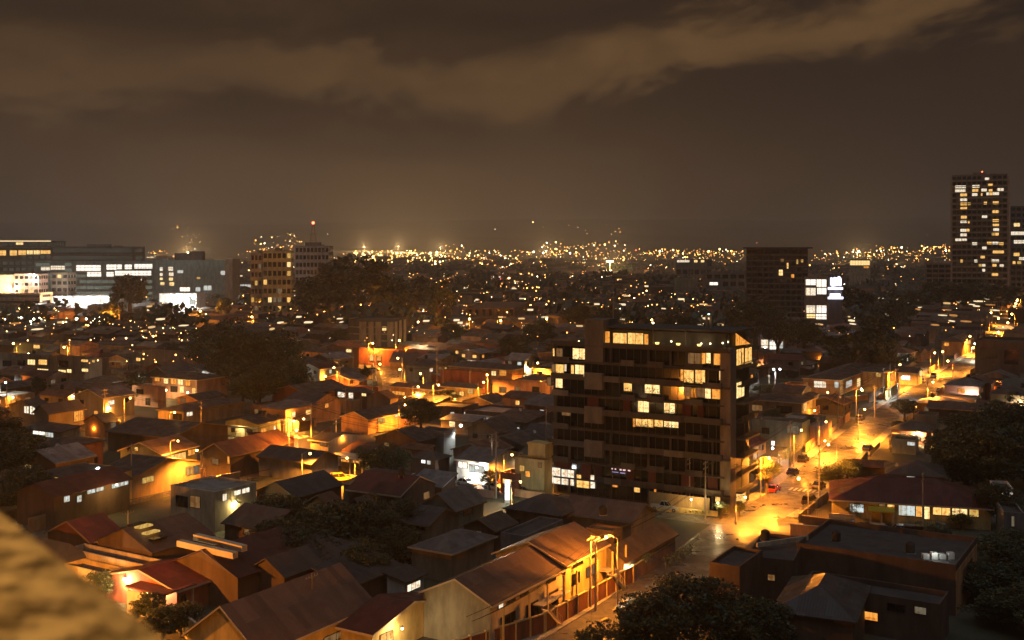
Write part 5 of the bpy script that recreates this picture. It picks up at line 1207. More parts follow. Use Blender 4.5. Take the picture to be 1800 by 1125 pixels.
SL('sodium lamp by the panelled block foot', 702, 598, 7, 5200)
SL('sodium lamp in front of the colonnaded hall', 880, 563, 9, 13000, r=.45, cut=False)
SL('sodium lamp above the middle orange roofs', 570, 548, 9, 14000, r=.5, cut=False)
SL('large sodium lamp below the green glass block', 352, 546, 9, 16000, r=.6, cut=False)
SL('sodium lamp below the supermarket', 185, 552, 9, 13000, r=.5, cut=False)
SL('sodium lamp by the motel annexe', 229, 700, 8, 4200, cut=False)
SL('sodium lamp over the yellow-lit bay', 313, 776, 7, 1900, r=.18, cut=False)
SL('sodium lamp left of the ten-storey block roof', 945, 638, 8, 3600)
SL('sodium lamp seen above the penthouse, left', 1109, 558, 9, 7000, r=.4)
SL('pale lamp seen above the penthouse, right', 1148, 567, 9, 3500, WARMW, bulb_wrm, r=.3)
SL('sodium lamp before the pink warehouse', 978, 512, 9, 9000, r=.5)
SL('sodium lamp before the orange-lit shed row', 579, 504, 9, 8000, r=.5)
SL('sodium lamp beside the red totem stall', 900, 800, 6.5, 2600)
SL('sodium lamp in front of the turret house', 915, 848, 6, 3400, (1,.55,.16), r=.2)
for lb, px, py, e, c, b in (('blinding white floodlight behind the ten-storey block', 1090, 540, 9000, COOLW, bulb_wht), ('left of the paired white floodlights beside the block', 1360, 649, 2600, COOLW, bulb_wht), ('right of the paired white floodlights beside the block', 1371, 649, 2600, COOLW, bulb_wht),
    ('white floodlight in the yard behind the dark mid-rise trees', 1345, 610, 3800, COOLW, bulb_wht), ('white yard light before the orange street houses', 1505, 505, 6000, COOLW, bulb_wht), ('white lamp over the dark gardens in the centre', 810, 748, 1300, COOLW, bulb_wht),
    ('green-tinted lamp on the roof behind the pale windows', 172, 824, 500, (.5,1,.6), bulb_wht), ('white yard lamp left of the palm-shaded motel', 302, 582, 2500, COOLW, bulb_wht), ('cold lamp at the feet of the grey flats', 10, 672, 700, COOLW, bulb_wht), ('small white lamp by the white totem', 560, 535, 1800, (1,.95,.6), bulb_wrm)):
    SL(lb, px, py, 6.5 if px != 172 else 6.9, e, c, b, r=.32, name='floodlight', group='white floodlights in yards')
wall_lamp('bright porch lamp on the small yellow house', 707, 1105, 2.9, 260, WARMW, bulb_wrm)
wall_lamp('white wall lamp at the foot of the terrace end wall', 828, 1088, 1.6, 620, (.9,1,.8), bulb_wht)
wall_lamp('left flood lamp over the garage of the corner house', 219, 1018, 3.3, 900, (1,.55,.25), bulb_wht, r=.2)
wall_lamp('right flood lamp over the garage of the corner house', 281, 1035, 3.3, 900, (1,.55,.25), bulb_wht, r=.2)
wall_lamp('yellow-white lamp on the wall of the palm yard', 413, 884, 4.0, 620, (1,.78,.30), bulb_wht, r=.25)
wall_lamp('white lamp under the eave beside the terrace', 1101, 986, 3.1, 420, (1,.85,.6), bulb_wht, r=.2)
wall_lamp('white lamp at the door of the green yard house', 1358, 788, 2.8, 700, COOLW, bulb_wht, r=.25)
wall_lamp('glaring lamp on the pale block at the left edge', 17, 505, 0, 24000, (1,.8,.5), bulb_wht, r=1.1, D=798)
wall_lamp('lamp under the verandah eave, left', 1612, 886, 3.2, 200, WARMW, bulb_wrm)
wall_lamp('lamp under the verandah eave, middle', 1676, 890, 3.2, 240, WARMW, bulb_wrm)
wall_lamp('lamp under the verandah eave, right', 1716, 894, 3.2, 200, WARMW, bulb_wrm)
wall_lamp('lamp on the lit front of the white workshop', 838, 822, 3.6, 1100, (1,.95,.85), bulb_wht)
wall_lamp('left white shop lamp of the plaza by the supermarket', 62, 535, 0, 12000, COOLW, bulb_wht, r=.9, D=792)
for i, (px, py, e) in enumerate(((120,528,18000),(160,526,22000),(186,529,14000),(318,524,16000),(340,523,14000),(60,484,12000))):
    wall_lamp(('first','second','third','fourth','fifth','sixth')[i]+' white plaza flood lamp counted from the left' if i < 5 else 'greenish lamp on the roof of the beige flats', px, py, 0, e, (1,.97,.9), bulb_wht, r=1.0, D=790 if i < 5 else 797)
wall_lamp('added lamp behind the timber screen at the foot of the ten-storey block', 1215, 878, 2.9, 240, (1,.66,.22), bulb_wrm, r=.1); wall_lamp('second added lamp behind the timber screen, nearer the lobby', 1262, 884, 2.9, 180, (1,.7,.3), bulb_wrm, r=.1)  # both added to light the terrace front
for lb, px, py, h, e, c in (('added lamp lighting the front of the orange bungalow', 1455, 690, 2.5, 900, SODIUM), ('added lamp lighting the front of the four-window orange house', 545, 645, 2.5, 1300, SODIUM),
    ('left added lamp lighting the motel gallery', 292, 686, 3.0, 900, (1,.55,.2)), ('right added lamp lighting the motel gallery', 330, 690, 3.0, 900, (1,.55,.2)), ('lamp by the orange end wall', 166, 752, 2.2, 420, SODIUM), ('left added lamp lighting the long porch house', 712, 699, 2.5, 900, SODIUM),
    ('right added lamp lighting the long porch house', 752, 698, 2.5, 700, (1,.55,.15)), ('added lamp lighting the front of the row of square windows', 800, 702, 2.5, 900, SODIUM), ('added lamp lighting the front of the turret house', 925, 842, 2.8, 1500, (1,.6,.2)), ('added lamp lighting the front of the orange house behind the workshop', 880, 668, 2.8, 1100, SODIUM),
    ('added lamp by the doors of the red shop row', 668, 640, 2.6, 1500, SODIUM), ('added lamp under the eave of the greenish gable bay', 300, 812, 2.6, 500, (1,.6,.18)), ('added lamp in the alley beside the side-lit house', 1432, 722, 2.6, 700, SODIUM), ('added lamp by the cream garage', 512, 790, 2.6, 700, (1,.55,.15)),
    ('added lamp behind the row of pale windows, yellow', 205, 852, 5.6, 260, (1,.6,.15)), ('added lamp lighting the low brown shop front', 915, 694, 2.4, 600, SODIUM), ('added lamp at the yellow-lit bungalow far left', 50, 622, 2.4, 1500, (1,.62,.12)), ('added lamp near the orange outbuilding at the kerb', 1450, 775, 2.2, 500, SODIUM)):
    wall_lamp(lb, px, py, h, e, c, bulb_sod if c == SODIUM else bulb_wrm)  # lamps added to brighten these walls, not all touching them
wall_lamp('porch lamp at the orange bungalow door', 1514, 684, 2.8, 900, (1,.85,.5), bulb_wht, r=.3)
wall_lamp('shop light strip at the panelled block foot', 735, 566, 0, 5000, WARMW, bulb_wrm, r=.3, D=500)
AUTO_LAMPS = []
_rl = random.Random(21)
def along(pts, step, off, e, h=7.5, d0=0.0, side=1):  # extra lamps added at even steps to brighten the roads
    pts = smooth_pts(pts); acc = -d0
    for a, b in zip(pts, pts[1:]):
        a = Vector(a); b = Vector(b); d = (b-a); n_ = Vector((d.y, -d.x)).normalized()*side; acc += d.length
        if acc >= step:
            acc = 0; q = b + n_*off; p = Vector((b.x + n_.x*(off-1.6), b.y + n_.y*(off-1.6), h)); tp = topx(p)
            if tp[0] < -80 or tp[0] > 1880 or any(math.hypot(p.x-l[0], p.y-l[1]) < 14 for l in LAMPS) or p.y < 172 or (235 < tp[0] < 380 and 585 < tp[1] < 655) or math.hypot(p.x-36, p.y-190) < 26: continue
            o = SL('x', tp[0], tp[1], h, e*_rl.uniform(.7,1.3)*(1.9 if pts[0][1] < 95 and p.y > 255 else 1.0), aim=(-n_.x, -n_.y), cut=_rl.random() < .75); AUTO_LAMPS.append((o, tp[0], tp[1]))
along(main_st, 27, 5.9, 2000, 8, 0, 1); along(main_st, 32, 5.9, 1800, 8, 18, -1); along(cross_st[4:], 30, 4.4, 2600, 7.5, -34, -1); along(mid_st, 30, 4.2, 2600, 7.5); along(back_st, 28, 4.2, 3000, 7.5); along(west_st, 24, 4.2, 2200, 7.5, 0, -1); along(side_st, 34, 4.2, 2400, 7); along(far_st, 36, 5, 5200, 9)
# ------------------------------------------------------------------ far town glow: one sports ground; the other masts added to make the haze glow
for lb, px, D, z, e, r in (('floodlit sports ground on the skyline right of centre', 1072, 1900, 26, 7e5, 7), ('added glow light on the skyline left of centre, middle one', 700, 4400, 62, 2.6e6, 4), ('added glow light on the skyline left of centre, right one', 775, 4500, 60, 2.2e6, 4), ('added glow light on the skyline left of centre, left one', 640, 4500, 60, 2.2e6, 4), ('added warm glow light on the far left skyline', 330, 3600, 40, 2.6e6, 5), ('added far glow light at the middle of the skyline', 960, 3800, 45, 1.6e6, 5), ('added far glow light on the right skyline', 1507, 3000, 40, 9e5, 5)):
    p = atD(px, D, z); root = empty('skyline_glow_mast', (p.x, p.y, 0)); tag(root, lb, 'floodlight mast', 'floodlight masts on the skyline')
    mb = MB(); mb.tube((0,0,0), (0,0,z), .9, .5, 6); mb.build('mast', metal_grey, root); mb = MB(); mb.box(-r*.9, -.6, z, r*.9, .6, z+r*.45); mb.build('light_bank', emis('floodlight_bank', (1.0,.85,.5), 4), root)
    plight('lamp_light', (0,-3,z+2), e, (1,.60,.24), 6, root)
# ------------------------------------------------------------------ cars
car('white hatchback parked before the white workshop, left of two', 820, 853, -35, 'white'); car('white saloon parked before the white workshop, right of two', 868, 860, -30, 'white')
car('silver pickup parked before the ten-storey block', 1170, 897, -27, 'silver', 'pickup')
car('red car standing at the junction corner', 1360, 864, 60, 'red'); car('dark car behind the red one at the junction', 1394, 834, 62, 'dark')
car('dark saloon seen from behind, on the right kerb of the junction', 1424, 886, 55, 'dark', 'suv'); car('dark car half hidden by the junction bushes', 1440, 858, 60, 'dark')
car('dark car on the right side of the wet street by the bushes', 1525, 792, 60, 'dark')
car('white car parked on the left of the upper street, nearer one', 1622, 671, 62, 'white'); car('white car parked on the left of the upper street, farther one', 1641, 663, 62, 'white', 'suv')
car('pale estate car before the verandah house', 1552, 940, -14, 'beige', 'suv'); car('dark van whose rim shines beside the pale estate car', 1612, 945, -14, 'dark', 'van'); car('small silver car left of the dark van', 1588, 938, -14, 'silver')
car('teal car at the right end of the cross street', 1733, 962, -14, 'teal'); car('dark car by the steps of the cross street', 1500, 932, -14, 'dark')
car('car painted yellow for lamp light on its roof, below the pillared carport', 600, 846, 20, 'yellow', 'suv'); car('red car beneath the pillared carport', 578, 829, 15, 'red'); car('white car at the orange crossing carport', 560, 826, 15, 'white')  # first car: yellow paint stands for lamp light on its roof
car('white car far off beside the panelled block', 742, 599, 5, 'white'); car('dark car in front of the panelled block yard', 728, 608, 20, 'grey')
car('dark hatchback at the right kerb of the upper street', 1652, 690, 62, 'dark'); car('grey saloon at the left kerb below the orange bungalow', 1512, 738, 60, 'grey'); car('silver saloon on the cross street left of the ten-storey block', 925, 868, -32, 'silver'); car('dark suv by the kerb above the red car', 1412, 812, 62, 'dark', 'suv'); car('red car up the street past the two white ones', 1672, 645, 60, 'red')
car('pale car in the garden before the red shop row', 658, 652, 10, 'beige'); car('silver car at the kerb above the yellow garden wall', 1583, 778, 62, 'silver')
# ------------------------------------------------------------------ poles and wires
_, t1 = pole('thick utility pole by the terrace fence, right of two', 1047, 1074, 9.6, 1, conc_pole); _, t2 = pole('thin utility pole by the terrace fence, left of two', 1038, 1068, 9.4, 1)
_, t3 = pole('pale concrete pole with crossarms before the white workshop', 872, 876, 12.5, 3, conc_pole, True); _, t4 = pole('tall pole of the back street by the lit porches', 768, 700, 16, 2)
_, t5 = pole('pole on the left pavement before the orange bungalow', 1484, 746, 11, 2); _, t6 = pole('pole at the kerb of the street bend, farther up', 1565, 702, 11, 2); _, t7 = pole('dark pole in front of the green yard house', 1438, 785, 9.5, 1)
_, t8 = pole('pole on the roof line left of the cream crossing house', 547, 792, 11, 2); _, t9 = pole('pole at the junction bushes with a short arm', 1440, 872, 10, 1); _, t10 = pole('thin pole before the cream carport', 225, 1000, 8.5, 1)
_, t11 = pole('dark pole behind the broad brown roof by the ledge', 548, 1135, 8.5, 1, wood_pole)
_, t12 = pole('pole behind the turret house', 960, 800, 11, 1)
wires('wires along the near street past the fence poles', t1, Vector((P(1230,948).x, P(1230,948).y, 9)), 3); wires('wires from the fence pole to the lower left', t1, Vector((-4,112,9.4)), 3)
wires('wires from the concrete pole towards the turret house', t3, t12, 3); wires('wires from the concrete pole towards the crossing', t3, t8, 3, 1.5); wires('wires along the upper street between its poles', t5, t6, 3); wires('wires from the bungalow pole to the green yard pole', t5, t7, 3)
wires('wires over the junction towards the block corner', t7, t9, 3); wires('wires along the back street', t4, t8, 2, 2.0)
AUTO_POLES = []; AUTO_WIRES = []; AUTO_WALLS = []
def pole_run(pts, step, off, side=1, h=9.5, y0=125):
    pts = smooth_pts(pts); acc = step; prev = None
    for a, b in zip(pts, pts[1:]):
        a = Vector(a); b = Vector(b); d = (b-a); n_ = Vector((d.y, -d.x)).normalized()*side; acc += d.length
        if acc >= step and b.y > y0:
            acc = 0; q = b + n_*off; tp = topx((q.x, q.y, 0))
            if tp[0] < -60 or tp[0] > 1860: prev = None; continue
            o, t = pole('x', tp[0], tp[1], h, 2); AUTO_POLES.append((o, tp[0], tp[1]-40))
            if prev is not None: AUTO_WIRES.append((wires('x', prev, t, 3, 1.0), tp[0], tp[1]-50))
            prev = t
pole_run(main_st[4:], 42, 6.6, -1, 10); pole_run(cross_st, 38, 5.0, 1); pole_run(back_st, 36, 5.2, 1, 10); pole_run(mid_st, 40, 5.2, -1); pole_run(west_st, 34, 4.8, 1); pole_run(side_st, 36, 5.0, 1)
_rw = random.Random(8)
def wall_run(pts, off, side, h=2.0, skip=.3):
    pts = smooth_pts(pts)
    for a, b in zip(pts, pts[1:]):
        a = Vector(a); b = Vector(b); d = b-a; n_ = Vector((d.y, -d.x)).normalized()*side; L_ = d.length; k = max(1, int(L_/11))
        for i in range(k):
            p, q = a+d*((i+.08)/k)+n_*off, a+d*((i+.86)/k)+n_*off
            if _rw.random() < skip or p.y < 172 or (5 < p.x < 48 and 180 < p.y < 222) or any(math.hypot((p.x+q.x)/2-f[0], (p.y+q.y)/2-f[1]) < f[2]*.72 for f in FOOT): continue
            if any(math.hypot((p.x+q.x)/2-r_[0], (p.y+q.y)/2-r_[1]) < wd_/2+2.2 for pp, wd_ in ROADS for r_ in pp): continue
            tp = topx((p.x, p.y, 0)); tq = topx((q.x, q.y, 0))
            if not -60 < tp[0] < 1860: continue
            kind = _rw.choice(['cream','orange','pink','tan','yellow','red','grey','brick']); bars = _rw.random() < .3
            o = seg_wall('x', tp, tq, h*_rw.uniform(.7,1.2), metal_dark if bars else W[kind], .18, name='fence' if bars else 'garden_wall', cat='fence' if bars else 'wall', bars=.3 if bars else 0, cap=None if bars or _rw.random() < .5 else W['cream'])
            AUTO_WALLS.append((o, ('dark barred fence' if bars else kind+' garden wall'), tp[0], tp[1]))
wall_run(main_st[4:], 7.2, 1, 1.9, .25); wall_run(main_st[5:], 7.2, -1, 1.9, .3); wall_run(cross_st, 5.4, 1, 1.9, .3); wall_run(cross_st, 5.4, -1, 1.8, .3)
wall_run(back_st, 5.4, 1); wall_run(back_st, 5.4, -1); wall_run(mid_st, 5.4, 1); wall_run(mid_st, 5.4, -1); wall_run(west_st, 5.2, 1); wall_run(west_st, 5.2, -1)
# ------------------------------------------------------------------ walls, fences, kerbs, parapets
fence_m = wall_mat('fence_panel_rust', (.24,.09,.05), .7)
seg_wall('panelled street fence with white posts before the terrace', (958,1112), (1112,1024), 2.3, fence_m, posts=2.6, postmat=W['yellow'], cap=W['yellow'], name='fence', cat='fence')
seg_wall('second stretch of street fence past the white eave lamp', (1112,1022), (1186,975), 2.1, W['pink'], cap=W['yellow'], name='fence', cat='fence')
seg_wall('panelled fence in front of the small yellow house, bottom edge', (770,1172), (956,1113), 2.3, fence_m, posts=2.2, postmat=W['yellow'], name='fence', cat='fence', cap=W['yellow'])
seg_wall('railing fence of the corner plot beyond the terrace', (1186,985), (1228,952), 1.2, metal_grey, bars=.25, name='railing', cat='railing')
seg_wall('yellow garden wall curving away below the corner house', (300,1100), (345,1135), 2.6, W['yellow'], cap=W['cream']); seg_wall('lower stretch of the yellow garden wall', (345,1135), (390,1165), 2.4, W['yellow'], cap=W['cream'])
seg_wall('cream back wall of the garage under the two flood lamps', (224,1078), (286,1090), 3.0, W['cream'])
seg_wall('cream ridge parapet on the red metal roof, lower one', (315,954), (414,976), 7.4, fascia_cream, .9, name='parapet', cat='parapet', z0=6.6, hA=7.0); seg_wall('cream ridge parapet on the red metal roof, upper one', (344,943), (430,964), 7.6, fascia_cream, .9, name='parapet', cat='parapet', z0=6.8, hA=7.2)
seg_wall('long bright yellow curb wall before the ten-storey block', (1145,896), (1262,908), .9, W['yellow'], .4, name='garden_wall'); 
seg_wall('low cream wall on the left edge of the upper junction', (1425,790), (1490,738), 1.1, W['cream'], .25); seg_wall('orange garden wall in front of the bungalow', (1478,708), (1552,700), 1.6, W['orange'], .25, cap=W['cream']); seg_wall('dark brown gate wall right of the bungalow', (1527,708), (1556,696), 3.0, W['brown'], .25, name='gate', cat='gate')
seg_wall('yellow-green lit wall beside the white street lamp', (1556,704), (1580,688), 2.8, W['yellow'], .25)
seg_wall('slanted orange garden wall between bungalow and side-lit house', (1432,730), (1478,706), 2.2, W['orange'], .25)
seg_wall('pale garden wall along the cross street, below the verandah house', (1410,920), (1520,935), 1.3, W['brown'], .25, cap=fas_d if False else W['brown']); seg_wall('low curb wall at the corner before the cross street', (1405,918), (1432,896), 1.4, W['tan'], .3, cap=W['tan'])
seg_wall('steps wall by the green planting of the verandah house', (1600,912), (1662,930), .8, W['green'], .5, name='planter', cat='planter')
seg_wall('thin white railing along the verandah house', (1560,918), (1722,925), 1.1, W['white'], bars=.45, name='railing', cat='railing')
seg_wall('railing round the open cream balcony far left', (38,862), (72,852), 4.8, fascia_cream, bars=3.0, name='railing', cat='railing')
seg_wall('pillared wall of the carport at the orange crossing', (556,838), (640,846), 1.0, W['yellow'], posts=2.8, postmat=W['cream'], cap=W['cream'])
seg_wall('cream rim wall of the dark flat block, street side', (1330,958), (1420,945), 6.6, W['cream'], .3, name='parapet', cat='parapet', z0=6.0, hA=6.3)
seg_wall('fence before the white workshop', (800,866), (868,876), 1.4, W['pink'], .2, name='fence', cat='fence'); seg_wall('fence left of the turret house', (905,872), (960,880), 1.4, W['orange'], .2, name='fence', cat='fence')
# pillared carport: flat canopy on white pillars
def carport(label, px0, px1, py, h, depth, n=4, m=None, rc=None, ang=31.6):
    S = P(px1, py); rz = -R(ang); ex, ey = frame(rz); Wd = abs(solve_len(S, -ex, px0)); root = empty('carport', (S.x, S.y, 0), rz); tag(root, label, 'carport')
    for i in range(n+1):
        for y in (.1, depth-.3):
            x = -Wd*i/n; mb = MB(); mb.box(x-.12, y-.12, 0, x+.12, y+.12, h-.001); mb.build('pillar', W['cream'], root)
    mb = MB(); mb.box(-Wd-.3, -.3, h, .3, depth+.1, h+.22); mb.build('canopy', m or fascia_cream, root); FOOT.append(((S-ex*Wd/2+ey*depth/2).x, (S-ex*Wd/2+ey*depth/2).y, Wd/2)); return root
carport('cream carport with a line of pillars at the orange crossing', 552, 636, 838, 3.2, 5); carport('garage opening of the corner house under its flood lamps', 226, 288, 1092, 3.25, 5, 2, W['maroon'])
carport('glowing yellow awning dome beside the verandah', 1530, 1570, 930, 2.7, 4, 2, plain('yellow_awning', (.55,.42,.03)), ang=16)
# totem
p = P(892, 884); root = empty('totem_sign', (p.x, p.y, 0)); tag(root, 'tall narrow white glowing totem between workshop and turret house', 'totem sign')
mb = MB(); mb.box(-.5,-.2,0,.5,.2,.5); mb.build('plinth', W['grey'], root)
for k in range(3): mb = MB(); mb.box(-.45, -.18, .6+k*1.25, .45, .18, 1.7+k*1.25); mb.build('light_box', emis('totem_light', (.95,.97,1.0), 3.0), root)
plight('totem_light', (0,-1.2,2.2), 500, COOLW, .5, root)
# skylights on the wide warehouse roof
r = [o for o in bpy.data.objects if o.get('label','').startswith('wide brown warehouse')][0]
for i in range(5):
    mb = MB(); x = -8.2+i*1.5; mb.box(x, 2.0, 6.0, x+1.1, 4.2, 6.75 if False else 6.2+.35*i*0); 
    z0 = 4.8 + 2.4*(1-abs((x+.55)/( -5.5)-1)) ; mb = MB(); mb.box(x, 1.2, z0+.15, x+1.1, 3.6, z0+.4); mb.build('skylight', E['dimy'] if i in (2,3) else glass_dark, r)
# antennas, water tanks and dishes on roofs
rnd = random.Random(12)
for lb, px, py, h in (('black water tank on the dark flat block', 1470, 952, 5.75), ('water tank on the roof of the grey flats', 60, 622, 9.6), ('water tank behind the cream parapet', 1345, 950, 6.5), ('water tank on the far terrace roofline', 1060, 905, 6.0), ('water tank on the orange end wall block', 1600, 972, 5.75)):
    p = P(px, py, h); root = empty('water_tank', p); tag(root, lb, 'water tank'); mb = MB(); mb.tube((0,0,.1), (0,0,1.3), .6, .6, 14); mb.tube((0,0,1.3), (0,0,1.55), .6, .2, 14); mb.build('tank', rubber, root); mb = MB(); mb.box(-.6,-.6,0,.6,.6,.1); mb.build('stand', metal_grey, root)
mb = MB(); p = P(1650, 984, 5.7); o = empty('rooftop_cabinet', p); tag(o, 'cluster of small white-lit boxes on the orange end wall block roof', 'cabinet')
for i in range(4): mb = MB(); mb.box(-2+i*1.1, 0, 0, -1.2+i*1.1, .8, .7+.2*(i%2)); mb.build('box', W['white'], o)
plight('lamp_light', (-.5,-.6,1.2), 60, COOLW, .3, o)
# ------------------------------------------------------------------ trees
T = tree
T('large leafy tree in the right foreground, its crown edge gold from the street lamp', 1140, 1165, 8.6, 12, 'dark', group='foreground trees', dz=.93); T('great dark foreground tree filling the bottom right of the near street', 1222, 1140, 9.3, 13, 'dark', group='foreground trees', dz=.93)
T('dark foreground tree between near street and unlit roofs', 1310, 1165, 8.0, 11, 'dark', group='foreground trees', dz=.95); T('tree clump at the bottom edge left of the gold-edged crown', 1045, 1200, 6.2, 8, 'dark', group='foreground trees', dz=.93); 

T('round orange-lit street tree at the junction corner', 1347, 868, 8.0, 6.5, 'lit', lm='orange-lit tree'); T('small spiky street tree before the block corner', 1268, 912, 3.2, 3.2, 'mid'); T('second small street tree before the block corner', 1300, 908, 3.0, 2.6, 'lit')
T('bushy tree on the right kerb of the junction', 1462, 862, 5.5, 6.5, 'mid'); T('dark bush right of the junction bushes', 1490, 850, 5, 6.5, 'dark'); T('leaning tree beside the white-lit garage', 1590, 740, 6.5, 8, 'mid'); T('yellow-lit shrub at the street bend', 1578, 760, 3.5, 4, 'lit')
for i, (px, py, h, w_) in enumerate(((1700,860,12,17),(1745,865,13,19),(1805,855,14,20),(1715,815,12,16),(1775,800,14,20),(1665,825,9,12))):
    T(('first','second','third','fourth','fifth','sixth')[i]+' tree of the black mass right of the street, by height on the page' if False else ('near left','near middle','near right','lowest','upper right','upper left')[i]+' tree of the black leafy mass right of the street', px, py, h, w_, 'dark', group='black tree mass right of the street', dz=.97)
for i, (px, py, h, w_) in enumerate(((1330,632,27,27),(1290,650,20,16),(1368,640,20,17),(1245,640,18,18),(1412,625,17,18))):
    T(('tall spreading tree','slimmer tree','broad tree','low rounded tree','small dark tree')[i]+' beside and behind the ten-storey block, %s of its clump' % ('centre','left','right','far left','far right')[i], px, py, h, w_, 'dark', group='trees behind the ten-storey block', dz=.62 if i in (0,2) else .8, lm='big dark clump' if i == 0 else None)
for i, (px, D, h, w_) in enumerate(((1500,400,20,26),(1545,430,22,24),(1512,640,27,30),(1575,600,24,22),(1655,800,26,40),(1700,800,27,38),(1745,820,25,38),(1610,760,20,30))):
    T(('wide dark tree under the glowing sign','dark tree right of the glowing sign','round-topped tree above the glowing sign','tree between the skyline lights on the right','dark tree below the concrete frame building','dark tree at the foot of the tall tower','dark tree right of the tower foot','small tree left of the tower foot')[i], px, 0, h, w_, 'dark', D=D, far=True, group='dark trees on the right')
for i, (px, py, h, w_) in enumerate(((385,668,22,26),(430,690,24,30),(480,680,20,24),(350,655,13,15),(455,720,15,18),(520,700,13,13))):
    T(('left','tallest','right','small front left','low front','small right')[i]+' tree of the black clump behind the motel', px, py, h, w_, 'dark', group='black clump behind the motel', dz=.95, lm='black clump' if i == 1 else None)
T('big domed tree standing up against the glowing skyline', 607, 0, 47, 50, 'dark', D=640, far=True, lm='domed tree', dz=.78); T('left shoulder tree of the big domed one', 548, 0, 34, 34, 'dark', D=630, far=True); T('lower tree right of the domed one', 678, 0, 36, 36, 'dark', D=660, far=True); T('farther right low tree on the skyline', 735, 0, 33, 34, 'dark', D=700, far=True)
T('tree between the skyline trees and the lit yard', 770, 0, 30, 24, 'dark', D=640, far=True)
T('round-topped tree before the hospital front', 230, 0, 33, 34, 'dark', D=720, far=True, lm='round-topped tree'); T('smaller tree left of the round-topped one', 200, 0, 20, 16, 'dark', D=660, far=True); T('tree between the white shop fronts', 288, 0, 15, 16, 'dark', D=680, far=True); T('tree at the right end of the green glass block', 395, 0, 18, 14, 'dark', D=700, far=True)
T('dark tree in the middle of the central roofs', 740, 765, 10, 12, 'dark', lm='central dark tree'); T('tree behind the red workshop, dark', 900, 640, 12, 18, 'dark'); T('wide tree left of the ten-storey block top', 945, 620, 16, 20, 'dark'); T('tree on the left of the colonnaded hall', 800, 610, 12, 16, 'dark')
T('tree behind the middle shops, dark', 1070, 590, 16, 22, 'dark'); T('tree left of the floodlight behind the block', 1015, 585, 17, 22, 'dark'); T('dark tree right of the floodlight behind the block', 1190, 600, 17, 24, 'dark')
for i, (px, py, h, w_) in enumerate(((480,1000,8,12),(540,1020,8,12),(600,985,9,13),(655,975,9,12),(690,1000,7,9),(500,950,8,12),(700,950,7,10),(640,1040,7,10))):
    T(('lower left','bottom','central','right of centre','right edge','upper left','upper right','nearest')[i]+' tree of the black gardens in the lower centre', px, py, h, w_, 'dark', group='trees of the black gardens', dz=.97)
for i, (px, py, h, w_) in enumerate(((-5,860,12,20),(20,830,10,14),(40,905,9,14),(-10,790,10,16),(70,895,6,8))):
    T(('tall','mid-height','near','rear','small')[i]+' dark tree at the left edge above the blurred ledge', px, py, h, w_, 'dark', group='dark trees at the left edge', dz=.97)
T('low dark tree added to fill the black corner, upper of three', 1775, 1000, 5.5, 13, 'dark', dz=.97); T('low dark tree added to fill the black corner, middle of three', 1735, 1060, 5.5, 12, 'dark', dz=.97); T('low dark tree added to fill the black corner, lowest of three', 1790, 1105, 5.5, 13, 'dark', dz=.97)  # three trees put in to keep this corner black
T('shrub tree before the garage of the corner house', 262, 1098, 4.2, 5, 'mid'); T('dark shrub tree right of the garage', 318, 1120, 4.5, 5.5, 'dark'); T('low tree behind the blurred ledge tip', 285, 1130, 4.5, 6, 'mid'); T('tree before the low flat annexe', 175, 1060, 4.5, 5, 'mid')
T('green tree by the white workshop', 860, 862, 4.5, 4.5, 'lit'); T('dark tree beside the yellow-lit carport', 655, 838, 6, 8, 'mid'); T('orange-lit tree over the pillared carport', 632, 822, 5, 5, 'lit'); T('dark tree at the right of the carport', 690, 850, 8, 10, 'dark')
T('tree by the verandah house right end', 1755, 928, 8, 9, 'dark'); T('green shrub lit yellow at the verandah steps', 1690, 930, 3.2, 4.5, 'lit'); T('dark shrub before the verandah windows', 1500, 915, 4, 4, 'dark'); T('dark tree right of the cross street', 1650, 968, 4, 6, 'dark')
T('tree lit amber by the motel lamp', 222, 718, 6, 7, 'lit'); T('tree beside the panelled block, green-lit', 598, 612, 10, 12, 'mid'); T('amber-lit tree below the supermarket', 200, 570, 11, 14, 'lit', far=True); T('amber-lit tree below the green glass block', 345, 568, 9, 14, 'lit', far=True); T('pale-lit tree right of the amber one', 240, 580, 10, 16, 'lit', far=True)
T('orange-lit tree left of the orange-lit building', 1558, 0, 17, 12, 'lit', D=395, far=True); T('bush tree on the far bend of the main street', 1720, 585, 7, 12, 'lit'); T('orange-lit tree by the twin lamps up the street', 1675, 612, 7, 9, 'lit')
T('orange bushes beside the floodlit yard', 1348, 700, 5, 10, 'lit')
palm('small palm against the yellow lit wall', 408, 925, 4.0); palm('palm left of the orange crossing', 485, 775, 6.0); palm('palm at the right kerb of the street bend', 1606, 742, 4.6); palm('spiky yucca palm before the fence of the near street', 1128, 1010, 2.6)
hedge('clipped hedge before the yellow curb wall', [tuple(P(1205,902).xy), tuple(P(1240,906).xy)], .8, .8); hedge('bright green hedge on the green yard wall', [tuple(P(1370,815).xy), tuple(P(1405,800).xy)], 1.0, 2.6, 'lit'); hedge('green hedge on the white-lit garage', [tuple(P(1565,795).xy), tuple(P(1590,783).xy)], 1.2, 3.2, 'lit')
hedge('low planting along the terrace fence', [tuple(P(1170,1000).xy), tuple(P(1215,975).xy)], 1.6, 1.6, 'mid'); hedge('green slope planting before the verandah', [tuple(P(1610,925).xy), tuple(P(1660,935).xy)], 1.4, 1.0, 'lit')

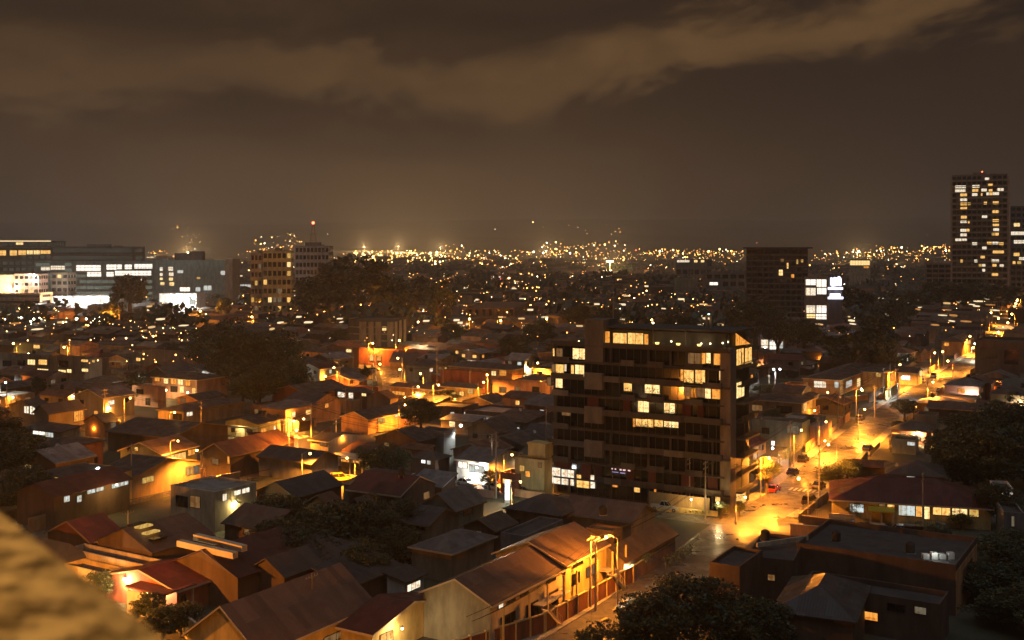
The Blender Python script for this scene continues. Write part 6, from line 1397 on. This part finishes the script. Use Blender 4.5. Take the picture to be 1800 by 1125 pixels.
# ------------------------------------------------------------------ the balcony ledge we look over, and the wall behind us
# outer edge of the ledge top: 0.34 m below the eye, running from far left to near right
h0 = .36; A_ = Vector((-.4615*h0/.236, h0/.236)); B_ = Vector((-.313*h0/.351, h0/.351)); e_ = (B_-A_).normalized(); n_ = Vector((e_.y, -e_.x)); 
if n_.dot(-A_) < 0: n_ = -n_
ledge = empty('balcony_ledge', (A_.x, A_.y, CH-h0), math.atan2(e_.y, e_.x)); tag(ledge, 'blurred yellowish stone ledge crossing the lower left corner', 'ledge')
sgn = 1 if Vector((-e_.y, e_.x)).dot(n_) > 0 else -1
def ledge_mat():
    m = bpy.data.materials.new('mottled_ledge'); nt = nt_new(m); b = bsdf(nt, Roughness=.5)
    tc = N(nt, 'ShaderNodeTexCoord'); n = N(nt, 'ShaderNodeTexNoise', i_Scale=16.0, i_Detail=12.0, i_Roughness=.8); L(nt, tc.outputs['Object'], n.inputs['Vector'])
    v = N(nt, 'ShaderNodeTexVoronoi', i_Scale=14.0); L(nt, tc.outputs['Object'], v.inputs['Vector'])
    c = mixc(nt, ramp(nt, n.outputs[0], [(.44,0.),(.56,1.)]), (.10,.065,.02), (.56,.40,.16)); c = mixc(nt, ramp(nt, v.outputs[0], [(.04,.55),(.09,0.)]), c, (.62,.48,.26)); L(nt, c, b.inputs['Base Color'])  # mottled brown and gold with pale spots
    L(nt, ramp(nt, n.outputs[0], [(.4,.25),(.6,.6)]), b.inputs['Roughness']); return m
mb = MB(); mb.box(-2.5, 0, -.09, 2.6, sgn*.34, 0); mb.build('ledge_cap', ledge_mat(), ledge); mb = MB(); mb.box(-2.5, sgn*.05, -1.0, 2.6, sgn*.30, -.091); mb.build('parapet_wall', W['cream'], ledge)
bl = empty('own_building', (A_.x, A_.y, 0), math.atan2(e_.y, e_.x)); tag(bl, 'the building the picture is taken from, below the blurred ledge', 'building')
y0_, y1_ = sorted((sgn*.06, sgn*14)); mb = MB(); mb.box(-12, y0_, 0, 2.6, y1_, CH-h0-1.002); mb.build('wall', W['cream'], bl); y0_, y1_ = sorted((sgn*1.9, sgn*14)); mb = MB(); mb.box(-12, y0_, CH-h0-1.0, 2.6, y1_, CH+1.6); mb.build('upper_wall', W['cream'], bl)
p = Vector((A_.x, A_.y, 0)) + Vector((e_.x, e_.y, 0))*.2 + Vector((n_.x, n_.y, 0))*1.6; bo = empty('ledge_fill_lamp', (p.x, p.y, CH+.9)); tag(bo, 'amber lamp added out of view behind the ledge', 'lamp')
mb = MB(); mb.tube((0,0,0), (0,0,.18), .07, .09, 12); mb.build('glass', bulb_wrm, bo); mb = MB(); mb.tube((0,0,.18), (0,0,.24), .11, .05, 12); mb.build('cap', metal_dark, bo); plight('lamp_light', (0,0,-.12), 170, (1,.55,.15), .08, bo)  # lamp added out of view to light the ledge
# ------------------------------------------------------------------ the plainer houses of the blocks between, one by one
def near_road(x, y, m=0.0):
    for pts, wdt in ROADS:
        for a, b in zip(pts, pts[1:]):
            ax, ay = a[:2]; bx, by = b[:2]; dx, dy = bx-ax, by-ay; t = max(0, min(1, ((x-ax)*dx+(y-ay)*dy)/max(1e-6, dx*dx+dy*dy)))
            if math.hypot(x-ax-dx*t, y-ay-dy*t) < wdt/2+m: return True
    return False
rnd = random.Random(77)
RW = {'brown':'brown','dark':'near-black','rust':'rust-red','grey':'grey','maroon':'maroon','zinc':'pale zinc','red':'red','green':'dull green'}
SH = {'gable_x':'gabled','gable_y':'end-gabled','hip':'hipped','flat':'flat','shed':'sloping'}
ORD = ('nearest','second','third','fourth','fifth','sixth','seventh','eighth','ninth','tenth','eleventh','twelfth') + tuple('%dth' % i for i in range(13, 60))
cnt = {}
def where(px, py, what):
    """words that place a plain thing by the nearest described one, in picture terms"""
    best = min(LANDMARKS, key=lambda l: (l[1]-px)**2 + ((l[2]-py)*2.2)**2); dx, dy = px-best[1], (py-best[2])*2.2
    side = ('right of' if dx > 0 else 'left of') if abs(dx) > abs(dy) else ('in front of' if dy > 0 else 'beyond')
    k = (what, side, best[0]); cnt[k] = cnt.get(k, 0)+1
    return k, cnt[k]
plain_list = []; CLUT = []
u0, v0 = Vector((.524,.852)), Vector((-.852,.524))
spots = []
for i in range(-10, 62):
    for j in range(-34, 44):
        c = u0*(i*13.0) + v0*(j*14.5) + Vector((rnd.uniform(-2,2), rnd.uniform(-2,2))) + Vector((20, 90))
        if c.y < 128 or c.y > 640: continue
        px = CX+FP*c.x/c.y
        if px < -60 or px > 1860 or (px > 1560 and c.y < 180): continue
        if near_road(c.x, c.y, 7.5): continue
        if any(math.hypot(c.x-f[0], c.y-f[1]) < f[2]+6.5 for f in FOOT): continue
        spots.append(c)
spots.sort(key=lambda c: c.y)
HP = {}
def plain_house(c, big=1.0):
    px, py = CX+FP*c.x/c.y, HY+CH*FP/c.y
    roof = rnd.choice(['gable_x','gable_x','gable_y','gable_y','gable_y','hip','hip','flat','shed']); rc = rnd.choice(['brown','dark','dark','dark','grey','rust','maroon','brown','zinc'] if rnd.random() < .9 else ['red','green'])
    wall = rnd.choice(['brown','brown','tan','grey','dark','pink','dark','green','brick','brown']); Wd, Dd = rnd.uniform(8,12)*big, rnd.uniform(8.5,12.5)*big; h = rnd.choice([3.0,3.2,3.4,3.6,5.6,6.0]); rh = rnd.uniform(1.1,2.2)
    rz = -R(31.6 + rnd.choice([0,0,0,-3,2]) if px > 450 else 27+rnd.uniform(-2,2)); ex, ey = frame(rz)
    S = Vector((c.x, c.y, 0)) + ex*Wd/2 - ey*Dd/2
    root = empty('house', (S.x, S.y, 0), rz); house_local(root, Wd, Dd, h, roof, rh, wall, rc, fascia=rnd.choice([None, None, fas_d, fas_w]), par=.3)
    if rnd.random() < .45 and Dd > 9:
        aw, ad, ah = rnd.uniform(2.2, 3.4), rnd.uniform(4, 7), min(h-.4, rnd.uniform(2.4, 2.9)); ay = rnd.uniform(.3, Dd-ad-.3); mb = MB(); mb.prof([(.001, 0), (.001, ah+.2), (aw, ah-.2), (aw, 0)], ay, ay+ad, axis='y'); mb.build('annex_wall', W[rnd.choice(['brown','tan','grey','brick','pink'])], root)
        mb = MB(); mb.prof([(.48 if roof != 'flat' else .02, ah+.30), (.48 if roof != 'flat' else .02, ah+.22), (aw+.5, ah-.30), (aw+.5, ah-.22)][::1], ay-.3, ay+ad+.3, axis='y'); mb.build('annex_roof', RM(rnd.choice(['grey','rust','zinc','dark','brown']), 'x'), root)
    if rnd.random() < .34:       # porch with pillars along the front
        pw = Wd*rnd.uniform(.45,.9); px0 = -Wd+rnd.uniform(.1, Wd-pw-.05); n_ = rnd.choice([2,3,4])
        mb = MB(); mb.box(px0, -2.3, 2.45, px0+pw, -.5 if roof != 'flat' else -.01, 2.58); mb.build('porch_roof', RM('grey','x') if rnd.random() < .4 else fascia_cream, root)
        for i in range(n_+1):
            mb = MB(); xx = px0+.1+(pw-.2)*i/n_; mb.box(xx-.09, -2.25, 0, xx+.09, -2.07, 2.449); mb.build('porch_pillar', W['cream'], root)
        if rnd.random() < .5: 
            o = empty('ceiling_lamp', (0,0,0)); q = Vector((S.x,S.y,0)) + ex*(px0+pw/2) - ey*1.2; o.location = (q.x, q.y, 2.3); tag(o, None, 'ceiling lamp', 'porch ceiling lamps'); tp = topx((q.x, q.y, 2.3))
            mb = MB(); mb.tube((0,0,0), (0,0,.14), max(.14, c.y*.0005), .1, 8); mb.build('bulb', rnd.choice([bulb_wrm, bulb_sod, bulb_wht]), o); plight('lamp_light', (0,0,-.15), rnd.uniform(150, 600)*(1+c.y/500), rnd.choice([SODIUM, (1,.6,.2), WARMW, COOLW]), .12, o); CLUT.append((o, 'porch ceiling lamp', tp[0], tp[1]))
    lit = None
    for face in 'fs':
        n = rnd.choice([1,2,2]); Ln = Wd if face == 'f' else Dd
        for k in range(n):
            r_ = rnd.random(); kd = rnd.choice(['warm','warm2','white','amber','dimy','dim','cool','dimw']) if r_ < .42 else 'dark'
            w_ = rnd.uniform(1.0, 2.2); mid = (k+.5)/n*Ln; a0, a1 = (-Ln+mid-w_/2, -Ln+mid+w_/2) if face == 'f' else (mid-w_/2, mid+w_/2)
            zb = rnd.choice([.9,1.0]) + (2.7 if h > 5 and rnd.random() < .6 else 0)
            pane(root, face, a0, a1, zb, zb+1.15, kd, Wd, Dd, fr=False)
            if kd != 'dark' and lit is None: lit = {'white':'white','cool':'cold white','dim':'dim','dimy':'dim yellow','dimw':'faint'}.get(kd, 'yellow')
    if rnd.random() < .5:
        cx_, cy_ = -Wd*rnd.uniform(.2,.8), Dd*rnd.uniform(.2,.8); q = Vector((S.x, S.y, 0)) + ex*cx_ + ey*cy_
        zr = h if roof == 'flat' else h + {'gable_y': rh*(1-abs(cx_+Wd/2)/(Wd/2)), 'gable_x': rh*(1-abs(cy_-Dd/2)/(Dd/2)), 'hip': rh*(1-max(abs(cx_+Wd/2)/(Wd/2), abs(cy_-Dd/2)/(Dd/2))), 'shed': rh*cy_/Dd}[roof]
        zr -= .3 if roof == 'flat' else .05; kd_ = rnd.choice(['tank','dish','antenna','antenna']); tp = topx((q.x, q.y, zr))
        if kd_ == 'tank':
            o = empty('water_tank', (q.x, q.y, zr)); tag(o, None, 'water tank', 'roof water tanks'); mb = MB(); mb.tube((0,0,.35), (0,0,1.5), .55, .55, 12); mb.tube((0,0,1.5), (0,0,1.72), .55, .18, 12); mb.build('tank', rubber, o)
            mb = MB(); [mb.box(a-.04, b-.04, -.3, a+.04, b+.04, .349) for a in (-.4,.4) for b in (-.4,.4)]; mb.build('stand', metal_grey, o); CLUT.append((o, 'black water tank', tp[0], tp[1]))
        elif kd_ == 'dish':
            o = empty('satellite_dish', (q.x, q.y, zr)); tag(o, None, 'satellite dish', 'roof satellite dishes'); mb = MB(); mb.tube((0,0,-.2), (0,0,.6), .03, .03, 5); mb.build('post', metal_grey, o)
            mb = MB(); mb.tube((0,0,.6), (.1,-.16,.72), .06, .42, 12, caps=False); mb.tube((.1,-.16,.72), (.28,-.44,.92), .015, .015, 4); mb.build('dish', frame_white, o); CLUT.append((o, 'satellite dish', tp[0], tp[1]))
        else:
            o = empty('roof_antenna', (q.x, q.y, zr)); tag(o, None, 'antenna', 'roof antennas'); mb = MB(); mb.tube((0,0,-.2), (0,0,2.6), .03, .02, 5); mb.build('mast', metal_grey, o)
            mb = MB(); mb.tube((-.8,0,2.4), (.8,0,2.5), .018, .018, 4); [mb.tube((a, -.35, 2.45+a*.06), (a, .35, 2.45+a*.06), .014, .014, 4) for a in (-.7,-.4,-.1,.2,.5)]; mb.build('rods', metal_grey, o); CLUT.append((o, 'roof antenna', tp[0], tp[1]))
    what = '%s %s-roofed %shouse%s' % (RW[rc], SH[roof], 'two-storey ' if h > 5 else '', ' with a %s window' % lit if lit else '')
    plain_list.append((root, what, px, py - 20)); FOOT.append((c.x, c.y, 7))
    if rnd.random() < .6:
        wall_lamp('x', px+8, HY+(CH-2.8)*FP/(c.y-Dd*.55), 2.8, rnd.uniform(400, 2200)*(1+c.y/400), rnd.choice([SODIUM, SODIUM, SODIUM, WARMW, COOLW]), rnd.choice([bulb_sod, bulb_wrm, bulb_wht])); plain_lamps.append((LASTLAMP[0], px, py))  # random wall lamps added to brighten the blocks
plain_lamps = []; LASTLAMP = [None]
_wl = wall_lamp
def wall_lamp(*a, **k): LASTLAMP[0] = _wl(*a, **k); return LASTLAMP[0]
nh = 0; SELECT = [c for c in spots]
hs = [c for c in SELECT if c.y < 470]; print('plain spots', len(SELECT), 'near', len(hs))
if len(hs) > 190: hs = hs[:190]
hset = set(id(c) for c in hs)
for c in hs:
    if rnd.random() < .16:
        px = CX+FP*c.x/c.y; py = HY+CH*FP/c.y; t = tree('x', px, py, rnd.uniform(5,9), rnd.uniform(6,10), rnd.choice(['dark','dark','mid']), far=c.y > 300); plain_list.append((t, 'garden tree', px, py-10)); continue
    plain_house(c)
# yard trees between them
for _ in range(60):
    c = rnd.choice(hs); x, y = c.x+rnd.uniform(-9,9), c.y+rnd.uniform(-9,9); px, py = CX+FP*x/y, HY+CH*FP/y
    if near_road(x, y, 2) or py > 1000 or any(math.hypot(x-f[0], y-f[1]) < f[2]*.8 for f in FOOT): continue
    t = tree('x', px, py, rnd.uniform(4,8), rnd.uniform(4,8), rnd.choice(['dark','dark','mid']), far=y > 280); plain_list.append((t, 'small garden tree', px, py-10))
for o, px, py in plain_lamps: plain_list.append((o, 'wall lamp', px, py))
for o, px, py in AUTO_POLES: plain_list.append((o, 'utility pole', px, py))
for o, px, py in AUTO_WIRES: plain_list.append((o, 'span of wires', px, py))
for o, w_, px, py in AUTO_WALLS: plain_list.append((o, w_, px, py))
for o, w_, px, py in CLUT: plain_list.append((o, w_, px, py))
for o, px, py in AUTO_LAMPS: plain_list.append((o, 'sodium street lamp', px, py))
# word the labels: same-looking ones beside one landmark are counted outward from it
grp = {}
for o, what, px, py in plain_list:
    best = min(LANDMARKS, key=lambda l: (l[1]-px)**2 + ((l[2]-py)*2.2)**2); dx, dy = px-best[1], (py-best[2])*2.2
    side = ('right of' if dx > 0 else 'left of') if abs(dx) > abs(dy) else ('below' if dy > 0 else 'above')
    grp.setdefault((what, side, best[0]), []).append((math.hypot(dx, dy), o))
for (what, side, lm), l in grp.items():
    l.sort(key=lambda t: t[0])
    for i, (d, o) in enumerate(l):
        o['label'] = ('%s, %s one %s the %s' % (what, ORD[i], side, lm)) if len(l) > 1 else '%s %s the %s' % (what, side, lm)
        if what.startswith(('garden','small garden')): o['category'] = 'tree'; o['group'] = 'garden trees'
        elif what in ('sodium street lamp', 'utility pole', 'span of wires', 'black water tank', 'satellite dish', 'roof antenna', 'porch ceiling lamp') or 'wall' in what.split() or 'fence' in what.split(): pass
        elif what == 'wall lamp': o['category'] = 'wall lamp'; o['group'] = 'lamps on walls and porches'
        else: o['category'] = 'house'; o['group'] = 'houses of the town blocks'

# ------------------------------------------------------------------ the farther town: too many to count
mats = [W['brown'], W['tan'], W['grey'], W['dark'], RM('dark'), RM('brown'), RM('grey'), W['pink'], RM('rust')]
mb = MB(); lamps_far = []
def far_house(x, y, rz, Wd, Dd, h, rh):
    ex, ey = frame(rz); c = Vector((x, y, 0)); z0 = hill_z(x, y)-1 if y > 2200 else 0
    pts = [c-ex*Wd/2-ey*Dd/2, c+ex*Wd/2-ey*Dd/2, c+ex*Wd/2+ey*Dd/2, c-ex*Wd/2+ey*Dd/2]; wm = rnd.choice([0,1,2,3,3,0,7]); rm = rnd.choice([4,4,5,6,8])
    q = [Vector((p.x, p.y, z0)) for p in pts]; t = [Vector((p.x, p.y, z0+h)) for p in pts]
    for i in range(4): j = (i+1)%4; mb.quad(q[i], q[j], t[j], t[i], wm)
    a = (t[0]+t[3])/2+Vector((0,0,rh)); b = (t[1]+t[2])/2+Vector((0,0,rh))
    mb.quad(t[0]-ey*.4, t[1]-ey*.4, b, a, rm); mb.quad(t[3]+ey*.4, a, b, t[2]+ey*.4, rm); mb.tri(t[0], a, t[3], wm); mb.tri(t[1], t[2], b, wm)
for c in spots:
    if id(c) in hset: continue
    far_house(c.x, c.y, -R(31+rnd.uniform(-4,4)), rnd.uniform(9,14), rnd.uniform(9,13), rnd.choice([3.4,3.6,6]), rnd.uniform(1,2))
y = 640
while y < 3600:
    step = 15 + (y-640)*.022; x = -.52*y
    while x < .52*y:
        xx, yy = x+rnd.uniform(-4,4), y+rnd.uniform(-5,5)
        if not any(math.hypot(xx-f[0], yy-f[1]) < f[2]+5 for f in FOOT if f[1] > 550) and not near_road(xx, yy, 5) and rnd.random() < .8:
            k = 1+ (y-640)/2200
            far_house(xx, yy, -R(rnd.choice([31,31,5,60])+rnd.uniform(-5,5)), rnd.uniform(10,22)*k, rnd.uniform(9,14)*k, rnd.choice([4,4,6,6,9,12 if y > 900 else 6]), rnd.uniform(.5,2))
        x += step*rnd.uniform(.9,1.6)
    y += step*1.15
o = mb.build('far_town_houses', mats); tag(o, 'mass of small dark houses between the near blocks and the hills', 'far houses', kind='stuff')
# far tree canopy between them
bv = []; mb = MB()
for _ in range(420):
    y = rnd.uniform(650, 3000)*rnd.choice([1,.6,.8]); y = max(y, 620); x = rnd.uniform(-.5,.5)*y
    if any(math.hypot(x-f[0], y-f[1]) < f[2]+6 for f in FOOT if f[1] > 450): continue
    rr = rnd.uniform(5, 12)*(1+y/3000); h = rr*rnd.uniform(.9,1.5)+3
    for _k in range(60):
        d = Vector((rnd.gauss(0,1), rnd.gauss(0,1), abs(rnd.gauss(0,1)))).normalized()*rr*rnd.random()**.4; c = Vector((x, y, h*.35)) + Vector((d.x*1.3, d.y, d.z*.8)); s = rr*rnd.uniform(.12,.26)
        u = Vector((rnd.gauss(0,1), rnd.gauss(0,1), rnd.gauss(0,1))).normalized(); v = u.orthogonal().normalized(); mb.quad(c-u*s, c-v*s*.7, c+u*s, c+v*s*.7)
tag(mb.build('far_trees', LEAF['dark']), 'dark tree tops scattered through the farther town', 'far trees', kind='stuff')

# ------------------------------------------------------------------ the lights of the farther town and of the hills
def hit(px, py):
    """where the sight line through a far light meets the ground or the hillside"""
    k = (py-HY)/FP
    if k > .0 and CH/k < 2300: return atD(px, (CH-9.5)/k, 9.5)
    D = 2300
    while D < 12000:
        if CH - k*D <= hill_z((px-CX)/FP*D, D)+3: return atD(px, D, CH-k*D+1)
        D += 25
    return None
lm = [emis('far_light_orange', (1.0,.38,.07), 14), emis('far_light_yellow', (1.0,.60,.18), 16), emis('far_light_white', (1.0,.85,.55), 18), emis('far_light_dim', (1.0,.40,.09), 5), emis('far_light_red', (1.0,.15,.08), 8)]
mb = MB(); rl = random.Random(5)
def fl(px, py, s=1.0, m=None):
    p = hit(px, py)
    if p is None: return
    m = rl.choice([0,0,0,1,1,2,3,3,3]) if m is None else m; r = p.y*(.00040 if py > 446 else .00058)*s*rl.choice([.45,.5,.6,.7,.8,.9,1.1,1.7]); k = math.exp(0)
    mb.ball((p.x, p.y, max(p.z, r+1)), r, m, 6, 4)
def cluster(x0, x1, y0, y1, n, s=1.0, m=None, pw=1.0):
    for _ in range(n): fl(rl.uniform(x0, x1), y0+(y1-y0)*rl.random()**pw, s, m)
cluster(420, 1310, 446, 478, 330, .9); cluster(640, 1310, 440, 458, 200, .8); cluster(400, 1310, 470, 520, 170, .8); cluster(1420, 1670, 446, 480, 150, .9); cluster(1540, 1670, 432, 452, 80, .85); cluster(1430, 1560, 438, 456, 50, .8)
cluster(1100, 1310, 438, 450, 60, .85); cluster(840, 1060, 455, 500, 120, 1.2, None); cluster(950, 1100, 428, 445, 45, .75); cluster(420, 1300, 500, 560, 70, .7); cluster(0, 420, 545, 600, 46, .8); cluster(1400, 1800, 470, 560, 60, .8)
cluster(0, 1800, 500, 600, 170, .75, None); cluster(5, 200, 556, 572, 22, 1.3, 2); cluster(150, 360, 558, 600, 22, 1.1, 1); cluster(0, 120, 540, 560, 14, 1.2, 1); cluster(20, 420, 590, 640, 24, 1.0); cluster(420, 1310, 460, 540, 200, .7); cluster(420, 1310, 452, 500, 260, .8); cluster(1300, 1800, 450, 500, 70, .8); cluster(840, 1310, 470, 540, 130, .9); cluster(430, 840, 480, 560, 90, .9); cluster(620, 780, 444, 462, 120, 1.1, 1); cluster(600, 900, 446, 470, 120, 1.0); cluster(235, 300, 440, 448, 16, .6); cluster(320, 355, 405, 440, 16, .6); cluster(295, 335, 396, 404, 6, .6); cluster(445, 530, 415, 440, 40, .7); cluster(500, 525, 408, 425, 10, .7); cluster(620, 700, 440, 448, 24, .7); cluster(780, 815, 428, 440, 8, .6)
for px, py, s in ((813,381,.7),(870,403,.6),(884,394,.7),(895,384,.8),(898,380,.7),(937,391,.9),(955,400,.6),(1000,396,.5),(1012,401,.8),(1016,400,.7),(1029,405,.7),(1032,411,.5),(1066,395,.8),(1061,405,.7),(1075,412,.7),(1082,407,.6),(1088,402,.9),(1090,408,.8),(1046,426,.8),(961,427,.6),(977,426,.7),(963,435,.7),(978,438,.8),(1237,359,.6),(1371,327,.5),(1348,325,.4),(1561,379,.5),(1566,378,.6),(1584,379,.5),(1598,378,.7),(1603,378,.8),(1790,322,.7),(1795,334,.8),(784,432,.6),(800,405,.5),(808,407,.5),(815,405,.6),(330,400,.6),(300,402,.5),(350,412,.6),(345,418,.6),(338,425,.5),(576,412,.8),(1124,438,.7),(1506,438,1.2)): fl(px, py, s)
for px, py in ((1330,427),(1547,437),(1118,440),(1445,455),(1600,495),(855,486),(880,490)): fl(px, py, .9, 4)
# strings of street lights up the slopes
for (xa, ya, xb, yb, n) in ((1595,446,1668,430,16),(1500,452,1600,440,16),(1130,446,1300,443,24),(690,446,860,440,20),(900,452,1050,444,18),(420,446,520,430,14),(1000,436,1090,425,10)):
    for i in range(n): t = i/n; fl(xa+(xb-xa)*t+rl.uniform(-2,2), ya+(yb-ya)*t+rl.uniform(-2,2), .75)
o = mb.build('far_town_lights', lm); tag(o, 'countless small orange and white lights of the far town and hillsides', 'far lights', kind='stuff')
# far facades: boxes that glow themselves in place of lamp light
mb = MB()
for _ in range(260):
    px = rl.uniform(0, 1310) if rl.random() < .75 else rl.uniform(1430, 1800); py = 447+rl.random()*135; p = hit(px, py)
    if p is None: continue
    s = p.y/FP; w_, h_ = rl.uniform(3,12)*s, rl.uniform(1.2,3)*s; mb.box(p.x-w_/2, p.y, max(p.z-h_, 1), p.x+w_/2, p.y+6, max(p.z, 2+h_), rl.choice([0,1,1,2]))
o = mb.build('far_glowing_fronts', [emis('far_front_warm', (1.0,.60,.24), .9), emis('far_front_pale', (1.0,.78,.45), 1.2), emis('far_front_orange', (.85,.36,.10), .6)]); tag(o, 'small glowing building fronts scattered through the farther town', 'far fronts', kind='stuff')
